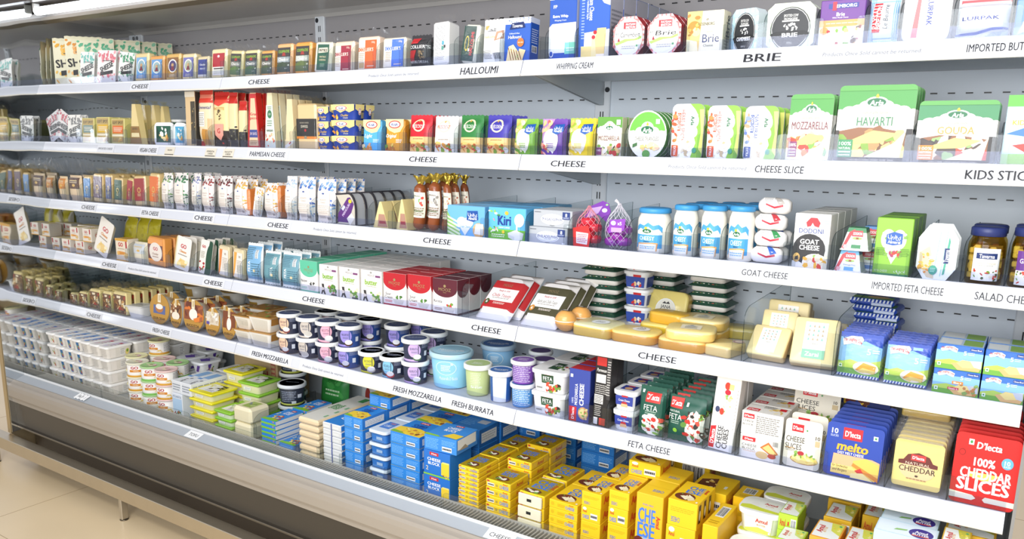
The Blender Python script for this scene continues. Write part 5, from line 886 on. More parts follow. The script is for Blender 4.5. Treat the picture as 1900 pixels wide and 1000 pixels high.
def octtray(W, H, D):
    k = .24; pol = lambda s, dz=0: [(s*(-W/2+k*W), H/2-s*H/2), (s*(W/2-k*W), H/2-s*H/2), (s*W/2, H/2-s*H/2+s*k*H), (s*W/2, H/2+s*H/2-s*k*H), (s*(W/2-k*W), H/2+s*H/2), (s*(-W/2+k*W), H/2+s*H/2), (s*-W/2, H/2+s*H/2-s*k*H), (s*-W/2, H/2-s*H/2+s*k*H)]
    m = MB(); m.prism(pol(1), -D/2, -D/2+.0015, '#eef1f0'); art(m, [('p', [(.3, .06), (.08, .25), (.06, .5), (.30, .62), (.44, .3), (.48, .04)], '#d8c9a8'), ('n', 22, .08, .14, .40, .48, ['#e3a83a', '#f0c45c', '#f3eedd', '#d98a2e'], 4, .055), *[('p', [(.36, a), (.9, a+.1), (.9, a+.108), (.36, a+.008)], '#a9d6c8') for a in (.2, .36, .52, .68)], *[('p', [(a, .1), (a+.02, .1), (a+.1, .9), (a+.08, .9)], '#a9d6c8') for a in (.45, .62)], ('p', [(.68, .12), (.73, .14), (.80, .72), (.76, .8)], '#4ba98c'), ('r', .68, .33, .80, .60, '#24386e'), T(.74, .465, .08, 'Taverna', '#ffffff', .22, .02, rot=90), ('e', .44, .2, .11, .085, '#3f9a84'), ('l', .37, .16, .5, .24, 3, '#a9dccc')], W, H, fr(D))
    t = MB(); a = pol(.99); b = pol(.80); n = 8; t.add([(x, -D/2+.0015, z) for x, z in a]+[(x, D/2, z) for x, z in b], [[i, i+n, (i+1) % n+n, (i+1) % n] for i in range(n)]+[list(range(n, 2*n))[::-1]], 'a:#eef2f2')
    t.prism(pol(1.03), -D/2-.0012, -D/2-.0002, 'f:#ffffff') if False else None
    i_ = MB(); i_.prism([(x, z) for x, z in pol(.76)], -D/2+.006, D/2-.003, 'c:#ded6c0')
    return [('film_lid', m.mesh('film_lid'), []), ('clear_tray', t.mesh('clear_tray'), []), ('feta_cubes', i_.mesh('feta_cubes'), [])]
item(3, 1697, 1775, 418, octtray, 'eight-sided clear feta tray with green lined lid', 'feta_tray', 'tray', D=.045, back=1, gap=.005)
def oiljar(W, H, D, c=0): return jar(W/2, H, 'j:#e6d392', '#27336b', wrap=[('r', .40, .08, .64, .64, '#f1f2ee'), ('r', .43, .46, .61, .56, '#24386e'), FIT(.52, .51, .07, 'Taverna', '#ffffff', .13, .02), ('l', .46, .58, .58, .62, 1, '#c9c9c4'), FIT(.52, .39, .05, 'Salad cheese', '#c9bf9c', .16, .002), ('l', .46, .33, .58, .36, 1, '#b9b9b0'), ('n', 26, .42, .10, .62, .28, ['#6f9a3c', '#f3efe4', '#c8402e', '#4a5c34', '#efe6cf'], 5, .014)] if not c else [('r', .40, .30, .66, .62, '#6a3a8c'), T(.50, .46, .08, 'GREEK', '#ffffff', .14, .01), ('r', .40, .06, .66, .30, '#f1efe6'), ('n', 22, .41, .1, .62, .28, ['#6f9a3c', '#c8402e', '#f3efe4', '#4a5c34'], 5, .014)], neck=.84, lidh=.018, content=['#f3eeda', '#efe6c6', '#e6d79a', '#dfe0b8'])
for uL, uR, vT, c, lab in ((1786, 1861, 423, 0, 'oil jar of salad cheese with white label'), (1867, 1942, 424, 1, 'oil jar of salad cheese with purple label')):
    wq = X_at(uR, .036, zs(3, 3.6)+.03)-X_at(uL, .036, zs(3, 3.6)+.03)
    item(3, uL, uR, vT, oiljar, lab, 'oil_cheese_jar', 'jar', D=wq, c=c, back=1, gap=.005, y0=.038)
# ================================================================ FOURTH SHELF
go = [T(.42, .74, .18, 'GO', '#c0202c', .36, .06), ('p', [(.1, .40), (.3, .44), (.7, .42), (.95, .36), (.9, .26), (.6, .30), (.3, .28), (.12, .3)], '#d9913a'), ('e', .2, .35, .1, .09, '#e8b45c'), ('e', .8, .26, .16, .12, '#d9b878'), T(.45, .56, .05, 'processed cheese', '#8d7a6a', .5), ('r', .82, .6, .92, .96, '#b5202c'), ('r', 0, 0, 1, .06, '#e3a83a')]
zg = zs(4, .2)+.001; x1 = X_at(113, .036, zg+.03)
GB = carton(.068, .058, .055, '#e6ddcf', front=go, ct='#e9d6a0', cr='#dcd2c4', right=[('e', .5, .5, .2, .25, '#c9b9a4'), T(.5, .5, .25, 'Go', '#b5505a', .3, .03)])
for k, (uL, dz, lab) in enumerate(((114, 0, 'lower cheese box row, box touching the mirror'), (139, 0, 'lower cheese box row, box away from the mirror'), (131, .0585, 'upper cheese box row, box nearer the mirror'), (154, .0585, 'upper cheese box row, box farther from the mirror'))):
    spawn(GB, 'cheese_box', 'white cheese box with red lettering, '+lab, 'cheese box', (max(XM+.037, X_at(uL, .036, zg+.03)+.034)+(.001 if k else 0), .066, zg+.0004+dz), 0, 0, 0, 'white cheese boxes with red letters')
for k in range(2): spawn(GB, 'cheese_box', f'white cheese box behind the upper row, {("nearer", "farther")[k]} the mirror', 'cheese box', (XM+.06+k*.072, .135, zg+.0004+.0585), 0, 0, 0, 'white cheese boxes with red letters'); spawn(GB, 'cheese_box', f'white cheese box behind the lower row, {("nearer", "farther")[k]} the mirror', 'cheese box', (XM+.06+k*.072, .135, zg+.0004), 0, 0, 0, 'white cheese boxes with red letters')
def gopack(bg='#f1ece2', big=1): return [T(.5, .72, .13, 'GO', '#c0202c', .6, .06), T(.5, .56, .08, 'Cheese', '#d98a2a', .62, .04, s=.2), ('e', .55, .2, .3, .12, '#efcf86'), ('n', 14, .25, .08, .85, .32, CHP, 4, .08), ('l', .2, .42, .8, .48, 1, '#9d948a')]
item(4, 172, 198, 410, slicepack, 'tall white cheese pack leaning over, orange lettering', 'cheese_pack', 'cheese pack', D=.02, ctray='#e9e2d2', ccard='#f1ece2', front=gopack(), roll=.38, lean=.1, dv=False)
for k, (uL, uR) in enumerate(((222, 242), (244, 264), (264, 284))):
    item(4, uL, uR, 404, pouch, 'bright yellow cheese pouch at the back, '+('first', 'second', 'third')[k]+' along', 'cheese_pouch', 'cheese pack', D=.035, c='#d8cb24', front=[('n', 8, .1, .1, .9, .9, ['#c4b61c', '#e4d94a'], 4, .12), ('r', 0, .5, .2, .9, '#e9e4d2')], y0=.20, roll=.2, lean=.1, dv=False)
item(4, 215, 239, 443, carton, 'small white and amber cheese carton with red letters', 'cheese_carton', 'cheese box', D=.05, c='#e9dcc4', ct='#dcb04a', front=go+[('r', 0, .9, 1, 1, '#d9a23a')], dv=False)
item(4, 243, 269, 436, bag, 'clear bag of shredded white cheese', 'shredded_cheese_bag', 'cheese bag', D=.04, c='#efe6cc', lc='#cfd6dc', seed=12)
item(4, 273, 306, 440, vac, 'orange cheese block with round maroon label', 'cheese_block', 'cheese', D=.045, c='#f0a24a', bg='#f0a24a', lr=(.02, .08, .9, .88), cm=[('r', 0, .18, 1, .80, '#6a3a34'), ('e', .52, .5, .44, .40, '#efe6da'), T(.52, .64, .15, 'GO', '#c0202c', .4, .05), T(.5, .42, .09, 'Cheddar', '#8d5a3c', .5, s=.2), ('l', .3, .25, .7, .34, 1, '#a98a7a')], flap=.014, seed=31, roll=.05, back=2)
item(4, 318, 352, 442, slicepack, 'large white cheese pack with red and orange lettering', 'cheese_pack', 'cheese pack', D=.03, ctray='#e3dcc8', ccard='#f3efe6', front=gopack()+[('r', 0, 0, .05, 1, '#e9dca4')], roll=.16, lean=.1, back=2)
item(4, 364, 392, 447, slicepack, 'dark green and white cheese pack with chilli picture', 'cheese_pack', 'cheese pack', D=.03, ctray='#e3e0d2', ccard='#efece2', front=[('p', [(.5, 0), (1, 0), (1, 1), (.72, 1), (.62, .6)], '#1f4a34'), ('e', .74, .45, .22, .42, '#1f4a34'), ('n', 10, .05, .04, .4, .36, ['#c8302e', '#6f9a3c', '#a8242a'], 4, .07), T(.28, .8, .08, 'GO', '#c0202c', .3, .05), ('l', .08, .45, .4, .66, 5, '#a9a698')], roll=.12, lean=.1, back=3)
for uL, uR, vT, lab in ((401, 426, 455, 'clear cheese pack with orange flame and white label'), (428, 452, 461, 'clear cheese pack with amber flame, tilted')):
    item(4, uL, uR, vT, vac, lab, 'cheese_pack', 'cheese pack', D=.025, c='#ead9ae', bg='#efe9df', lr=(.08, .08, .92, .86), cm=[('p', [(0, 0), (.1, 1), (.42, 1), (.25, .4), (.1, .05)], '#e2842a' if uL < 410 else '#efa838'), T(.68, .84, .1, 'VI', '#7d5a34', .3, .02), ('l', .4, .2, .92, .7, 8, '#c0b4a4')], flap=.022, seed=uL, roll=.08, back=1)
def feta(c, up): return [('r', .04, .07, .96, .93, c), T(.30 if up else .62, .40, .10, 'FETA', '#f1f4f4', .26, .04, rot=90), ('l', .44, .15, .92, .5, 6, '#4a7486'), ('r', .7, .62, .86, .84, '#e9eef0'), ('l', .72, .62, .84, .84, 8, '#30424a'), ('l', .1, .58, .6, .9, 7, '#5a8496'), ('e', .66, .30, .07, .04, '#d9cba4')]
for uL, uR, vT, c, lab, up in ((452, 481, 453, '#7fb2d8', 'sky blue feta pack, tallest of the feta packs', 1), (484, 514, 468, '#6f9ea8', 'teal feta pack with lower set lettering', 0), (517, 552, 471, '#74a3b2', 'teal feta pack next to the mint carton', 1)):
    item(4, uL, uR, vT, pouch, lab, 'feta_pack', 'feta', D=.035, c='#eef1ee', front=feta(c, up), back=2, lean=.08)
def mooz(top, body, word, wc, foot, food, textc=None):
    tc = textc or '#3a3a3a'
    arcp = [(0, 1), (1, 1), (1, .74)]+[(.5+.5*math.cos(q*.1745), .74-.26*math.sin(q*.1745)) for q in range(1, 18)]+[(0, .74)]
    return [('p', arcp, top), ('r', 0, 0, 1, .055, foot), FIT(.5, .70, .09, 'MOOZ', '#9c8a5c' if top != body else '#6d6d66', .5, .004), T(.5, .62, .03, 'cheese', '#9c8a5c', .2), ('e', .5, .80, .05, .04, '#9c8a5c'), T(.22, .36, .085, word.split('|')[0], tc, .34, .003, s=.1), T(.24, .26, .085, word.split('|')[-1] if '|' in word else '', tc, .36, .003, s=.1), ('e', .68, .22, .26, .10, '#efece6'), ('p', [(.44, .22), (.92, .22), (.84, .08), (.52, .08)], '#d6d2cc'), ('n', 8, .58, .24, .8, .32, food, 4, .05), ('l', .08, .10, .4, .18, 2, wc)]
def moozbox(W, H, D, top, word, wc, foot, food, body='#f0ece8'):
    return carton(W, H, D, body, ct=top, cr=body, front=mooz(top, body, word, wc, foot, food), right=[('p', [(0, 1), (1, 1), (1, .74)]+[(.5+.5*math.cos(q*.1745), .74-.26*math.sin(q*.1745)) for q in range(1, 18)]+[(0, .74)], top), ('r', 0, 0, 1, .055, foot)])
item(4, 557, 590, 484, moozbox, 'mint green topped mascarpone carton', 'cheese_carton', 'cheese box', D=.07, top='#5fbf9c', word='Mascarpone|', wc='#8cc8b0', foot='#7fc8ae', food=['#3a3a34', '#5c5a50'], back=4, gap=.001, dv=True)
butter = lambda col: [T(.5, .84, .07, 'MOOZ', '#7d7d78', .46, .003), ('e', .5, .93, .05, .03, '#9a9a94'), FIT(.5, .63, .17, 'butter', '#7fb62c' if col else '#8ab833', .58, .05), T(.52, .50, .035, 'Unsalted White Butter', '#a9b58c', .5), ('n', 14, .5, .1, .92, .34, ['#efe6a4', '#f3edc2', '#6fa03c'] if not col else ['#b5505c', '#6fa03c', '#d89aa0', '#4a7a34'], 3, .08), ('p', [(.1, .02), (.18, .2), (.14, .36), (.26, .36), (.28, .16), (.36, .02), (.28, .02), (.22, .12), (.16, .02)], '#3a3734'), ('e', .2, .2, .08, .05, '#e9ded0'), ('r', .72, .8, .95, .86, '#7a3f72'), ('r', .66, .02, .96, .07, '#4a4a4a')]
for uL, uR, vT, c, lab in ((592, 627, 492, 1, 'white butter carton with radish picture'), (629, 667, 497, 0, 'white butter carton with butter picture, first along'), (669, 709, 502, 0, 'white butter carton with butter picture, second along')):
    item(4, uL, uR, vT, carton, lab, 'butter_carton', 'butter', D=.06, c='#efeae6', ct='#f2f0ec', cr='#e6e2da', front=butter(c), back=5, gap=.001, dv=False)
for uL, uR, vT, lab in ((711, 754, 507, 'white sour cream carton with red top, first along'), (756, 800, 511, 'white sour cream carton with red top, second along')):
    item(4, uL, uR, vT, moozbox, lab, 'sour_cream_carton', 'cheese box', D=.06, top='#b8202a', word='Sour|Cream', wc='#d8606a', foot='#a8243c', food=['#5a8a3a', '#3f6a2c'], back=2, gap=.001, dv=False)
item(4, 802, 849, 518, moozbox, 'white ricotta carton with dark maroon top', 'ricotta_carton', 'cheese box', D=.06, top='#5a1f2c', word='Ricotta|', wc='#8d6a6a', foot='#4a1f2a', food=['#c8302e', '#d8443a', '#6fa03c'], back=2, gap=.001, dv=False)
def bigdiv(s, u, lab, y0=.03, h=.10, dep=.42):
    X = X_at(u, y0, zs(s, 2)+.03); X = X_at(u, y0, zs(s, X)+.03); return divider(s, X, lab, h=h, dep=dep, y0=y0-.012, tabw=.05)
bigdiv(4, 860, 'tall clear divider between the ricotta carton and toasty packs')
def toasty(W, H, D, c):
    m = MB(); m.loft([(0, W, H, .006), (.0012, W, H, .006), (.006, W-.02, H-.02, .012), (D, W-.034, H-.034, .02)], '#eeeceb')
    d = lambda a, b: D+.0006
    art(m, [('e', .5, .80, .34, .07, '#dcd8d2'), ('n', 10, .3, .74, .7, .86, ['#e3d3b0', '#d9c49c'], 3, .06), ('e', .5, .12, .36, .06, '#e3dcd2')], W-.034, H-.034, lambda a, b, e: (a, b-(H-.034)/2, D+e))
    s = MB(); s.loft([(D*.3, W+.001, H*.62, .002), (D+.0015, W-.022, H*.62, .002), (D+.002, W-.024, H*.615, .002)], c)
    art(s, [('r', 0, .24, 1, .72, '#efedeb'), FIT(.5, .86, .10, 'MOOZ', '#8c7a5c', .34, .004), T(.5, .64, .07, 'Ready to Grill', '#b5262e', .4, s=.2), FIT(.5, .46, .12, 'Chilly Toasty' if c == '#b52a2e' else 'Garlic and Chilly Toasty', '#b5262e' if c == '#b52a2e' else '#77756a', .7, .003, s=.2), ('l', .2, .32, .8, .38, 1, '#a9a49c'), ('e', .1, .18, .08, .11, '#4f5a34' if c == '#b52a2e' else '#c98a3c'), T(.1, .18, .1, '6', '#ffffff', .06), ('l', .34, .12, .76, .2, 2, '#efe3d8')], W-.026, H*.61, lambda a, b, e: (a, b-H*.305, D+.002+e))
    return turned([('tray', m.mesh('tray'), []), ('paper_sleeve', s.mesh('paper_sleeve'), [])], Matrix.Translation((0, 0, H/2)) @ Matrix.Rotation(math.pi/2, 4, 'X'))
for k, (u, c, lab) in enumerate(((926, '#b52a2e', 'white toasty pack with red sleeve leaning back'), (1011, '#4c4a34', 'white toasty pack with olive sleeve leaning back'))):
    X = X_at(u-22, .05, zs(4, 2.5)+.02); z = zs(4, X)
    P = toasty(.125, .17, .018, c)
    for j in range(3 if k else 2): spawn(P, 'toasty_pack', lab+('' if j == 0 else f', {ORD[j]} in its pile'), 'cheese pack', (X+.010+j*.012, .06+j*.044, z+.0004), -.05, .88-.03*j, 0, 'toasty packs')
def ball(W, H, D):
    m = MB(); R_ = W/2; m.lathe([(0, .0005)]+[(R_*math.sin(q*math.pi/12), R_-R_*.98*math.cos(q*math.pi/12)) for q in range(1, 12)]+[(0, R_*1.98)], 'c:#e8b468', 22)
    f = MB(); f.lathe([(R_*1.02*math.sin(q*math.pi/12), R_-R_*1.02*math.cos(q*math.pi/12)+.001) for q in range(3, 11)], 'f:#fff8ee', 18); f.tube([(R_*1.02*math.cos(a*.5), R_*1.02*math.sin(a*.5), R_*1.05) for a in range(13)], .0016, '#f1ead9', 5)
    l = MB(); art(l, [('e', .5, .5, .5, .4, '#3a3346'), ('e', .5, .5, .3, .2, '#e3dccb')], .028, .02, lambda a, b, e: (a, b-.012, R_*1.99-.3*R_*((a/.014)**2*.12+((b-.01)/.01)**2*.08)+e), grid=.006)
    return [('cheese_ball', m.mesh('cheese_ball'), []), ('film_wrap', f.mesh('film_wrap'), []), ('label', l.mesh('label'), [])]
zb_ = zs(4, 2.65); xbll = X_at(1049, .06, zb_+.02)
spawn(ball(.062, .06, .06), 'cheese_ball', 'small smoked orange cheese ball in film at the front', 'cheese ball', (xbll, .062, zb_+.0004)); spawn(ball(.062, .06, .06), 'cheese_ball', 'small orange cheese ball behind the front ball', 'cheese ball', (X_at(1076, .13, zb_+.03), .135, zb_+.0004))
def slab(pol, t, c, rind, lab=(0, 0, .04, '#f3f2ee', ()), r=.004, film=True):
    """cut piece of cheese lying flat: outline in x, y; thickness t"""
    n = len(pol); cx = sum(p[0] for p in pol)/n; cy = sum(p[1] for p in pol)/n
    sh = lambda k: [(cx+(x-cx)*k, cy+(y-cy)*k) for x, y in pol]
    m = MB(); secs = [(0, .96), (.004, 1), (t-.006, 1), (t-.0015, .975), (t, .93)]
    rings = [[(x, y, z) for x, y in sh(k)] for z, k in secs]; vs = [p for q in rings for p in q]
    m.add(vs, [[j*n+i, j*n+(i+1) % n, (j+1)*n+(i+1) % n, (j+1)*n+i] for j in range(2) for i in range(n)]+[list(range(n))[::-1]], 'c:'+rind, True)
    m.add(vs, [[j*n+i, j*n+(i+1) % n, (j+1)*n+(i+1) % n, (j+1)*n+i] for j in (2, 3) for i in range(n)]+[[4*n+i for i in range(n)]], 'c:'+c, True)
    out = [('cheese_piece', m.mesh('cheese_piece'), [])]
    lx, ly, lr_, lc, cm = lab[:5]; l = MB()
    art(l, [('e', .5, .5, .5, .5, '#dfe3e3'), ('e', .5, .5, .46, .46, lc), *cm] if len(lab) < 6 else [('r', 0, 0, 1, 1, lc), *cm], lr_*2, lr_*(2 if len(lab) < 6 else lab[5]), lambda a, b, e: (lx+a, ly+b-lr_, t+.0012+e))
    out.append(('label', l.mesh('label'), []))
    if film:
        f = MB(); a = sh(1.02); f.add([(x, y, -.0) for x, y in a]+[(x, y, t*.7) for x, y in a]+[(x, y, t+.0007) for x, y in sh(.97)], [[j*n+i, j*n+(i+1) % n, (j+1)*n+(i+1) % n, (j+1)*n+i] for j in (0, 1) for i in range(n)]+[[2*n+i for i in range(n)]], 'f:#fffdf4', True)
        out.append(('film_wrap', f.mesh('film_wrap'), []))
    return out
def wheelcut(R_, a0, a1, r0=.3, n=10): return [(R_*math.cos(math.radians(a0+(a1-a0)*i/n)), R_*math.sin(math.radians(a0+(a1-a0)*i/n))) for i in range(n+1)]+[(r0*R_*math.cos(math.radians(a1)), r0*R_*math.sin(math.radians(a1))), (r0*R_*math.cos(math.radians(a0)), r0*R_*math.sin(math.radians(a0)))]
def rr2(w, d, r, n=4): return [(x, y-d/2) for x, y in rrpoly(w, d, r, n)]
LOGO = [T(.5, .62, .16, 'JANA', '#2a2a2a', .5, .02), ('l', .25, .3, .75, .46, 2, '#4a4a4a'), ('p', [(.3, .75), (.42, .86), (.5, .78), (.6, .87), (.7, .75)], '#3a3a3a')]
ONE = [T(.5, .78, .10, 'Orange', '#5a7aa8', .6), ('e', .5, .88, .1, .05, '#5a86b8'), ('l', .2, .45, .8, .7, 3, '#8a98a8'), ('l', .2, .2, .8, .36, 2, '#3a3a3a')]
def lay(u, v, Y, dz, parts, name, label, cat='cheese piece', rz=0, tilt=0, roll=0, s=4, group=None):
    X = X_at(u, Y, zs(s, 2.8)+dz+.02); X = X_at(u, Y, zs(s, X)+dz+.02)
    return spawn(parts, name, label, cat, (X, Y, zs(s, X)+.0004+dz), rz, tilt, roll, group)
lay(1112, 0, .09, 0, slab(rr2(.118, .11, .02), .034, '#e9ebcc', '#eecb68', (.005, .0, .026, '#e9eff2', [T(.5, .6, .14, 'JANA', '#2a2a2a', .5), ('l', .25, .3, .75, .42, 1, '#4a5a6a')])), 'cheese_piece', 'pale green-veined cheese piece with white round label', rz=-.12)
lay(1182, 0, .085, 0, slab(rr2(.128, .10, .035), .030, '#fbe89c', '#f6bc58', (.01, .005, .024, '#f3f2ee', LOGO)), 'cheese_piece', 'yellow rounded cheese piece with round label in front', rz=.05)
lay(1272, 0, .085, 0, slab(rr2(.125, .105, .025), .030, '#fbe49c', '#f6b850', (.0, -.0, .002, '#f3f2ee', ())), 'cheese_piece', 'broad yellow cheese piece under the square labelled piece', rz=.06)
lay(1283, 0, .085, .031, slab(rr2(.125, .11, .03), .026, '#fcebaa', '#f8d684', (.0, -.004, .026, '#f1ead2', ONE, 2.0)), 'cheese_piece', 'yellow rounded cheese piece with square label on top', rz=.25, tilt=.0)
lay(1346, 0, .09, 0, slab(rr2(.072, .09, .01), .028, '#fbe8ae', '#f8dfa0', (.02, .03, .016, '#b98a8a', [('e', .5, .5, .3, .3, '#eedccf')])), 'cheese_piece', 'pale yellow cheese slab beside the tall divider', rz=-.2)
lay(1235, 0, .205, 0, slab(rr2(.13, .085, .02), .034, '#dfd07c', '#d8bf3a', (.0, .01, .002, '#e9e4c4', ())), 'cheese_piece', 'greenish yellow cheese piece at the base of the pair', rz=.1)
lay(1243, 0, .20, .035, slab(rr2(.11, .062, .02), .030, '#e3b840', '#dfae34', (.0, .01, .002, '#e9e4c4', ())), 'cheese_piece', 'amber cheese piece lying on the greenish one', rz=-.15)
lay(1305, 0, .22, 0, slab(rr2(.125, .10, .02), .032, '#ecd9a0', '#e3b85c', (0, -.002, .002, '#efe8d0', ())), 'cheese_piece', 'cream cheese piece underneath the tilted labelled piece', rz=0)
lay(1307, 0, .215, .033, slab(rr2(.125, .11, .03), .028, '#f3e4b4', '#efce78', (0, -.006, .026, '#ece7cc', ONE, 2.0)), 'cheese_piece', 'cream cheese piece with square label, back of pile', rz=.1)
lay(1240, 0, .31, 0, turned(slab(rr2(.13, .10, .02), .034, '#dccf84', '#d9b648', (0, -.005, .032, '#d9d9cf', LOGO)), Matrix.Translation((0, 0, .05)) @ Matrix.Rotation(math.pi/2, 4, 'X')), 'cheese_piece', 'olive yellow cheese piece standing upright, round grey label', rz=-.1, tilt=.25)
lay(1375, 0, .30, 0, slab(rr2(.15, .07, .02), .03, '#cfc27a', '#b9a94a', (0, 0, .002, '#e9e4c4', ())), 'cheese_piece', 'dull green cheese piece at the back by the divider', rz=.2)
def fetapk(W, D, t):
    m = MB(); m.loft([(0, W*.8, D*.8, .01), (.004, W*.88, D*.88, .012), (t*.75, W*.86, D*.86, .012), (t, W*.7, D*.7, .012)], '#e6e2da')
    g = MB(); g.loft([(t*.55, W*.90, D*.9, .01), (t*.62, W, D, .008), (t*.66, W*.98, D*.98, .008), (t*.9, W*.78, D*.8, .012), (t*1.02, W*.74, D*.76, .01)], '#1f4a3a')
    art(g, [('r', .1, .1, .9, .4, '#e0dbd0'), ('r', .2, .5, .6, .8, '#c22a2c'), ('n', 16, .1, .1, .9, .45, SALAD, 3, .06)], W*.74, D*.76, lambda a, b, e: (a, b-D*.38, t*1.02+e))
    art(g, [('n', 22, .02, .1, .98, .9, SALAD, 3, .05)], W*.78, t*.26, lambda a, b, e: (a, -D*.4-e-.0005+.06*b, t*.66+b))
    return [('feta_body', m.mesh('feta_body'), []), ('printed_band', g.mesh('printed_band'), [])]
FK = fetapk(.12, .11, .026)
for u, Y, n, lab in ((1125, .30, 7, 'green banded feta pack in the pile behind the ball'), (1232, .40, 6, 'green banded feta pack in the pile behind the cheese pieces'), (1322, .38, 6, 'green banded feta pack in the pile nearest the back slots')):
    for k in range(n): lay(u+rnd.uniform(-4, 4), 0, Y, k*.0272, FK, 'feta_pack', f'{lab}, {TOPS[n-1-k]}', 'feta', rnd.uniform(-.15, .15), group='green banded feta packs')
WB = recttub(.075, .052, .06, '#eceeee', '#e9ebec', front=[('r', 0, .1, 1, .75, '#2f4a9c'), ('n', 8, .3, .1, .8, .4, ['#e9e3da', '#c8302e', '#e8c890'], 2, .08), ('r', .4, .75, .8, .95, '#c22a2c')], right=[('r', 0, .1, 1, .75, '#2f4a9c')])
for k in range(4): lay(1186, 0, .30, k*.0525, WB, 'cream_cheese_tub', f'white and blue tub stacked beside the feta piles, {TOPS[3-k]}', 'tub', 0)
bigdiv(4, 1378, 'tall clear divider between the yellow cheeses and zarai slabs', h=.125); 
def zarai(W, H, t, green):
    lc = [*[('p', [(a-.05, b), (a+.05, b), (a, b+.08)], '#b9a98c' if (i+j) % 3 else '#8cc4b4') for i, a in enumerate((.2, .4, .6, .8)) for j, b in enumerate((.86, .74, .62, .5))], T(.5, .40, .06, 'ZARAI', '#b9b9b0', .5)]
    lc += [('r', 0, .0, 1, .24, '#8cc8a8'), T(.45, .12, .12, 'Zarai', '#eef6f0', .6, .03)] if green else [('l', .2, .1, .8, .3, 2, '#d9d9d2')]
    P = slab(rr2(W, H, .006), t, '#faecc0', '#f6dcaa', (0, H*.0+.002, .0, '#f6f5f0', ()), film=True)
    l = MB(); art(l, [('r', 0, 0, 1, 1, '#f6f5f1'), *lc], W*.5, H*.78, lambda a, b, e: (a, b-H*.39, t+.0012+e)); P[1] = ('label', l.mesh('label'), [])
    return P
def lean_on(u, Y, parts, name, label, H, th, rz=0, s=4, dz=0, cat='cheese piece', roll=0, group=None):
    turned(parts, Matrix.Translation((0, 0, H/2)) @ Matrix.Rotation(math.pi/2, 4, 'X')) if not parts[0][1].get('up') else None
    for p in parts: p[1]['up'] = 1
    return lay(u, 0, Y, dz, parts, name, label, cat, rz, th, roll, s, group)
lean_on(1422, .075, zarai(.092, .085, .03, 0), 'cheese_slab', 'pale cheese slab with white patterned label, front corner', .085, .75, -.08)
lean_on(1508, .075, zarai(.102, .118, .03, 1), 'cheese_slab', 'pale cheese slab with white and green label', .118, .55, .10)
lean_on(1446, .155, zarai(.085, .075, .03, 0), 'cheese_slab', 'pale cheese slab behind the front one, patterned label', .075, .35, 0, dz=.035)
lean_on(1446, .175, zarai(.085, .075, .03, 0), 'cheese_slab', 'pale cheese slab hidden behind the front slab', .075, .2, 0)
lean_on(1464, .25, zarai(.105, .10, .032, 0), 'cheese_slab', 'pale cheese slab standing tallest at the back', .10, .12, -.05, dz=.024); lean_on(1470, .29, zarai(.10, .10, .03, 0), 'cheese_slab', 'pale cheese slab against the back panel', .10, .05, 0)
lean_on(1535, .24, zarai(.09, .08, .03, 0), 'cheese_slab', 'pale cheese slab behind the green labelled one', .08, .35, 0)
def lcow(W, H, D):
    P = pouch(W, H, D, '#2b4fb4', front=[('r', 0, 0, 1, .92, '#8cc0ea'), ('p', [(0, 1), (1, 1), (1, .72), (.6, .84), (.3, .78), (0, .86)], '#2b4fb4'), ('r', 0, .04, 1, .34, '#7fb84c'), ('p', [(0, .3), (.3, .40), (.6, .34), (1, .44), (1, .2), (0, .2)], '#b8d45c'), ('r', 0, 0, 1, .06, '#2f4a9c'), *[('p', [(i/14, .0), (i/14+.03, .0), (i/14+.05, .06), (i/14+.02, .06)], '#e9eef4') for i in range(14)], ('p', [(.06, .84), (.25, .92), (.5, .93), (.56, .86), (.5, .74), (.3, .76), (.1, .70)], '#f3f3f0'), T(.31, .83, .075, 'The Laughing Cow', '#c22a34', .44, .03, arc=.05, rot=-4), T(.72, .62, .14, '5', '#ffffff', .12, .03), ('l', .8, .58, .96, .68, 2, '#e9f2fa'), ('e', .68, .24, .3, .15, '#f0e6cf'), ('p', [(.44, .18), (.62, .36), (.92, .30), (.9, .14), (.6, .10)], '#e9a84a'), ('p', [(.48, .16), (.62, .24), (.9, .2), (.88, .12), (.6, .10)], '#f6dc7c'), ('r', .04, .20, .12, .28, '#f1f5ee'), ('e', .08, .24, .025, .025, '#3f9a4c')], film=True)
    return P
x, z, w_, h_ = item(4, 1551, 1633, 623, lcow, 'blue cheese slice pack with toast picture by slabs', 'cheese_slice_pack', 'cheese pack', D=.02, back=5, gap=.006, lean=.12, dv=False, y0=.045)
item(4, 1638, 1722, 641, lcow, 'blue cheese slice pack with toast picture by cartons', 'cheese_slice_pack', 'cheese pack', D=.02, back=5, gap=.006, lean=.12, dv=False, y0=.04)
bigdiv(4, 1546, 'tall clear divider just left of the blue slice packs', h=.125)
LP = lambda W, D, t: carton(W, t, D, '#2b4fb4', ct='#5f9ad8', front=[*[('p', [(i/12, .55), (i/12+.04, .55), (i/12+.06, 1), (i/12+.02, 1)], '#dfe8f4') for i in range(12)], ('r', .5, .1, .95, .5, '#c9d6ee')], top=[('r', .05, .05, .95, .5, '#7fb84c'), ('e', .6, .4, .25, .2, '#e9c07a'), ('r', .05, .6, .95, .95, '#2b4fb4')], cr='#3a5cbc', r=.005, nm='slice_pack')
for k in range(8):
    lay(1628+rnd.uniform(-5, 5), 0, .345, k*.0182, LP(.105, .09, .017), 'cheese_slice_pack', f'blue slice pack lying in the back pile, {TOPS[7-k]}', 'cheese pack', rnd.uniform(-.12, .12), group='blue slice packs lying behind')
for k in range(3):
    lay(1790, 0, .33, k*.0182, LP(.115, .09, .017), 'cheese_slice_pack', f'blue slice pack lying behind the block cartons, {TOPS[2-k]}', 'cheese pack', -.05, group='blue slice packs lying behind')
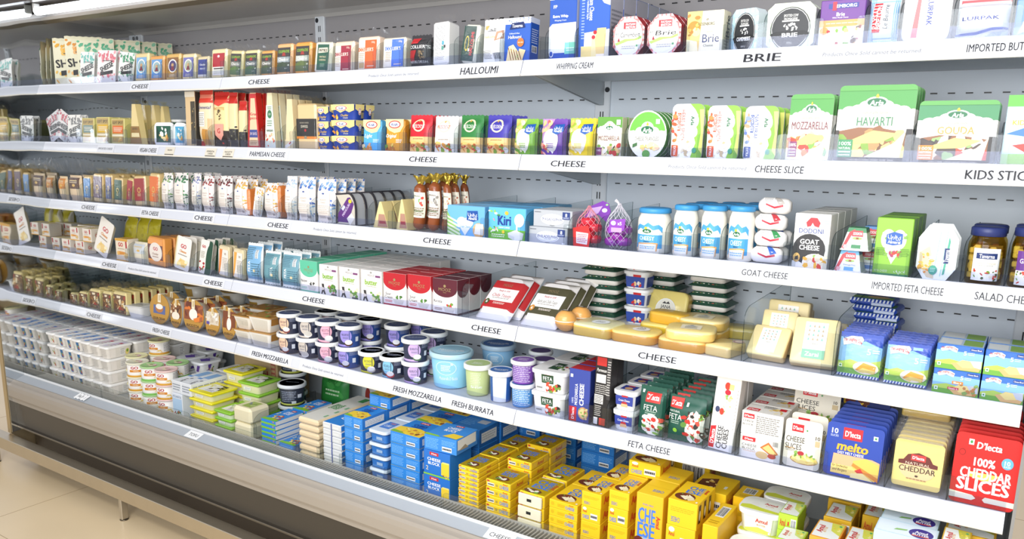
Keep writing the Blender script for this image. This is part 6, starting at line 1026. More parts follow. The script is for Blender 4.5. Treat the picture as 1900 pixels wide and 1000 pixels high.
def lblock(W, H, D, alt=0):
    return carton(W, H, D, '#3f74c4', ct='#c4d8ea', cr='#3a62b0', front=[('r', 0, .0, 1, .75, '#8cc0ea'), ('r', 0, 0, 1, .30, '#74b046'), ('p', [(0, .3), (.3, .42), (.6, .34), (1, .46), (1, .2), (0, .2)], '#b8d45c'), ('p', [(.08, .80), (.2, .92), (.36, .94), (.46, .86), (.44, .70), (.28, .78), (.12, .70)], '#f3f3f0'), T(.27, .86, .09, 'The Laughing Cow', '#c22a34', .34, .03, arc=.08), T(.62, .72, .17, '5', '#ffffff', .08, .03), ('l', .68, .64, .82, .78, 2, '#dfeaf6'), ('r', .72, .84, .97, .94, '#2a3f8c'), T(.845, .89, .06, 'Cheese Block', '#ffffff', .22), ('r', .05, .12, .13, .26, '#f1f5ee'), ('e', .09, .19, .022, .035, '#3f9a4c'), ('p', [(.34, .26), (.56, .36), (.98, .20), (.95, .04), (.5, .02)], '#e3b878'), ('p', [(.46, .30), (.58, .44), (.84, .42), (.86, .18), (.6, .12)], '#f6e08c'), ('p', [(.74, .44), (.98, .48), (.99, .16), (.84, .2)], '#cfd3d6')]+([('r', .42, .44, .66, .56, '#ef8a3c'), T(.54, .50, .08, 'Slice it', '#ffffff', .2, .02), ('r', .34, .2, .58, .30, '#d8343c'), T(.46, .25, .08, 'Grate it', '#ffffff', .2, .02), ('n', 14, .62, .1, .95, .5, ['#e9d9b4', '#8fae5c', '#c98a4a'], 3, .05)] if alt else []), top=[('r', .05, .1, .5, .9, '#e9eef0'), ('r', .55, .1, .95, .9, '#8fb85c')])
zl = zs(4, 3.6); Xs = [X_at(1730, .04, zl+.03), X_at(1819, .04, zl+.03), X_at(1908, .04, zl+.03)]
for i in range(2):
    w = Xs[i+1]-Xs[i]-.003
    w = min(w, XR-.012-Xs[i]-.001) if i else w
    for k in range(2):
        B = lblock(w, .054, .07, alt=(i == 0 and k == 0))
        for j in range(2): spawn(B, 'cheese_block_carton', f'blue block carton, {("lower", "upper")[k]} layer, {("next to the slice packs", "at the shelf end")[i]}, {("front", "behind")[j]}', 'cheese box', (Xs[i]+w/2+.001, .075+j*.073, zl+.0006+k*.0545), 0, 0, 0, 'blue cheese block cartons')
# ================================================================ LOWEST HUNG SHELF
brie5 = [('r', 0, .0, 1, 1, '#6b4630'), ('n', 30, .02, .1, .98, .95, ['#8a5a34', '#e9d9bc', '#a83a2c', '#4c2c1c', '#c89a5c', '#f0e6cf'], 3, .11), ('r', .1, .05, .9, .2, '#5a3a20'), T(.5, .125, .07, 'CHEESE', '#d9b45c', .6, .02), ('r', .3, .82, .6, .95, '#e9dcc0')]
for uL, uR, vT, lab, n in ((128, 143, 543, 'cream block with brown picture label nearest the mirror', 1), (145, 162, 541, 'cream block with brown picture label, next from mirror', 2), (165, 185, 536, 'cream block with brown picture label, wide film tail', 2), (189, 206, 540, 'cream block with brown picture label, before the last', 3), (209, 234, 541, 'cream block with brown picture label, last in row', 5)):
    item(5, uL, uR, vT, vac, lab, 'cheese_block', 'cheese', D=.035, c='#efe0ac', bg='#6b4630', cm=brie5, lr=(.05, .06, .95, .84), flap=.03, seed=uL+3, back=n, film='f:#fffdf2', lean=.04)
WT = recttub(.09, .05, .075, '#ecebe6', '#dcdcd8', lid=[('r', .1, .1, .9, .9, '#cfd0cc'), ('l', .2, .2, .8, .8, 5, '#3a3a3a')], flat=True, taper=.78)
spawn(WT, 'white_tub', 'white film-covered tub between blocks and gold tubs', 'tub', (X_at(256, .07, zs(5, .8)+.03), .08, zs(5, .8)+.0006), .2)
def goldtub(W, H, D, word, pic, strip='#efe3c4'):
    """oval tub on edge in a gold paper sleeve"""
    n = 26; E_ = lambda k: [(k*W/2*math.cos(2*math.pi*i/n), H/2+k*H/2*math.sin(2*math.pi*i/n)) for i in range(n)]
    m = MB(); m.prism(E_(1), -D/2, -D/2+.002, '#bd8f3c')
    art(m, [*pic, ('p', [(.06, .30), (.94, .30), (.86, .14), (.7, .04), (.3, .04), (.14, .14)], '#bd8f3c'), FIT(.5, .19, .085, word, '#4a2f14', .6, .03), ('l', .4, .10, .6, .13, 1, '#c8502e'), ('p', [(.42, .72), (.58, .72), (.56, 1.0), (.42, 1.0)], strip), ('r', .46, .78, .54, .96, '#cdb88a')], W, H, fr(D))
    t = MB(); a, b = E_(.97), E_(.74); t.add([(x, -D/2+.002, z) for x, z in a]+[(x, D/2, z) for x, z in b], [[i, i+n, (i+1) % n+n, (i+1) % n] for i in range(n)]+[list(range(n, 2*n))[::-1]], 't:#e9e7e0', True)
    s = MB(); s.prism([(-.010, H-.001), (.010, H-.001), (.010, H+.001), (-.010, H+.001)], -D/2, D/2-.02, strip)
    return [('gold_sleeve', m.mesh('gold_sleeve'), []), ('tub_body', t.mesh('tub_body'), []), ('seal_strip', s.mesh('seal_strip'), [])]
pics = {'SOUR CREAM': [('r', .2, .34, .8, .62, '#5a6a9c'), ('e', .5, .52, .2, .14, '#b8763c'), ('e', .5, .58, .18, .09, '#f3eee0')], 'MASCARPONE': [('r', .05, .36, .95, .8, '#7a4a26'), ('n', 16, .1, .5, .9, .85, BROWN, 3, .1), ('e', .5, .42, .34, .14, '#efe6d2')], 'RICOTTA': [('r', .05, .36, .95, .85, '#8a4a2a'), ('n', 18, .08, .4, .92, .85, ['#6b3422', '#a8603a', '#d9762e'], 5, .1), ('e', .5, .54, .2, .18, '#f3efe2'), ('p', [(.5, .4), (.8, .5), (.82, .36), (.6, .3)], '#e3822e')], 'DRY MOZZARELLA': [('r', .08, .4, .92, .85, '#d9cdb8'), ('n', 24, .1, .38, .9, .8, ['#f3f1ea', '#e3dccb', '#c9b79c'], 2, .08), ('r', .1, .4, .3, .5, '#5a4a9c')], 'BURRATA': [('r', .05, .36, .95, .9, '#7a4222'), ('e', .5, .52, .26, .26, '#8a4a26'), ('e', .5, .50, .16, .2, '#f1ece0'), ('p', [(.46, .66), (.54, .66), (.52, .8), (.48, .8)], '#e3d9c4')]}
for uL, uR, vT, w, lab, n in ((276, 313, 547, 'SOUR CREAM', 'gold oval tub with sour cream bowl picture', 1), (314, 336, 557, 'MASCARPONE', 'gold oval tub with brown cake picture', 1), (338, 377, 558, 'RICOTTA', 'gold oval tub with ricotta scoop picture', 2), (379, 407, 573, 'DRY MOZZARELLA', 'gold oval tub with shredded white picture', 1), (410, 437, 574, 'BURRATA', 'gold oval tub with burrata ball picture', 1)):
    item(5, uL, uR, vT, goldtub, lab, 'gold_sleeved_tub', 'tub', D=.05, word=w, pic=pics[w], back=n, gap=.006, lean=.10, dv=False, y0=.03)
for u, Y, k, lab in ((372, .30, 0, 'gold-lidded tub at the back, lower near ricotta'), (366, .30, 1, 'gold-lidded tub at the back, upper near ricotta'), (430, .30, 0, 'gold-lidded tub at the back, lower near burrata'), (436, .30, 1, 'gold-lidded tub at the back, upper near burrata'), (486, .28, 0, 'gold-lidded tub at the back, lower near white trays'), (486, .28, 1, 'gold-lidded tub at the back, upper near white trays')):
    P = roundtub(.055, .062, 't:#d9d6cb', '#a8853a', foil=True, taper=.72, lid=[('n', 12, .2, .2, .8, .8, ['#8a6a2a', '#c9a860', '#6b4a22'], 3, .09)], band=[('r', .42, .1, .58, .8, '#a8853a')])
    lay(u, 0, Y, k*.0625, P, 'gold_lid_tub', lab, 'tub', s=5)
TR = recttub(.092, .052, .075, '#ece7da', '#b98a48', lid=[('r', .04, .04, .96, .96, '#b5823c'), ('n', 16, .1, .1, .9, .9, ['#8a5a2c', '#e3d2a8', '#6b3f1c', '#7fae4c'], 3, .07)], flat=True, taper=.74, front=[('l', .1, .1, .9, .9, 1, '#dcd4c2')]+[('r', .08+.045*i, .12, .095+.045*i, .88, '#d9d2c2') for i in range(19)], cr=.008, right=[('r', .0, .55, 1, .98, '#c08a48')])
TR2 = recttub(.115, .058, .085, '#ece9e0', '#b98a48', lid=[('r', .04, .04, .96, .96, '#b98a44'), ('n', 16, .1, .1, .9, .9, ['#8a5a2c', '#e3d2a8', '#6b3f1c', '#7fae4c'], 5, .07)], flat=True, taper=.76, front=[('r', .08+.06*i, .1, .11+.06*i, .9, '#e0dacb') for i in range(15)], cr=.008, right=[('r', .0, .5, 1, .98, '#b5803c')])
for u, n, P, h, lab in ((463, 2, TR, .053, 'small ribbed white tray with brown lid'), (497, 2, TR2, .059, 'large ribbed white tray with brown lid')):
    for k in range(n):
        for j in range(2): lay(u, 0, .072+j*.095, k*h, P, 'ribbed_tray', f'{lab}, {("lower", "upper")[k]} {("front", "behind")[j]}', 'tray', .05, s=5, group='ribbed white trays')
def mtub(c1, c2, word, pic=('#5a3a2a', '#f0ede6')):
    return roundtub(.0430, .074, '#2b3148', '#eef1f0', disc='#46557f', taper=.84, lh=.014, cbase=c1, lid=[('t', .5, .58, .13, 'The art of cheese', '#d3daea', {'w': .6, 'b': .02}), ('l', .3, .36, .7, .46, 2, '#8d9ab4')], band=[('r', .55, .02, .9, 1, c2), ('e', .50, .60, .085, .36, c1), FIT(.495, .68, .13, word, '#3a3f58', .10, .006), ('l', .46, .46, .54, .56, 2, '#5a5f78'), ('e', .54, .22, .06, .15, pic[0]), ('e', .54, .28, .052, .13, pic[1]), ('r', .64, .3, .69, .55, '#d9dee8'), ('l', .60, .7, .75, .9, 3, '#8d96b0')])
KIND = {'SOUR CREAM': ('#f0c8a8', '#2b3148', ('#7a2c2c', '#f1eee6')), 'CREAM CHEESE': ('#cfc6bc', '#2b3148', ('#e3e1da', '#c9c6be')), 'RICOTTA': ('#eeb0c4', '#2b3148', ('#b9bcc4', '#eceae6')), 'MASCARPONE': ('#9a8fd8', '#2a4a8c', ('#4a2c22', '#e6e6ea')), 'BOCCONCINI': ('#dcd83c', '#2b3148', ('#b8b4ac', '#f3f1ec')), 'MOZZARELLA': ('#86c4e4', '#2b3148', ('#c8323a', '#f3f1ec')), 'BURRATA': ('#c9aee0', '#2b3148', ('#4a6a4c', '#efefea'))}
MT = {k: mtub(a, b, k, p) for k, (a, b, p) in KIND.items()}
for u, Y, n, w, lab in ((538, .062, 2, 'SOUR CREAM', 'navy tub with peach oval'), (574, .062, 2, 'CREAM CHEESE', 'navy tub with grey oval'), (610, .062, 2, 'RICOTTA', 'navy tub with pink oval'), (648, .062, 2, 'MASCARPONE', 'blue tub with violet oval'), (690, .062, 1, 'BOCCONCINI', 'navy tub with yellow oval'), (730, .062, 1, 'MOZZARELLA', 'navy tub with sky blue oval'), (771, .062, 2, 'BURRATA', 'navy tub with lilac oval'),
    (608, .170, 2, 'RICOTTA', 'navy tub behind the front pink one'), (646, .170, 2, 'SOUR CREAM', 'navy tub behind the front violet one'), (686, .170, 2, 'MASCARPONE', 'blue violet tub behind the yellow one'), (738, .170, 2, 'MASCARPONE', 'blue violet tub behind the sky blue one'), (780, .275, 2, 'MASCARPONE', 'blue violet tub deep behind the lilac ones'), (806, .170, 2, 'BURRATA', 'lilac oval tub behind the front lilac ones')):
    for k in range(n): lay(u, 0, Y, k*.0738, MT[w], 'round_cheese_tub', lab+(f', {("lower", "upper")[k]} of two' if n == 2 else ' standing alone'), 'tub', rnd.uniform(-.15, .35)+.25, s=5)
def tub2(R_, H, c, cl, band, lid, frost=True, lh=.016, taper=.82): return roundtub(R_, H, c, cl, band, lid, taper=taper, lh=lh)
def fit5(u0, u1, vT, Y):
    X = X_at((u0+u1)/2, Y, zs(5, 2.4)+.04); z = zs(5, X); R_ = (X_at(u1, Y, z+.05)-X_at(u0, Y, z+.05))/2*.93; return X, z, R_, Z_at(vT+8, X, Y)-z
for u0, u1, vT, Y, c, cl, bc, tx, lab, name in ((789, 857, 646, .07, '#8fcbe6', 't:#b9dcea', '#8fcbe6', 'Mozzarella D Bufala', 'tall sky blue tub with white script', 'mozzarella_tub'), (856, 900, 668, .062, '#bcc98c', '#eef0ea', '#bcc98c', 'Fior di Latte', 'pale green tub with white lid', 'mozzarella_tub'), (902, 942, 680, .055, 't:#e3e8ea', '#eef1f2', '#2f5fa4', 'Burrata', 'white tub with blue side panel and blue lid print', 'burrata_tub'), (885, 942, 632, .27, '#8cbfe4', 't:#b4cfe2', '#8cbfe4', 'Mozzarella', 'blue tub standing alone at the back', 'mozzarella_tub')):
    X, z, R_, H = fit5(u0, u1, vT, Y)
    bd = [('l', .44, .3, .58, .85, 9, '#dbe6c4')] if c == '#bcc98c' else ([('r', .28, .02, .40, .98, bc), ('r', .62, .02, .80, .98, bc)] if 'panel' in lab else [('e', .5, .66, .09, .22, '#cfe8f4'), ('e', .5, .66, .083, .2, c), ('l', .46, .56, .54, .76, 4, '#e9f5fa')])
    if 'panel' not in lab: bd.append(T(.52, .34, .10, tx, '#f6fafa', .16, .003, s=.25))
    P = roundtub(R_, H, c, cl, bd, [('e', .5, .5, .42, .42, '#a9d8ee' if 'sky' in lab else '#b9cf8c' if 'green' in lab else '#3f6fb4'), T(.5, .5, .14, tx.split()[0], '#ffffff', .6, .01, s=.2), ('l', .3, .3, .7, .4, 2, '#e3eef6')], taper=.82, lh=.016)
    spawn(P, name, lab, 'tub', (X, Y+R_*.6, z+.0006), .35)
Xp, zp, Rp, Hp = fit5(944, 984, 660, .06); Hp = (Z_at(669, Xp, .06)-zp)/2
for k, (c, lab) in enumerate((('#4a8cc8', 'small blue lettered tub under the purple one'), ('#7a4aa8', 'small purple lettered tub on the blue one'))):
    spawn(roundtub(Rp, Hp, c, '#eceef0', [('l', .36, .1, .66, .9, 9, '#cfc4e4' if k else '#cfe2f2')], [('e', .5, .5, .42, .42, '#8a5cb8' if k else c), ('l', .3, .3, .7, .7, 4, '#e6dcf0')], taper=.86, lh=.012), 'small_cheese_tub', lab, 'tub', (Xp, .06+Rp*.5, zp+.0006+k*(Hp+.0006)), .3)
for j, (u, Y) in enumerate(((1003, .24), (1010, .16))):
    for k in range(2): lay(u, 0, Y, k*.066, roundtub(.036, .065, '#6a3f98', '#dfe2e4', [('l', .36, .1, .66, .9, 7, '#b9a4d0')], [('e', .5, .5, .4, .4, '#5a3f7c')], taper=.86), 'small_cheese_tub', f'purple tub behind the feta tubs, {("lower", "upper")[k]}, {("deeper", "nearer")[j]}', 'tub', s=5, group='purple tubs behind the feta')
fet = [('r', .26, .46, .70, 1, '#274a30'), ('r', .36, .88, .62, 1, '#c22a34'), FIT(.49, .70, .20, 'FETA', '#ffffff', .34, .01), ('l', .3, .52, .66, .58, 1, '#9cb8a0'), ('n', 26, .46, .06, .92, .5, ['#c8302e', '#6f9a3c', '#f3f0e6', '#efc23a', '#2f2a26', '#d8503a'], 4, .07), ('r', .05, .12, .28, .3, '#d9dcda'), ('l', .06, .12, .27, .3, 1, '#777777')]
Xf0 = X_at(984, .035, zs(5, 2.55)+.05); Xf1 = X_at(1044, .035, zs(5, 2.6)+.05); wf = Xf1-Xf0
FT = recttub(wf, .066, .12, '#f0efec', '#f3f3f1', front=fet, lid=[('r', .35, .2, .65, .8, '#274a30'), T(.5, .55, .16, 'FETA', '#ffffff', .24, .01), ('n', 12, .55, .2, .9, .6, SALAD, 2, .05)], right=[('r', .1, .1, .4, .9, '#e3e3de')], taper=.9, lh=.011)
for k in range(2):
    for j in range(2): spawn(FT, 'feta_tub', f'white rectangular feta tub, {("lower", "upper")[k]} {("front", "behind")[j]}', 'tub', ((Xf0+Xf1)/2, .098+j*.13, zs(5, Xf0)+.0006+k*.0668), .02, 0, 0, 'white feta tubs')
item(5, 1053, 1094, 686, carton, 'upright blue mozzarella carton with red top', 'mozzarella_carton', 'cheese box', D=.05, c='#3a4a9c', ct='#c22a34', cr='#2f3f8c', front=[('r', .04, .0, .4, .28, '#c22a34'), T(.22, .15, .06, 'D\u2019lecta', '#ffffff', .22, .02, rot=90), T(.36, .52, .06, 'MOZZARELLA', '#ffffff', .40, .02, rot=90), T(.62, .53, .09, 'CHEESE', '#ffffff', .46, .04, rot=90), T(.2, .40, .04, '100%', '#cfd6f0', .12, rot=90), ('e', .72, .18, .24, .12, '#c89a6a'), ('e', .72, .18, .19, .09, '#e3c48c'), ('n', 10, .55, .08, .9, .28, ['#b5402e', '#f0d9a0', '#7fae4c'], 3, .06), ('r', .08, .84, .2, .9, '#f1f5ee')], back=3)
item(5, 1097, 1131, 661, carton, 'black and white parmesan carton with red tag', 'parmesan_carton', 'cheese box', D=.04, c='#232122', ct='#2a2829', cr='#2d2b2c', front=[('r', .1, .86, .7, .98, '#c8302c'), T(.42, .80, .05, 'Parmesan', '#e6e4df', .6, s=.2), ('r', .1, .62, .7, .74, '#e6e4df'), ('l', .08, .46, .9, .6, 5, '#bdbab4'), ('r', .05, .32, .6, .45, '#d9d7d1'), ('l', .08, .33, .56, .44, 5, '#444444'), ('l', .1, .14, .5, .3, 6, '#bdbab4'), ('r', .42, .02, .8, .12, '#d8402c'), ('r', .06, .02, .32, .12, '#e3e1dc'), ('p', [(.75, 1), (1, 1), (1, .4), (.8, .4)], '#3f3d3e'), ('l', .78, .45, .98, .95, 14, '#c9c7c2')], back=1, roll=.02)
Xc0 = X_at(1133, .036, zs(5, 2.8)+.03); Xc1 = X_at(1177, .036, zs(5, 2.8)+.03)
cct = [('r', 0, .30, 1, .82, '#34459c'), ('r', .36, .76, .70, .95, '#c22a34'), FIT(.5, .58, .13, 'Cream Cheese', '#ffffff', .66, .01, s=.15), ('p', [(.3, .20), (.72, .20), (.68, .42), (.34, .42)], '#e3b888'), ('p', [(.32, .38), (.70, .38), (.62, .5), (.4, .5)], '#b52c34'), ('r', .1, .1, .25, .2, '#d9dcdc')]
CC = recttub(Xc1-Xc0-.008, .0565, .07, '#eef0f0', '#f3f4f4', front=cct, right=[('r', 0, .3, 1, .82, '#34459c')], lid=[('r', .15, .2, .85, .8, '#2f3f94'), ('e', .5, .4, .2, .16, '#d9a878'), ('r', .35, .66, .65, .8, '#c22a34')], taper=.9, lh=.012)
for k in range(2):
    for j in range(3): spawn(CC, 'cream_cheese_tub', f'white and blue cream cheese tub, {("lower", "upper")[k]} layer, {ORD[j]} in its file', 'tub', ((Xc0+Xc1)/2, .075+j*.085, zs(5, Xc0)+.0006+k*.0572), 0, 0, 0, 'cream cheese tubs in two layers')
divider(5, Xc0-.006, 'clear acrylic divider just left of the cream cheese tubs')
dl = lambda cx, cy, w, h, c='#d8262f', rot=0: [('r', cx-w/2, cy-h/2, cx+w/2, cy+h/2, c), T(cx, cy, h*.5, 'D\u2019lecta', '#ffffff', w*.8, .03, rot=rot)]
fp = lambda n: [('r', 0, 0, 1, 1, '#1e5444'), *dl(.56, .80, .56, .22, '#d8332c'), FIT(.5, .58, .12, 'FETA', '#f3f2ea', .52, .004), ('l', .3, .44, .72, .52, 2, '#a9c0b0'), ('e', .55 if n else .86, .22, .34, .24, '#dfe3d6'), ('n', 34, .24 if n else .6, .03, .92 if n else 1, .42, SALAD, 4, .10), ('r', .1, .86, .18, .92, '#e6efe6')]
item(5, 1179, 1229, 722, pouch, 'narrow dark green feta pouch with salad bowl', 'feta_pouch', 'feta', D=.03, c='#1e5444', front=fp(1), back=5, gap=.004, lean=.08)
item(5, 1234, 1303, 741, pouch, 'wide dark green natural feta pouch with salad', 'feta_pouch', 'feta', D=.03, c='#1e5444', front=[*dl(.22, .84, .36, .22, '#d8332c'), T(.2, .66, .05, 'NATURAL', '#d9e3da', .3), FIT(.22, .54, .13, 'FETA', '#f3f2ea', .38, .004), ('l', .1, .38, .34, .46, 2, '#a9c0b0'), ('e', .24, .24, .06, .05, '#8cc43c'), ('e', .8, .36, .28, .34, '#dfe3d6'), ('n', 40, .46, .06, 1, .68, SALAD, 6, .08), ('r', .5, .80, .56, .88, '#e6efe6')], back=5, gap=.004, lean=.08)
item(5, 1308, 1364, 698, carton, 'tall white cheese cubes carton with tomato picture', 'cheese_cube_carton', 'cheese box', D=.045, c='#f3f1ec', ct='#efece6', cr='#dedbd4', front=[('p', [(.02, .02), (.24, .02), (.24, .32), (.02, .3)], '#d8262f'), T(.13, .17, .05, 'D\u2019lecta', '#ffffff', .24, .03, rot=90), FIT(.42, .18, .07, 'CHEESE', '#2a2a2c', .30, .02, rot=90), FIT(.66, .17, .07, 'CUBES', '#2a2a2c', .26, .02, rot=90), ('e', .48, .86, .11, .05, '#d8402e'), ('e', .52, .78, .12, .035, '#c2283a'), ('r', .56, .82, .74, .89, '#f3dc8a'), ('n', 12, .42, .52, .72, .74, ['#f3e3a4', '#8fb85c', '#f0d97c', '#c9dca4'], 5, .06), ('e', .2, .54, .09, .04, '#3a4468'), ('e', .38, .52, .09, .045, '#d8402e'), ('l', .9, .3, .95, .85, 12, '#b9b6b0')], roll=.06, back=2, lean=.02)
blk = [*dl(.22, .82, .32, .18), FIT(.24, .56, .11, 'CHEESE', '#3a3a3a', .36, .005), FIT(.23, .42, .11, 'BLOCK', '#3a3a3a', .32, .005), ('p', [(.50, .56), (.70, .84), (.95, .40), (.82, .24)], '#c9763a'), ('p', [(.56, .56), (.70, .74), (.90, .42), (.80, .32)], '#f0c87c'), ('e', .56, .24, .15, .16, '#e9c88a'), ('e', .8, .26, .1, .1, '#c84a3a'), ('r', .8, .7, .92, .9, '#a9a7a2'), ('l', .1, .3, .4, .33, 1, '#e0a04a')]
Xb0 = X_at(1372, .036, zs(5, 3.2)+.03); Xb1 = X_at(1448, .036, zs(5, 3.2)+.03); wb = Xb1-Xb0
for k in range(2):
    B = carton(wb, .060, .07, '#f1eee6', ct='#f3f1ea', cr='#e3e0d8', front=blk if k == 0 else [*dl(.18, .80, .26, .2), FIT(.17, .58, .08, 'CHEESE', '#3a3a3a', .26, .004), FIT(.17, .44, .08, 'BLOCK', '#3a3a3a', .26, .004), ('l', .38, .12, .92, .88, 9, '#8d8a84'), ('r', .37, .1, .38, .9, '#8d8a84')], top=[*dl(.22, .3, .3, .3), ('n', 8, .5, .2, .9, .7, CHP, 3, .06), ('r', .78, .6, .94, .85, '#d8262f'), ('l', .4, .6, .7, .9, 4, '#8d8a84')])
    for j in range(4): spawn(B, 'cheese_block_carton', f'white cheese block carton, {("lower", "upper")[k]} layer, {ORD[j]} in its file', 'cheese box', ((Xb0+Xb1)/2, .072+j*.0715, zs(5, Xb0)+.0006+k*.0605), 0, 0, 0, 'white cheese block cartons')
divider(5, Xb0-.006, 'clear acrylic divider just left of the white block cartons'); divider(5, Xb1+.004, 'clear acrylic divider just right of the white block cartons')
sl = [*dl(.34, .82, .32, .16), FIT(.30, .58, .12, 'CHEESE', '#33312e', .50, .006), FIT(.26, .43, .12, 'SLICES', '#33312e', .44, .006), ('l', .06, .32, .3, .37, 2, '#8d8a80'), ('r', .06, .385, .3, .395, '#e0a04a'), ('e', .58, .18, .38, .10, '#b98a5c'), ('p', [(.22, .16), (.34, .28), (.48, .24), (.6, .3), (.74, .24), (.9, .26), (.96, .16), (.7, .10), (.4, .10)], '#f3dc86'), ('n', 14, .25, .16, .9, .26, ['#f6e6a4', '#eccf6a'], 3, .06), ('e', .48, .31, .09, .045, '#b5303a'), ('n', 8, .3, .22, .9, .36, ['#6f9a3c', '#8fb85c'], 7, .05), ('r', .84, .50, .96, .62, '#c9b48a'), T(.9, .68, .08, '10', '#33312e', .14, .01), ('e', .6, .80, .02, .02, '#3f9a4c')]
item(5, 1451, 1522, 782, slicepack, 'white cheese slices pack with pasta picture, in front', 'cheese_slice_pack', 'cheese pack', D=.05, ctray='#e6dfc8', ccard='#efe9d8', front=sl, back=1, dv=False, lean=.04)
lay(1517, 0, .20, .066, slicepack(.112, .10, .05, '#e0d8c0', '#ebe4d2', front=sl), 'cheese_slice_pack', 'white cheese slices pack raised behind the front one', 'cheese pack', -.05, .08, s=5)
lay(1517, 0, .20, 0, carton(.11, .065, .06, '#e6dfcb'), 'cheese_slice_carton', 'white carton holding up the raised slices pack', 'cheese box', s=5)
melto = [('r', .20, .78, .0, .0, '#2747a8'), *dl(.46, .82, .34, .22), T(.14, .84, .10, '10', '#ffffff', .12, .03), T(.14, .75, .04, 'SLICES', '#cfd9f4', .14), ('r', .82, .78, .90, .86, '#e9f2ea'), ('e', .86, .82, .02, .02, '#3f9a4c'), FIT(.48, .585, .17, 'melto', '#f6b92c', .54, .05, s=.12), T(.46, .455, .05, 'EASY MELT CHEESE', '#ffffff', .46, .02), ('p', [(.14, .06), (.98, .06), (.98, .38), (.84, .42), (.16, .42)], '#f1b384'), ('r', .14, .05, .98, .22, '#f6d77c'), ('p', [(.52, .20), (.92, .02), (.98, .10), (.98, .34), (.74, .42), (.52, .34)], '#f3c45c'), ('p', [(.50, .24), (.98, .02), (.98, .10), (.52, .30)], '#e08a34'), ('p', [(.56, .16), (.66, .22), (.72, .14), (.62, .12)], '#d8302e'), ('p', [(.5, .10), (.7, .14), (.9, .02), (.5, .02)], '#f6e6a0'), T(.30, .20, .05, 'for Sandwiches', '#33312e', .28, .004, s=.3), T(.30, .13, .05, 'and Burgers', '#33312e', .26, .004, s=.3)]
item(5, 1526, 1634, 793, slicepack, 'royal blue melting cheese slices pack with yellow lettering', 'cheese_slice_pack', 'cheese pack', D=.022, ctray='#243f98', ccard='#2747a8', front=melto[1:], back=6, gap=.010, lean=.10, dv=True)
lay(1616, 0, .31, .0, carton(.09, .118, .07, '#e9e4dc'), 'cheese_slice_carton', 'pale carton behind the royal blue packs', 'cheese box', s=5)
lay(1612, 0, .29, .1195, slicepack(.13, .03, .10, '#e9dcd0', '#2b3a78', front=[('n', 20, .05, .1, .6, .9, ['#8a2c2a', '#efc83a', '#6b3a24'], 3, .05)]), 'cheese_slice_pack', 'blue slice pack lying on top behind the melting slices', 'cheese pack', -.1, s=5)
def cheddar(W, H, D):
    m = MB(); m.prism(rrpoly(W-.016, H-.022, .008), -D/2+.002, D/2-.002, 'c:#f3dc86'); m = turned([('x', m.mesh('cheese_slices'), [])], Matrix.Translation((0, 0, .008)))[0][1]
    l = MB(); arc_ = [(.10, .50), (.90, .50), (.90, .58), (.80, .60), (.72, .72), (.5, .78), (.28, .72), (.20, .60), (.10, .58)]
    art(l, [('e', .5, .40, .36, .22, '#ecc896'), ('p', arc_, '#6b2a22'), *dl(.5, .67, .30, .13, '#d83a36'), FIT(.5, .54, .06, 'NATURAL', '#efdcc2', .5, .004), FIT(.5, .42, .12, 'CHEDDAR', '#33281c', .74, .012), ('e', .5, .28, .035, .022, '#4a3a2a'), ('l', .3, .18, .7, .24, 1, '#a98a62')], W-.016, H-.022, lambda a, b, e: (a, -D/2+.0012-e, b+.006))
    f = MB(); f.box(-W/2, W/2, -D/2, D/2, 0, H, 'f:#ffffff', .006); f.box(-W/2-.002, W/2+.002, -D/2+.002, -D/2+.003, H-.02, H+.004, 'f:#ffffff', 0)
    return [('cheese_slices', m, []), ('label', l.mesh('label'), []), ('film_wrap', f.mesh('film_wrap'), [])]
item(5, 1645, 1754, 812, cheddar, 'clear pack of yellow natural cheddar with maroon label', 'cheddar_pack', 'cheese pack', D=.022, back=5, gap=.010, lean=.06)
for k in range(3): lay(1722, 0, .275, .118+k*.0235 if k else .118, slab(rr2(.105, .11, .006), .022, '#f1d87e', '#ecd07a', (0, 0, .001, '#f3e3a0', ())), 'cheddar_pack', f'yellow cheddar pack lying above the natural cheddar file, {TOPS[2-k]}', 'cheese pack', rnd.uniform(-.1, .1), s=5) if k < 2 else None
lay(1722, 0, .285, 0, carton(.10, .117, .07, '#f0d98a'), 'cheddar_pack', 'yellow cheddar stack base behind the natural cheddar file', 'cheese pack', s=5)
ched = [('r', .06, .86, .06, .86, '#d9241f'), T(.52, .85, .10, 'D\u2019lecta', '#ffffff', .38, .04, s=.1), ('r', .20, .84, .28, .92, '#f1f5ee'), ('e', .24, .88, .02, .022, '#3f9a4c'), ('e', .12, .72, .05, .045, '#7a1a18'), ('e', .12, .72, .042, .038, '#d9241f'), ('e', .82, .66, .09, .08, '#6ab8e4'), T(.82, .67, .06, '10', '#ffffff', .1, .03), T(.82, .62, .025, 'SLICES', '#ffffff', .1), FIT(.48, .62, .12, '100%', '#ffffff', .32, .04), ('p', [(.26, .47), (.74, .47), (.58, .34), (.26, .40)], '#f6c85c'), FIT(.52, .455, .15, 'CHEDDAR', '#ffffff', .78, .05), FIT(.50, .29, .18, 'SLICES', '#ffffff', .80, .06), ('p', [(.0, .16), (.36, .14), (.42, .10), (.36, .065), (.0, .065)], '#f1ecd4'), ('p', [(.52, .10), (.56, .14), (1, .14), (1, .065), (.56, .065)], '#f1ecd4')]
item(5, 1760, 1884, 812, slicepack, 'red cheddar slices pack with white lettering, front', 'cheddar_slice_pack', 'cheese pack', D=.022, ctray='#b81f1b', ccard='#d9241f', front=ched, back=5, gap=.008, lean=.05, dv=True)
zz5 = zs(5, 3.6)
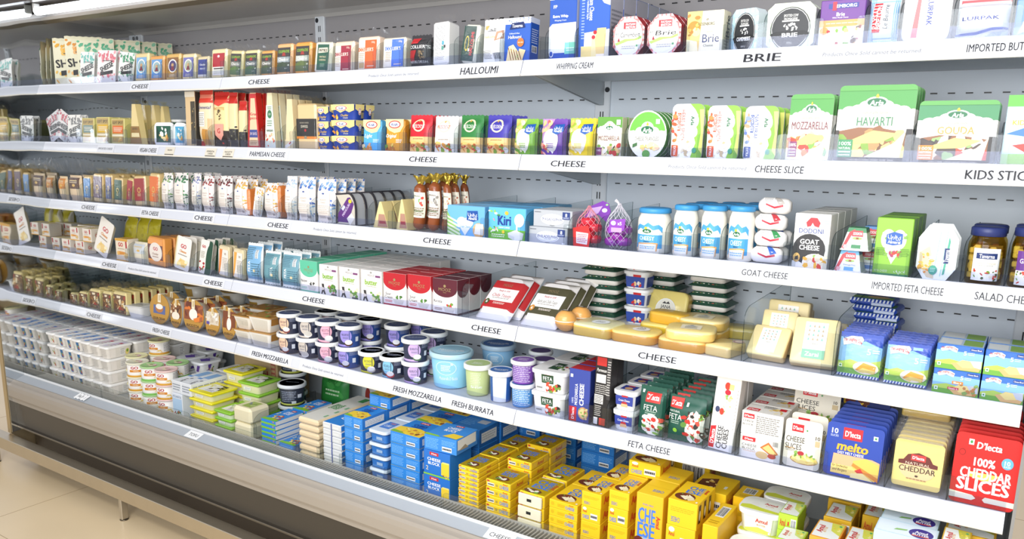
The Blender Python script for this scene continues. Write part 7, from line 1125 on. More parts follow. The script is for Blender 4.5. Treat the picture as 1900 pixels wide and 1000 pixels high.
lay(1842, 0, .235, 0, carton(.112, .10, .05, '#a81c18', ct='#b81f1b'), 'cheddar_slice_carton', 'red carton under the raised red packs', 'cheese box', s=5)
lay(1842, 0, .25, .1008, slicepack(.112, .072, .022, '#a81c18', '#c4201b', front=ched), 'cheddar_slice_pack', 'red cheddar slices pack raised at the back', 'cheese pack', 0, .03, s=5)
# ================================================================ BOTTOM DECK
def dx(u, Y, z): return X_at(u, Y, z)
def deck(uL, uR, vT, Y, n, fn, name, lab, cat, D, h=None, rz=0, jit=.003, rows=1, gap=.002, group=None, vary=None, toponly=0, **kw):
    """stack on the bottom deck: uL, uR, vT the upper front edge of its front face in the photograph"""
    z = .30
    for _ in range(3):
        xl, xr = X_at(uL, Y, z), X_at(uR, Y, z); z = Z_at(vT, (xl+xr)/2, Y)
    hh = h or (z-DECK-.0005)/n
    if h: n = max(1, round((z-DECK)/h)); hh = (z-DECK-.0005)/n
    xl += .0025; xr -= .0025; P = fn(xr-xl, hh-.0006, D, **kw); g = group or lab+' stack'
    if jit: jit = min(jit, .0008)
    for j in range(rows):
        for k in range(n):
            lb = lab+('' if n == 1 else f', {TOPS[n-1-k]}')+('' if rows == 1 else f', {ORD[j]} row')
            pp = P
            if vary and k in vary and j == 0: pp = fn(xr-xl, hh-.0006, D, **vary[k])
            spawn(pp, name, lb, cat, ((xl+xr)/2+(rnd.uniform(-jit, jit) if k else 0), Y+D/2+j*(D+gap), DECK+.0004+k*hh), rz+(rnd.uniform(-jit, jit)*3 if k else 0), 0, 0, g)
    return (xl+xr)/2, Y+D/2, DECK+.0004+n*hh, xr-xl
# array of white butter tubs beside the mirror
wt = [('r', .1, .1, .5, .7, '#e3e0d8'), ('n', 6, .45, .15, .9, .6, ['#f0c64a', '#7fae4c', '#e9dcc0'], 3, .1)]
TC = (('#e9d9dc', 'pale red'), ('#d8e2ee', 'pale blue'), ('#c5d6ea', 'light blue'), ('#b4cce8', 'light blue'), ('#9dbfe6', 'blue'), ('#86b0e2', 'blue'), ('#6f9cdc', 'deep blue'), ('#e3cdd4', 'pink'), ('#dcd2e6', 'violet'))
col_u = (58, 72, 86, 101, 116, 131, 147, 164, 186)
hT = .0545
RW = ('front', 'second', 'third', 'fourth')
xs_ = [XM+.042+i*.0705 for i in range(7)]
for i, X in enumerate(xs_):
    c = TC[i+2 if i > 1 else i]
    P = recttub(.0605, hT-.0008, .118, '#e9e4da', '#f1efea', front=[('r', .6, .1, .98, .9, '#2f6fa8' if 1 <= i <= 3 else '#e4ddd2'), ('n', 5, .7, .2, .95, .6, ['#e0a04a', '#c8502e', '#7fae4c'], 3, .1)] if i < 4 else [('l', .1, .1, .9, .9, 5, '#cfcac0')], right=[('r', .04, .1, .3, .9, '#2f5f98' if 1 <= i <= 3 else '#efe9e0'), ('r', .5, .2, .74, .82, '#f3f1ec'), ('l', .52, .25, .72, .78, 5, '#8d8a84'), ('e', .86, .42, .09, .28, '#e9d27c'), ('e', .86, .5, .05, .14, '#6f9a3c')], lid=[('p', [(.08, .1), (.5, .1), (.92, .9), (.4, .9)], c[0]), ('l', .5, .2, .9, .6, 3, '#c9b0b0'), ('n', 5, .3, .1, .6, .4, ['#e9d9a8', '#e3e3de'], 3, .1), ('r', .55, .6, .9, .72, '#c8606a' if i > 3 else '#5f86c8')], taper=.86, lh=.010, cr=.014, over=.0035)
    for j in range(4):
        for k in range(4):
            if j > 1 and k < 2: continue
            spawn(P, 'butter_tub', f'white tub, {c[1]} lid print, {ORD[i] if i else "first"} column from mirror, {RW[j]} row, {TOPS[3-k]}', 'tub', (X+rnd.uniform(-.002, .002), -.015+j*.127, DECK+.0004+k*hT), rnd.uniform(-.02, .02), 0, 0, 'white butter tubs beside the mirror')
    for j in (2, 3):
        spawn(carton(.068, hT*2-.001, .118, '#c9b99a'), 'cardboard_tray', f'cardboard riser under the {RW[j]} row of white tubs, {ORD[i] if i else "first"} column', 'box', (X, -.015+j*.127, DECK+.0004), 0, 0, 0, 'cardboard risers under the white tubs')
BT = recttub(.070, .0635, .105, '#e6e4de', '#f0f0ec', front=[('l', .1, .2, .9, .8, 4, '#b9b5ac')], right=[('r', .3, .15, .6, .85, '#f3f2ee'), ('l', .32, .2, .58, .8, 5, '#777777')], lid=[('p', [(.3, .2), (.6, .2), (.9, .8), (.5, .8)], '#efe9b0')], taper=.86)
for i, (X, Y) in enumerate(((.570, .345), (.570, .222))):
    for k in range(4 if i == 0 else 4): spawn(BT, 'butter_tub', f'plain white tub, {("deeper", "nearer")[i]} stack behind round cups, {TOPS[3-k]}', 'tub', (X, Y, DECK+.0004+k*.0645), .05, 0, 0, 'plain white tubs behind the cups')
# round cups with red lettering
GOC = (('#e9e4b0', 'pale yellow'), ('#e6e2c8', 'cream'), ('#a8d08c', 'green'), ('#e8c8c0', 'pale pink'))
def gocup(c): return roundtub(.0435, .0585, '#f0ece4', 'f:#f2f4f0' if False else c, [FIT(.50, .72, .22, 'GO', '#b81f34', .11, .08), ('r', .42, .38, .60, .56, '#d98a2e'), T(.52, .47, .10, 'Cheese', '#f6e6c4', .12, .02), ('r', .2, .0, .8, .14, '#dca23a' if c != '#a8d08c' else '#7fc05c'), ('n', 8, .56, .16, .66, .36, CHP, 3, .012), ('r', .68, .2, .84, .9, '#f6f4f0'), ('l', .69, .22, .83, .86, 6, '#8d8a84')], [('n', 7, .25, .25, .75, .75, ['#f3f1ea', '#d9a0a0', '#efe6c0'], 3, .09), T(.5, .6, .10, 'GO', '#c8606a', .3, .04)], taper=.94, lh=.006, over=.002)
GC = [gocup(c) for c, _ in GOC]
for X, Y, n, q, lab in ((.580, .018, 3, 0, 'front stack beside white tubs'), (.672, -.036, 3, 1, 'front stack, second along'), (.768, -.034, 3, 2, 'front stack, third along'), (.866, -.034, 3, 3, 'front stack by the drink cartons'), (.622, .100, 4, 0, 'tallest rear stack'), (.716, .060, 3, 3, 'rear stack, pink lid'), (.812, .055, 3, 2, 'rear stack, green lid')):
    for k in range(n): spawn(GC[q], 'cheese_cup', f'round cup with red letters, {lab}, {TOPS[n-1-k]}', 'cup', (X, Y, DECK+.0004+k*.0592), rnd.uniform(.2, .9), 0, 0, 'round cheese cups with red letters')
PT = recttub(.075, .054, .10, '#eef0ee', '#eef1f3', front=[('r', .2, .15, .8, .85, '#efeef2'), ('p', [(.3, .2), (.6, .8), (.9, .8), (.6, .2)], '#6a4a9c')], right=[('p', [(.1, .15), (.3, .85), (.5, .85), (.35, .15)], '#5a3f9c'), ('n', 10, .3, .15, .62, .6, ['#7a4a34', '#6f9a3c', '#c89a6a'], 3, .05), ('r', .1, .4, .28, .8, '#f4f4f2')], lid=[('p', [(.1, .4), (.6, .2), (.9, .5), (.4, .75)], '#6a4ab8'), ('l', .2, .6, .8, .85, 2, '#8d7ac0')], taper=.80, lh=.010)
for X_, lab in ((.735, 'nearer the cups'), (.838, 'nearer the cardboard box')):
    for k in range(3): spawn(PT, 'spread_tub', f'white tub with purple lid print, {lab}, {TOPS[2-k]}', 'tub', (X_, .172, DECK+.0004+k*.0555), .0, 0, 0, 'white tubs with purple print')
for k in range(3): spawn(PT, 'spread_tub', f'white tub with purple print at the back of the cups, {TOPS[2-k]}', 'tub', (.70, .30, DECK+.0004+k*.0555), 0, 0, 0, 'white tubs with purple print')
X = 1.045; spawn(carton(.27, .21, .17, '#c2a87c', cr='#a98f64', front=[T(.60, .60, .17, 'Amul', '#a83a34', .36, .05), T(.60, .38, .06, 'PASTEURISED', '#a84a40', .3), T(.60, .22, .10, 'BUTTER', '#a84a40', .28, .02), ('r', .86, 0, .96, 1, '#b5685a'), *[('r', .87, .05+.09*i, .95, .1+.09*i, '#c2a87c') for i in range(10)], ('l', .1, .2, .34, .3, 2, '#b07a60')], right=[('r', .45, 0, .55, 1, '#b39a6e')]), 'cardboard_box', 'brown cardboard butter box at the back with red print', 'box', (X, .345, DECK+.0004), .0)
# tofu drink boxes
AT = carton(.060, .050, .17, '#dfe2e4', front=[('l', .1, .2, .9, .8, 3, '#8d939c')], top=[('r', .06, .05, .94, .95, '#eef0f2'), ('n', 10, .1, .05, .9, .35, ['#4a4a4e', '#8d8d92', '#e3e6ea'], 3, .12), ('r', .3, .5, .9, .9, '#8fb8e4'), ('r', .1, .4, .5, .48, '#6f9fd8')], right=[('l', .05, .2, .95, .8, 3, '#9aa0a8')])
xa_, ya_, za_, wa_ = deck(318, 338, 730, -.07, 1, carton, 'drink_carton', 'upright white drink carton with blue lettering', 'carton', .06, c='#dfe4ea', front=[T(.5, .88, .09, 'ATLANTA', '#6d8aa8', .85, .01), ('r', .05, .3, .95, .8, '#b4cfe6'), ('n', 14, .2, .05, .9, .3, ['#2a2f4a', '#c8402e', '#efe6c0', '#4a7a3c'], 3, .08)], jit=0)
for k, (X, lab) in enumerate(((xa_-.003, 'long white carton laid across the upright one'), (xa_+.0575, 'long white carton laid beside its twin'))):
    spawn(AT, 'drink_carton', lab, 'carton', (X, .018, za_+.0004), 0)
for k in range(2): spawn(carton(.056, za_-DECK-.0006, .05, '#d9dde2'), 'drink_carton', f'white carton supporting the long laid cartons, {("nearer", "farther")[k]}', 'carton', (xa_+(.061 if k else .0), .058 if not k else .04, DECK+.0004), 0)
spawn(recttub(.12, .035, .10, '#e9ebec', '#f1f2f1', lid=[('r', .15, .35, .5, .9, '#e3e3e0'), ('l', .15, .35, .5, .9, 6, '#222222'), ('e', .7, .4, .12, .16, '#8fae5c'), ('e', .7, .4, .07, .1, '#e9dc9c')], flat=True), 'cheese_tub', 'flat white tub with striped label by the cardboard box', 'tub', (1.005, .195, DECK+.112)); spawn(carton(.11, .111, .09, '#d3d6d8'), 'cheese_carton', 'white carton under the flat white tub', 'carton', (1.005, .195, DECK+.0004))
def tofu(W, H, D, c, body='#e6e2b8'):
    m = MB(); m.loft([(0, W*.82, D*.82, .012), (.003, W*.85, D*.85, .012), (H-.004, W*.92, D*.92, .014)], 't:'+body); art(m, [('r', .2, .25, .6, .6, '#eef0ec'), ('l', .24, .3, .56, .55, 2, '#8d8d88')], W*.8, H*.8, lambda a, b, e: (a, -D*.435-e-.002, b+.003))
    l = MB(); l.loft([(H-.004, W, D, .006), (H-.001, W, D, .006), (H, W-.004, D-.004, .006)], 'g:'+c); l.loft([(H-.009, W-.004, D-.004, .006), (H-.004, W, D, .006)], 'g:'+c, cap=(False, False))
    art(l, [('r', .16, .16, .86, .84, '#f0efe2'), ('p', [(.46, .84), (.86, .84), (.86, .40), (.62, .44)], '#2c2a28'), ('e', .54, .70, .14, .12, '#eceae4'), ('n', 12, .2, .4, .6, .8, [c, '#f3f2ea', '#6b5a2c', '#e9e6c8'], 3, .07), ('r', .42, .16, .84, .36, '#f6f5f1'), ('l', .45, .18, .8, .33, 2, '#8d8d88'), ('e', .72, .46, .1, .06, '#f1efe6'), ('l', .72, .5, .84, .76, 2, c)], W-.01, D-.01, lambda a, b, e: (a, b-(D-.01)/2, H+e))
    return [('tofu_tub', m.mesh('tofu_tub'), []), ('film_lid', l.mesh('film_lid'), [])]
YEL, GRN = '#ece02a', '#8cc63a'
deck(348, 392, 727, -.07, 4, tofu, 'tofu_pack', 'yellow lidded tofu pack in front', 'tofu', .125, c=YEL, rz=.0, group='yellow tofu packs')
for k in range(4): spawn(tofu(.115, .0455, .125, YEL), 'tofu_pack', f'yellow lidded tofu pack in the rear stack, {TOPS[3-k]}', 'tofu', (1.135, .135, DECK+.0004+k*.0462), .0, 0, 0, 'yellow tofu packs')
for k in range(4): spawn(tofu(.115, .0415, .12, GRN), 'tofu_pack', f'green lidded tofu pack in the rear stack, {TOPS[3-k]}', 'tofu', (1.258, .105, DECK+.0004+k*.0422), .05, 0, 0, 'green tofu packs')
deck(395, 428, 763, -.075, 3, tofu, 'tofu_pack', 'green lidded tofu pack in front', 'tofu', .105, c=GRN, body='#dfe6cc', rz=.0, group='green tofu packs')
def tblock(W, H, D):
    m = MB(); m.box(-W/2, W/2, -D/2, D/2, 0, H, 'c:#efe8d2', .010); art(m, [('r', .3, .2, .8, .8, '#9cb45c'), ('n', 6, .35, .3, .75, .7, ['#6f8a3c', '#c9d49c', '#5a5a9c'], 3, .09)], W, D, tp(D, H))
    f = MB(); f.box(-W/2-.0015, W/2+.0015, -D/2-.0015, D/2+.0015, 0, H+.0012, 'f:#fffdf4', .008); 
    return [('tofu_block', m.mesh('tofu_block'), []), ('film_wrap', f.mesh('film_wrap'), [])]
deck(430, 464, 756, -.07, 2, tblock, 'tofu_block', 'ivory pressed tofu block in film', 'tofu', .095, rz=.0)
DT = roundtub(.052, .083, '#2a2f3c', '#e6e9ea', disc='#262d3e', taper=.84, lh=.014, cbase='#c9cf5c', lid=[T(.5, .55, .1, 'The art of cheese', '#9aa4b8', .5)], band=[('l', .42, .2, .62, .8, 6, '#8d96a8'), ('r', .56, .12, .62, .26, '#e3e6ea'), ('r', .64, .4, .7, .6, '#d9dee8')])
for u, Y, n, lab in ((1.262, .27, 3, 'deeper stack'), (1.378, .16, 2, 'nearer stack')):
    X = u
    for k in range(n): spawn(DT, 'round_cheese_tub', f'dark tub with white lid below the rail, {lab}, {TOPS[n-1-k]}', 'tub', (X, Y, DECK+.0004+k*.0832), .4, 0, 0, 'dark tubs on the bottom deck')
spawn(pouch(.15, .16, .05, '#2f8a3c', front=[('n', 8, .1, .1, .9, .9, ['#27782f', '#46a04c'], 3, .12), ('l', .3, .4, .8, .6, 2, '#bfe0b8')], seal=.012), 'green_pouch', 'bright green pouch at the back behind clear divider', 'pouch', (1.40, .36, DECK+.0006), .0, .1)
for k, u in enumerate((640, 668)): spawn(pouch(.10, .155, .04, '#cfd3d4' if k == 0 else '#4a2f2c', front=[('e', .5, .5, .14, .22, '#9c3a34'), ('r', .1, .8, .9, .95, '#8d9294')]), 'grey_pouch', ('silver pouch with red figure at the back', 'dark brown pouch at the back beside the silver one')[k], 'pouch', (1.545+.11*k, .42, DECK+.0006), 0, .05)
X = X_at(467, -.07, .2); o_ = None
def deckdiv(u, lab, h=.085, Y=-.08, dep=.30, v=None):
    X = u if u < 10 else X_at(u, Y, .17); o = divider(0, X, lab, h=h, dep=dep, y0=Y); return o
deckdiv(471, 'clear deck divider between tofu block and blue slice packs', .10)
# blue cheese slices packs
SB = '#2f86d6'
slb = [('r', 0, 0, 1, .14, '#7fc23a'), ('p', [(0, .1), (.5, .2), (1, .12), (1, 0), (0, 0)], '#7fc23a'), *dl(.62, .88, .26, .10, '#c8323a'), T(.60, .74, .10, 'CHEESE', '#ffffff', .42, .03), T(.60, .62, .10, 'SLICES', '#ffffff', .42, .03), T(.2, .55, .16, '2', '#f3e6b0', .16, .02), ('n', 14, .34, .12, .9, .42, ['#f3c24a', '#f6dc84', '#e89a34', '#d8502e'], 3, .08)]
X = X_at(508, -.06, .2)
SP = carton(.075, .017, .13, SB, top=slb, front=[('r', 0, 0, 1, .4, '#7fc23a'), ('n', 6, .5, .2, .9, .9, ['#f3c24a', '#d8502e'], 2, .03)], cr='#d6d9da')
for k in range(6): spawn(SP, 'cheese_slice_pack', f'flat blue slices pack, front pile, {TOPS[5-k]}', 'cheese pack', (1.512, -.008, DECK+.0004+k*.0178), rnd.uniform(-.03, .03), 0, 0, 'flat blue slices packs')
for k in range(6): spawn(SP, 'cheese_slice_pack', f'flat blue slices pack, pile behind, {TOPS[5-k]}', 'cheese pack', (1.515, .135, DECK+.0004+k*.0178), .0, 0, 0, 'flat blue slices packs')
BB = carton(.075, .036, .11, SB, top=slb, front=[('l', .1, .2, .9, .8, 3, '#6fb2ea')])
spawn(BB, 'cheese_slice_carton', 'blue slices carton alone at the front edge', 'cheese box', (1.602, -.018, DECK+.0004), .0)
def bread(W, H, D):
    m = MB(); m.box(-W/2, W/2, -D/2, D/2, .002, H-.001, 'c:#efd8ae', .006, top='#f1eee2'); art(m, [*[T(.25+.15*i, .5, .04, w, '#3f9a4c', .42, .03, rot=90) for i, w in enumerate(('CHEESE', 'SLICES', 'VEGAN'))], ('r', .6, .78, .86, .92, '#3f9a4c'), ('l', .8, .1, .9, .6, 3, '#7fba84')], W, D, tp(D, H-.0005))
    f = MB(); f.box(-W/2-.002, W/2+.002, -D/2-.002, D/2+.002, 0, H, 'f:#ffffff', .006); f.box(-W/2-.001, W/2, -D/2-.014, -D/2, H*.35, H*.5, 'f:#ffffff', .002)
    return [('cheese_slab', m.mesh('cheese_slab'), []), ('film_wrap', f.mesh('film_wrap'), [])]
deck(551, 590, 776, -.065, 6, bread, 'vegetarian_slab', 'film wrapped tan slab with green top print', 'cheese pack', .30, rz=-.0)
deckdiv(549, 'clear deck divider just left of the tan film slabs', .08); deckdiv(594, 'clear deck divider just right of the tan film slabs', .08)
CW = lambda W, H, D: carton(W, H, D, '#d8d9d6', ct=SB, cr=SB, top=[T(.55, .5, .18, 'CHEESE CUBES', '#ffffff', .5, .03, rot=90), *dl(.3, .6, .2, .1, '#c8323a')], front=[('r', .47, .0, .53, 1, '#4a5a98'), ('r', .1, .3, .4, .6, '#e3e4e1'), ('r', .6, .3, .9, .6, '#e3e4e1')], r=.003)
deck(597, 633, 786, -.07, 7, CW, 'cheese_cube_pack', 'white ended blue cube pack', 'cheese pack', .22, rz=-.0)
bk = lambda: [('l', .05, .15, .45, .85, 7, '#79b8ee'), ('l', .55, .5, .95, .85, 4, '#79b8ee'), ('r', .56, .12, .86, .42, '#e6e9ea'), ('l', .58, .14, .84, .4, 1, '#444444')]
bt = [('p', [(0, .0), (1, .0), (1, .38), (.6, .52), (0, .42)], '#f2d13a'), ('n', 16, .3, .02, 1, .4, ['#e3a83a', '#f6e08c', '#8a5a2c', '#f3c24a', '#c98a3a'], 3, .07), ('p', [(0, .0), (.5, .0), (.3, .10), (0, .14)], '#7fb83a'), *dl(.48, .88, .3, .12, '#c8323a'), T(.48, .68, .13, 'CUBES', '#1f4fa4', .44, .04), T(.48, .54, .09, 'CHEESE', '#1f4fa4', .4, .03)]
bsd = [('r', .12, .2, .9, .75, '#e3e6e8'), ('l', .15, .3, .85, .7, 3, '#b4bcc4')]
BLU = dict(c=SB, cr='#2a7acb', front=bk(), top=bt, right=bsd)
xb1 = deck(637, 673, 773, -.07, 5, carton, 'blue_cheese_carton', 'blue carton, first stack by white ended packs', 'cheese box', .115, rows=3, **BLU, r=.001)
for j, dy in enumerate((.12, .24)):
    spawn(carton(.092, .0405, .112, **BLU), 'blue_cheese_carton', f'blue carton raised on top of the first blue stacks, {("nearer", "deeper")[j]}', 'cheese box', (xb1[0]+.006, xb1[1]+dy, xb1[2]+.0008), .0, 0, 0, 'raised blue cartons')
def cleartub(W, H, D):
    m = MB(); m.loft([(0, W*.9, D*.9, .012), (H-.008, W*.96, D*.96, .014)], 'a:#dfe9f2', cap=(True, False))
    i_ = MB(); i_.loft([(.002, W*.84, D*.84, .01), (H-.014, W*.88, D*.88, .01)], '#4a90d8'); art(i_, [('r', .4, .3, .8, .6, '#c9d9ea'), ('l', .1, .1, .9, .3, 2, '#8fbce8')], W*.8, H*.75, lambda a, b, e: (a, -D*.435-e-.001, b+.002)); 
    l = MB(); l.loft([(H-.009, W, D, .014), (H-.002, W, D, .014), (H, W-.008, D-.008, .014)], 't:#d3dee8'); art(l, [('r', .2, .25, .8, .75, '#4a80d0'), ('r', .4, .6, .7, .7, '#a87a98'), T(.5, .45, .14, 'CUBES', '#dfe9f6', .4, .03)], W-.01, D-.01, lambda a, b, e: (a, b-(D-.01)/2, H+e))
    return [('clear_tub', m.mesh('clear_tub'), []), ('wrapped_cubes', i_.mesh('wrapped_cubes'), []), ('tub_lid', l.mesh('tub_lid'), [])]
deck(680, 716, 799, -.068, 4, cleartub, 'clear_cheese_tub', 'frosted clear tub with blue contents', 'tub', .125, rows=3, gap=.004)
deckdiv(635.5, 'clear deck divider beside the first blue carton stack', .08); deckdiv(676.5, 'clear deck divider between blue cartons and clear tubs', .08); deckdiv(719.5, 'clear deck divider just right of the clear tubs', .08)
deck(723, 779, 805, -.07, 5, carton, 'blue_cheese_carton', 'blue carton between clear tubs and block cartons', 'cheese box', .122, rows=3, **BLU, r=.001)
cbk = [*dl(.40, .88, .34, .13, '#c8323a'), FIT(.40, .66, .12, 'CHEESE', '#ffffff', .50, .03), FIT(.40, .50, .12, 'BLOCK', '#ffffff', .44, .03), T(.14, .28, .18, '2', '#e6d9b0', .14, .02), ('r', .68, .12, .98, .60, '#f2cf3a'), ('p', [(.68, .60), (.98, .60), (.98, .66), (.74, .66)], '#f6e07c'), ('r', 0, 0, 1, .06, '#8cc63a'), ('n', 6, .7, .04, .96, .16, ['#8a5a2c', '#e3c23a'], 3, .04)]
deck(785, 836, 838, -.07, 2, carton, 'cheese_block_carton', 'upright blue cheese block carton with yellow block picture', 'cheese box', .11, c='#2a74c8', cr='#2a7acb', front=cbk, rows=1, r=.001, jit=0)
xz = X_at(810, -.07, .26); zt = .2
z = .30
for _ in range(3): xl, xr = X_at(781, -.07, z), X_at(834, -.07, z); z = Z_at(808, xl, -.07)
spawn(carton(.118, .048, .12, '#3a8ad8', ct='#3f90dc', cr='#2f7fcf', front=bk(), top=[*dl(.52, .9, .24, .10, '#c8323a'), T(.48, .70, .14, 'CHEESE', '#ffffff', .4, .03), T(.48, .52, .14, 'BLOCK', '#ffffff', .36, .03), ('p', [(.5, .1), (.95, .06), (1, .34), (.66, .38)], '#f2cf3a'), ('p', [(0, 0), (.5, 0), (.4, .08), (0, .12)], '#8cc63a')], right=[('r', .05, .3, .9, .95, '#dfe2e0'), ('p', [(.1, .25), (.4, .5), (.55, .2)], '#9a9080')]), 'cheese_block_carton', 'blue cheese block carton lying on the upright ones', 'cheese box', ((X_at(783, -.07, .29)+X_at(836, -.07, .27))/2+.010, -.008, DECK+2*((Z_at(838, xz, -.07)-DECK-.0005)/2)+.0008), .06)
for q, (X, Y, n, h) in enumerate(((2.245, .16, 3, .062), (2.245, .285, 4, .056), (2.18, .41, 5, .049), (2.32, .41, 5, .049), (2.46, .41, 4, .049), (2.60, .41, 4, .049))):
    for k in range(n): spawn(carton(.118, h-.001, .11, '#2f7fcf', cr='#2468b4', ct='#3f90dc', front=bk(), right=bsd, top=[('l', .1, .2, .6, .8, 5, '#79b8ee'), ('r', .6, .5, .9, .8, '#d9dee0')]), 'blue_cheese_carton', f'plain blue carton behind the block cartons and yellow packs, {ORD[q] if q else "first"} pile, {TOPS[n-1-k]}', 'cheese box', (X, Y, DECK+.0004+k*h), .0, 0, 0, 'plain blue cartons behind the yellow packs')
# yellow packs
YB = '#f3cd1c'
B1 = '#4a7fd8'
ytop = lambda rot=0: [FIT(.56, .72, .17, 'CHE', B1, .50, .05), FIT(.56, .52, .17, 'ESE', B1, .50, .05), T(.92, .66, .07, 'Amul', '#c8302c', .28, .04, rot=-90), ('e', .42, .24, .34, .17, '#6b3322'), ('p', [(.26, .22), (.5, .36), (.74, .24), (.5, .1)], '#f6ecc8'), ('p', [(.5, .18), (.68, .26), (.8, .16), (.62, .08)], '#e9dcae'), ('n', 7, .2, .28, .5, .38, ['#7fae4c', '#8c3a24'], 3, .04), ('r', .88, .05, .94, .1, '#f1f5ee')]
yfr = [FIT(.76, .42, .46, 'CHEESE', B1, .36, .03), T(.80, .82, .22, 'Amul', '#c8302c', .2, .03), ('r', .08, .2, .36, .62, '#e6e3da'), ('l', .1, .22, .34, .6, 1, '#444444'), ('r', .06, .72, .16, .92, '#c8302c'), ('r', .42, .3, .5, .6, '#b9a23a')]
def ypack(W, H, D, top=None, c=YB, film=True, cr='#efc81c', rightw=True):
    P = carton(W, H, D, c, ct=c, cr=cr, front=yfr, top=top or ytop(), r=.0025, right=[T(.5, .5, .5, 'Amul', '#c8502c', .5, .03)] if rightw else ())
    P = [('pack', P[0][1], [])]
    if film:
        f = MB(); f.box(-W/2-.0012, W/2+.0025, -D/2-.0012, D/2+.002, 0, H, 'f:#ffffff', .004); f.box(W/2+.0035, W/2+.007, -D/2+.004, D/2-.004, H*.3, H*.5, 'f:#ffffff', .001); P.append(('film_wrap', f.mesh('film_wrap'), []))
    return P
ytop2 = [T(.5, .90, .08, 'Amul', '#c8502c', .3, .03), FIT(.5, .72, .16, 'CHEE', B1, .52, .06), FIT(.52, .55, .16, 'SECUT', B1, .56, .06), ('e', .5, .24, .26, .15, '#6b3322'), ('n', 8, .34, .16, .66, .32, ['#f3ead0', '#e9e3c4', '#f6f0dc'], 3, .07), ('n', 5, .3, .14, .5, .2, ['#7fae4c'], 5, .05)]
deck(849, 889, 866, -.075, 10, ypack, 'yellow_cheese_pack', 'thin yellow slice pack, first tower', 'cheese pack', .105, top=ytop2, jit=.002, rows=3)
xy2 = deck(900, 948, 893, -.075, 5, ypack, 'yellow_cheese_pack', 'thick yellow slice pack, second tower', 'cheese pack', .10, top=ytop2, rz=.0)
for j, (dz, lab) in enumerate(((.030, 'behind the second tower'), (.040, 'rearmost behind the second tower'))):
    n = 6; h = (xy2[2]+dz-DECK)/n
    for k in range(n): spawn(ypack(xy2[3], h-.0008, .105, ytop2), 'yellow_cheese_pack', f'thick yellow slice pack, {lab}, {TOPS[n-1-k]}', 'cheese pack', (xy2[0]+.002, xy2[1]+.112+.110*j, DECK+.0004+k*h), .0, 0, 0, 'thick yellow slice packs behind')
def whitefront(W, H, D, **k):
    P = ypack(W, H, D, top=[FIT(.52, .74, .24, 'CHE', B1, .64, .05), FIT(.52, .46, .24, 'ESE', B1, .64, .05), T(.94, .6, .10, 'Amul', '#c8502c', .34, .04, rot=-90), ('e', .42, .14, .34, .12, '#6b4a2c'), ('n', 9, .2, .06, .66, .22, ['#f3ead0', '#7fae4c', '#f6f0dc'], 3, .08)], rightw=False)
    m = MB(); m.box(-W/2+.002, W/2-.004, -D/2-.010, -D/2-.0025, .001, H-.003, 'c:#efe6c8', .002); m.box(-W*.12, W*.06, -D/2-.0108, -D/2-.0100, H*.4, H*.62, '#2a2a2a', 0); P.append(('cheese_slices', m.mesh('cheese_slices'), [])); return P
deck(962, 1011, 915, -.068, 3, whitefront, 'yellow_cheese_pack', 'yellow pack with bare white slice end', 'cheese pack', .115, jit=.002, rows=2, gap=.014)
ycf = [FIT(.74, .45, .40, 'CHEESE', B1, .32, .03), T(.78, .84, .2, 'Amul', '#c8502c', .2, .03), ('e', .12, .55, .06, .22, '#d9b41c'), ('l', .3, .3, .56, .7, 3, '#c9a21c')]
ycr = [T(.4, .5, .5, 'Amul', '#d8502c', .5, .04), ('r', .72, .2, .9, .8, '#5a3422'), ('e', .81, .5, .06, .2, '#efe3c0')]
YC = dict(c='#f4c920', cr='#f0bf1c', front=ycf, top=ytop(), right=ycr, r=.0012)
deck(1018, 1073, 932, -.075, 5, carton, 'yellow_cheese_carton', 'yellow carton, first carton tower', 'cheese box', .125, rows=2, **YC)
YC2 = dict(c='#f4c920', cr='#f0bf1c', front=[('l', .1, .55, .9, .75, 3, '#d0a81a'), FIT(.28, .24, .2, 'CHEESE', '#4a72b8', .3, .02, rot=180)], top=ytop(), right=ycr, r=.0012)
VAR = {2: {**YC2, 'front': [FIT(.26, .3, .26, 'CHEESE', B1, .34, .03), T(.2, .68, .18, 'Amul', '#c8502c', .2, .03), ('r', .5, .2, .86, .6, '#e9e6dc'), ('l', .52, .22, .84, .58, 1, '#444444'), ('e', .2, .85, .1, .1, '#e9ecf0')]}}
deck(1078, 1117, 914, -.075, 4, carton, 'yellow_cheese_carton', 'yellow carton, second carton tower', 'cheese box', .115, vary=VAR, rows=2, **YC2)
xy6 = deck(1129, 1169, 912, -.073, 4, carton, 'yellow_cheese_carton', 'yellow carton, third carton tower', 'cheese box', .115, vary=VAR, rows=2, **YC2)
spawn(carton(.09, .042, .12, **{**YC2, 'front': VAR[2]['front']}), 'yellow_cheese_carton', 'yellow carton raised on top behind the third tower', 'cheese box', (xy6[0]+.012, xy6[1]+.125, xy6[2]+.0006), .05)
deck(1180, 1233, 918, -.085+.012, 1, carton, 'yellow_cheese_carton', 'tall upright yellow carton, big blue lettering', 'cheese box', .105, c='#f0bc28', ct='#f4cb28', cr='#e9b41c', front=[FIT(.42, .72, .20, 'CHE', B1, .62, .05), FIT(.42, .52, .20, 'ESE', B1, .62, .05), T(.46, .86, .025, 'PURE MILK', '#7a8ac0', .4), T(.86, .66, .055, 'Amul', '#c8302c', .24, .04, rot=-90), ('e', .16, .30, .24, .12, '#6b2a1c'), ('n', 6, .04, .22, .3, .36, ['#a8402c', '#8c3422'], 3, .05), ('r', .3, .40, .8, .42, '#8fb0e0')], top=[T(.62, .3, .14, 'CHEESE', '#5a82c8', .4, .02, rot=180), ('r', 0, .55, 1, .56, '#dcb41c')], jit=0, rows=2)
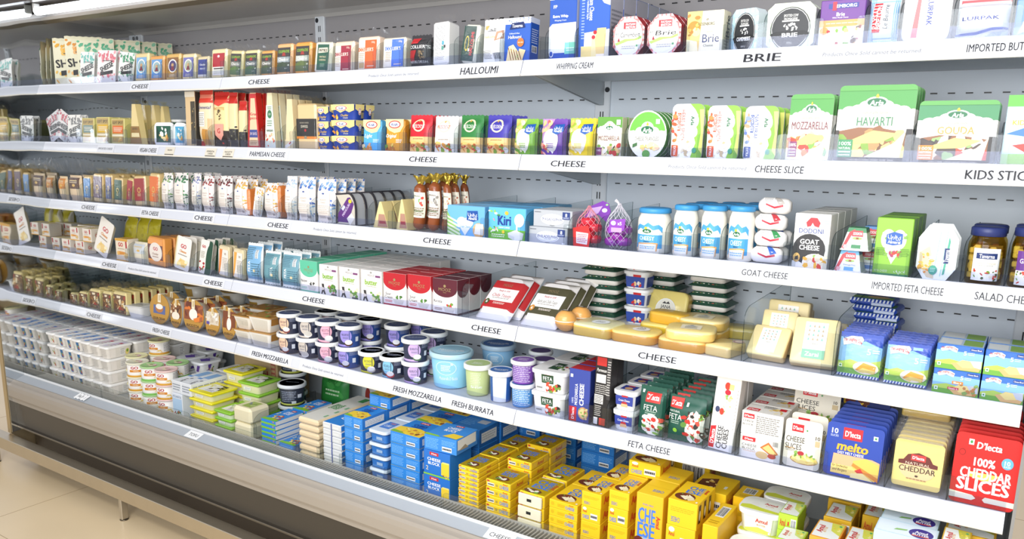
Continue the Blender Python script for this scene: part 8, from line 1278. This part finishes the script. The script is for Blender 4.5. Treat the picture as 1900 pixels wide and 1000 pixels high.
deck(1238, 1296, 930, -.07, 3, carton, 'yellow_cheese_carton', 'yellow carton, widest front tower', 'cheese box', .13, vary={0: {**YC, 'front': VAR[2]['front']}, 1: {**YC, 'front': VAR[2]['front']}}, **{**YC2, 'right': [('r', .08, .2, .2, .9, '#4a2c1c'), ('r', .36, .2, .48, .9, '#4a2c1c'), ('r', .64, .2, .76, .9, '#4a2c1c'), ('e', .14, .5, .04, .2, '#efe3c0'), ('e', .42, .5, .04, .2, '#efe3c0'), ('e', .7, .5, .04, .2, '#efe3c0')]})
for q, (u, Y, w, h, d, n, bar, lab) in enumerate(((2.93, .245, .15, .10, .10, 2, 1, 'wide yellow carton with barcode at the back'), (3.062, .075, .10, .062, .12, 3, 0, 'yellow carton behind the widest tower'))):
    for k in range(n): spawn(carton(w, h-.001, d, '#f4c920', cr='#e9ba1c', front=[('bar', .45, .1, .9, .75), ('l', .05, .7, .4, .9, 2, '#d0a81a')] if bar else VAR[2]['front'], top=[('p', [(.1, .1), (.6, .2), (.5, .8), (.1, .6)], '#6b3a24'), ('n', 6, .2, .2, .6, .7, CHP, 3, .07), ('r', .8, .3, .88, .45, '#f1f5ee')], right=[T(.3, .5, .5, 'Amul', '#c8502c', .4, .04)]), 'yellow_cheese_carton', f'{lab}, {TOPS[n-1-k]}', 'cheese box', (u, Y+.07, DECK+.0004+k*h), -.0, 0, 0, 'yellow cartons in rear piles')
upy = lambda W, H, D, **k: carton(W, H, D, '#f4c31c', cr='#f0b81c', ct='#f6cc2c', front=[T(.80, .6, .09, 'Amul', '#d8402c', .45, .04, rot=-90), ('l', .3, .4, .5, .8, 3, '#d6aa1c'), ('n', 5, .05, .05, .4, .25, ['#6b2a1c', '#efe3c0'], 3, .09)], top=[('bar', .25, .4, .8, .85), ('l', .2, .1, .8, .25, 2, '#c9a21c')])
x_, y_, z_, w_ = deck(1302, 1334, 975, -.072, 1, upy, 'yellow_cheese_carton', 'yellow carton with barcode top at the front', 'cheese box', .15, rz=-.0, jit=0)
spawn(upy(.058, .175, .085), 'yellow_cheese_carton', 'yellow carton with barcode top standing behind butter tubs', 'cheese box', (3.150, .16, DECK+.0004), 0)
# butter tubs, butter cartons
bl = [('p', [(.0, .08), (1, .08), (1, .22), (.5, .30), (.2, .40), (0, .30)], '#d9e24a'), T(.66, .66, .13, 'Amul', '#c8302c', .34, .05), T(.66, .5, .05, 'BUTTER', '#d98a6a', .24), ('e', .3, .5, .1, .12, '#f0efea')]
AB = recttub(.104, .062, .088, '#eef0dc', '#f6f7f6', lid=[('r', .06, .1, .94, .9, '#f3f6f0'), *bl], front=[('r', .08, .05, .92, .9, '#f1f2dc'), ('p', [(.08, .05), (.92, .05), (.92, .2), (.5, .34), (.08, .2)], '#cfe05c'), T(.60, .68, .2, 'Amul', '#c8302c', .42, .05), T(.60, .46, .09, 'BUTTER', '#e0703a', .3), ('r', .84, .1, .9, .2, '#f1f5ee')], right=[('p', [(.1, .05), (.9, .05), (.9, .25), (.5, .34), (.1, .2)], '#cfe05c')], taper=.86, lh=.013, cr=.03)
for u, v, Y, lab in ((3.218, 985, -.025, 'front'), (3.212, 938, .078, 'middle'), (3.245, 908, .182, 'rear')):
    n = {'front': 2, 'middle': 3, 'rear': 3}[lab]; X = u
    for k in range(n): spawn(AB, 'butter_tub', f'white butter tub with yellow-green print, {lab} stack, {TOPS[n-1-k]}', 'tub', (X, Y, DECK+.0004+k*.0625), -.0, 0, 0, 'white butter tubs with lime print')
bb = lambda c, land: [('r', .05, .06, .95, .94, '#eef1ea'), T(.22, .5, .14, 'Amul', '#c8302c', .42, .05, rot=90), T(.40, .5, .06, 'BUTTER', '#e0a03a', .3, .01, rot=90), ('p', [(.5, .94), (.95, .94), (.95, .3), (.6, .5)], land), ('n', 6, .6, .45, .9, .85, ['#f3e04a', '#f6ee9c', '#e9d23a'], 3, .07), ('e', .84, .82, .05, .04, '#4fae6a')]
def bcart(c, land, cr): return dict(c=c, cr=cr, ct=c, top=bb(c, land), front=[T(.24, .5, .45, 'Amul', '#c8502c', .3, .04), ('r', .5, .35, .58, .6, '#c8302c'), ('bar', .66, .12, .94, .8)], r=.001)
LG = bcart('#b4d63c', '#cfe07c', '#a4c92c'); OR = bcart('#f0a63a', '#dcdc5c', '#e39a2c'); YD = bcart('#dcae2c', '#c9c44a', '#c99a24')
deck(1443, 1482, 955, -.0, 5, carton, 'butter_carton', 'lime green butter carton, rear pile', 'butter', .085, **LG)
xl_ = deck(1438, 1488, 1003, -.078, 3, carton, 'butter_carton', 'lime green butter carton, front pile', 'butter', .074, **LG)
for k in range(3): spawn(carton(.06, .036, .085, **LG), 'butter_carton', f'lime green butter carton to the side, {TOPS[2-k]}', 'butter', (xl_[0]+.082, .045, DECK+.0004+k*.0365), .0, 0, 0, 'lime green butter cartons')
deck(1500, 1557, 999, -.075, 3, carton, 'butter_carton', 'orange butter carton, first front pile', 'butter', .10, **OR)
deck(1561, 1613, 1012, -.075, 3, carton, 'butter_carton', 'orange butter carton, second front pile', 'butter', .10, **OR)
deck(1527, 1583, 963, .075, 4, carton, 'butter_carton', 'golden butter carton, first middle pile', 'butter', .10, **YD)
deck(1598, 1652, 960, .13, 4, carton, 'butter_carton', 'golden butter carton, second middle pile', 'butter', .10, **YD)
deck(1535, 1600, 930, .20, 6, carton, 'butter_carton', 'golden butter carton, first back pile', 'butter', .10, **YD)
deck(1605, 1650, 940, .26, 6, carton, 'butter_carton', 'golden butter carton, second back pile', 'butter', .10, **YD)
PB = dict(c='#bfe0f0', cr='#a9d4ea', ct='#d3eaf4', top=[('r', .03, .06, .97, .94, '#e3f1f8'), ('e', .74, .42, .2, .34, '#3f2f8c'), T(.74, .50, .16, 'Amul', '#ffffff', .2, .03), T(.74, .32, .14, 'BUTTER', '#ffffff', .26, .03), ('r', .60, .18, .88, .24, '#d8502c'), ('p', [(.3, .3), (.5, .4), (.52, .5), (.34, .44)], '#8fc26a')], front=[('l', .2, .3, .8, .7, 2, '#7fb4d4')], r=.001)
deck(1619, 1738, 994, -.075, 3, carton, 'butter_carton', 'long pale blue butter carton, front pile', 'butter', .072, **PB)
deck(1632, 1742, 972, .0, 4, carton, 'butter_carton', 'long pale blue butter carton, rear pile', 'butter', .072, **PB)
deck(1750, 1850, 993, .02, 4, carton, 'butter_carton', 'golden butter carton, corner pile by the right end', 'butter', .10, **YD)
deck(1742, 1800, 1012, -.078, 2, carton, 'butter_carton', 'golden butter carton, low front pile by the right end', 'butter', .09, **YD)
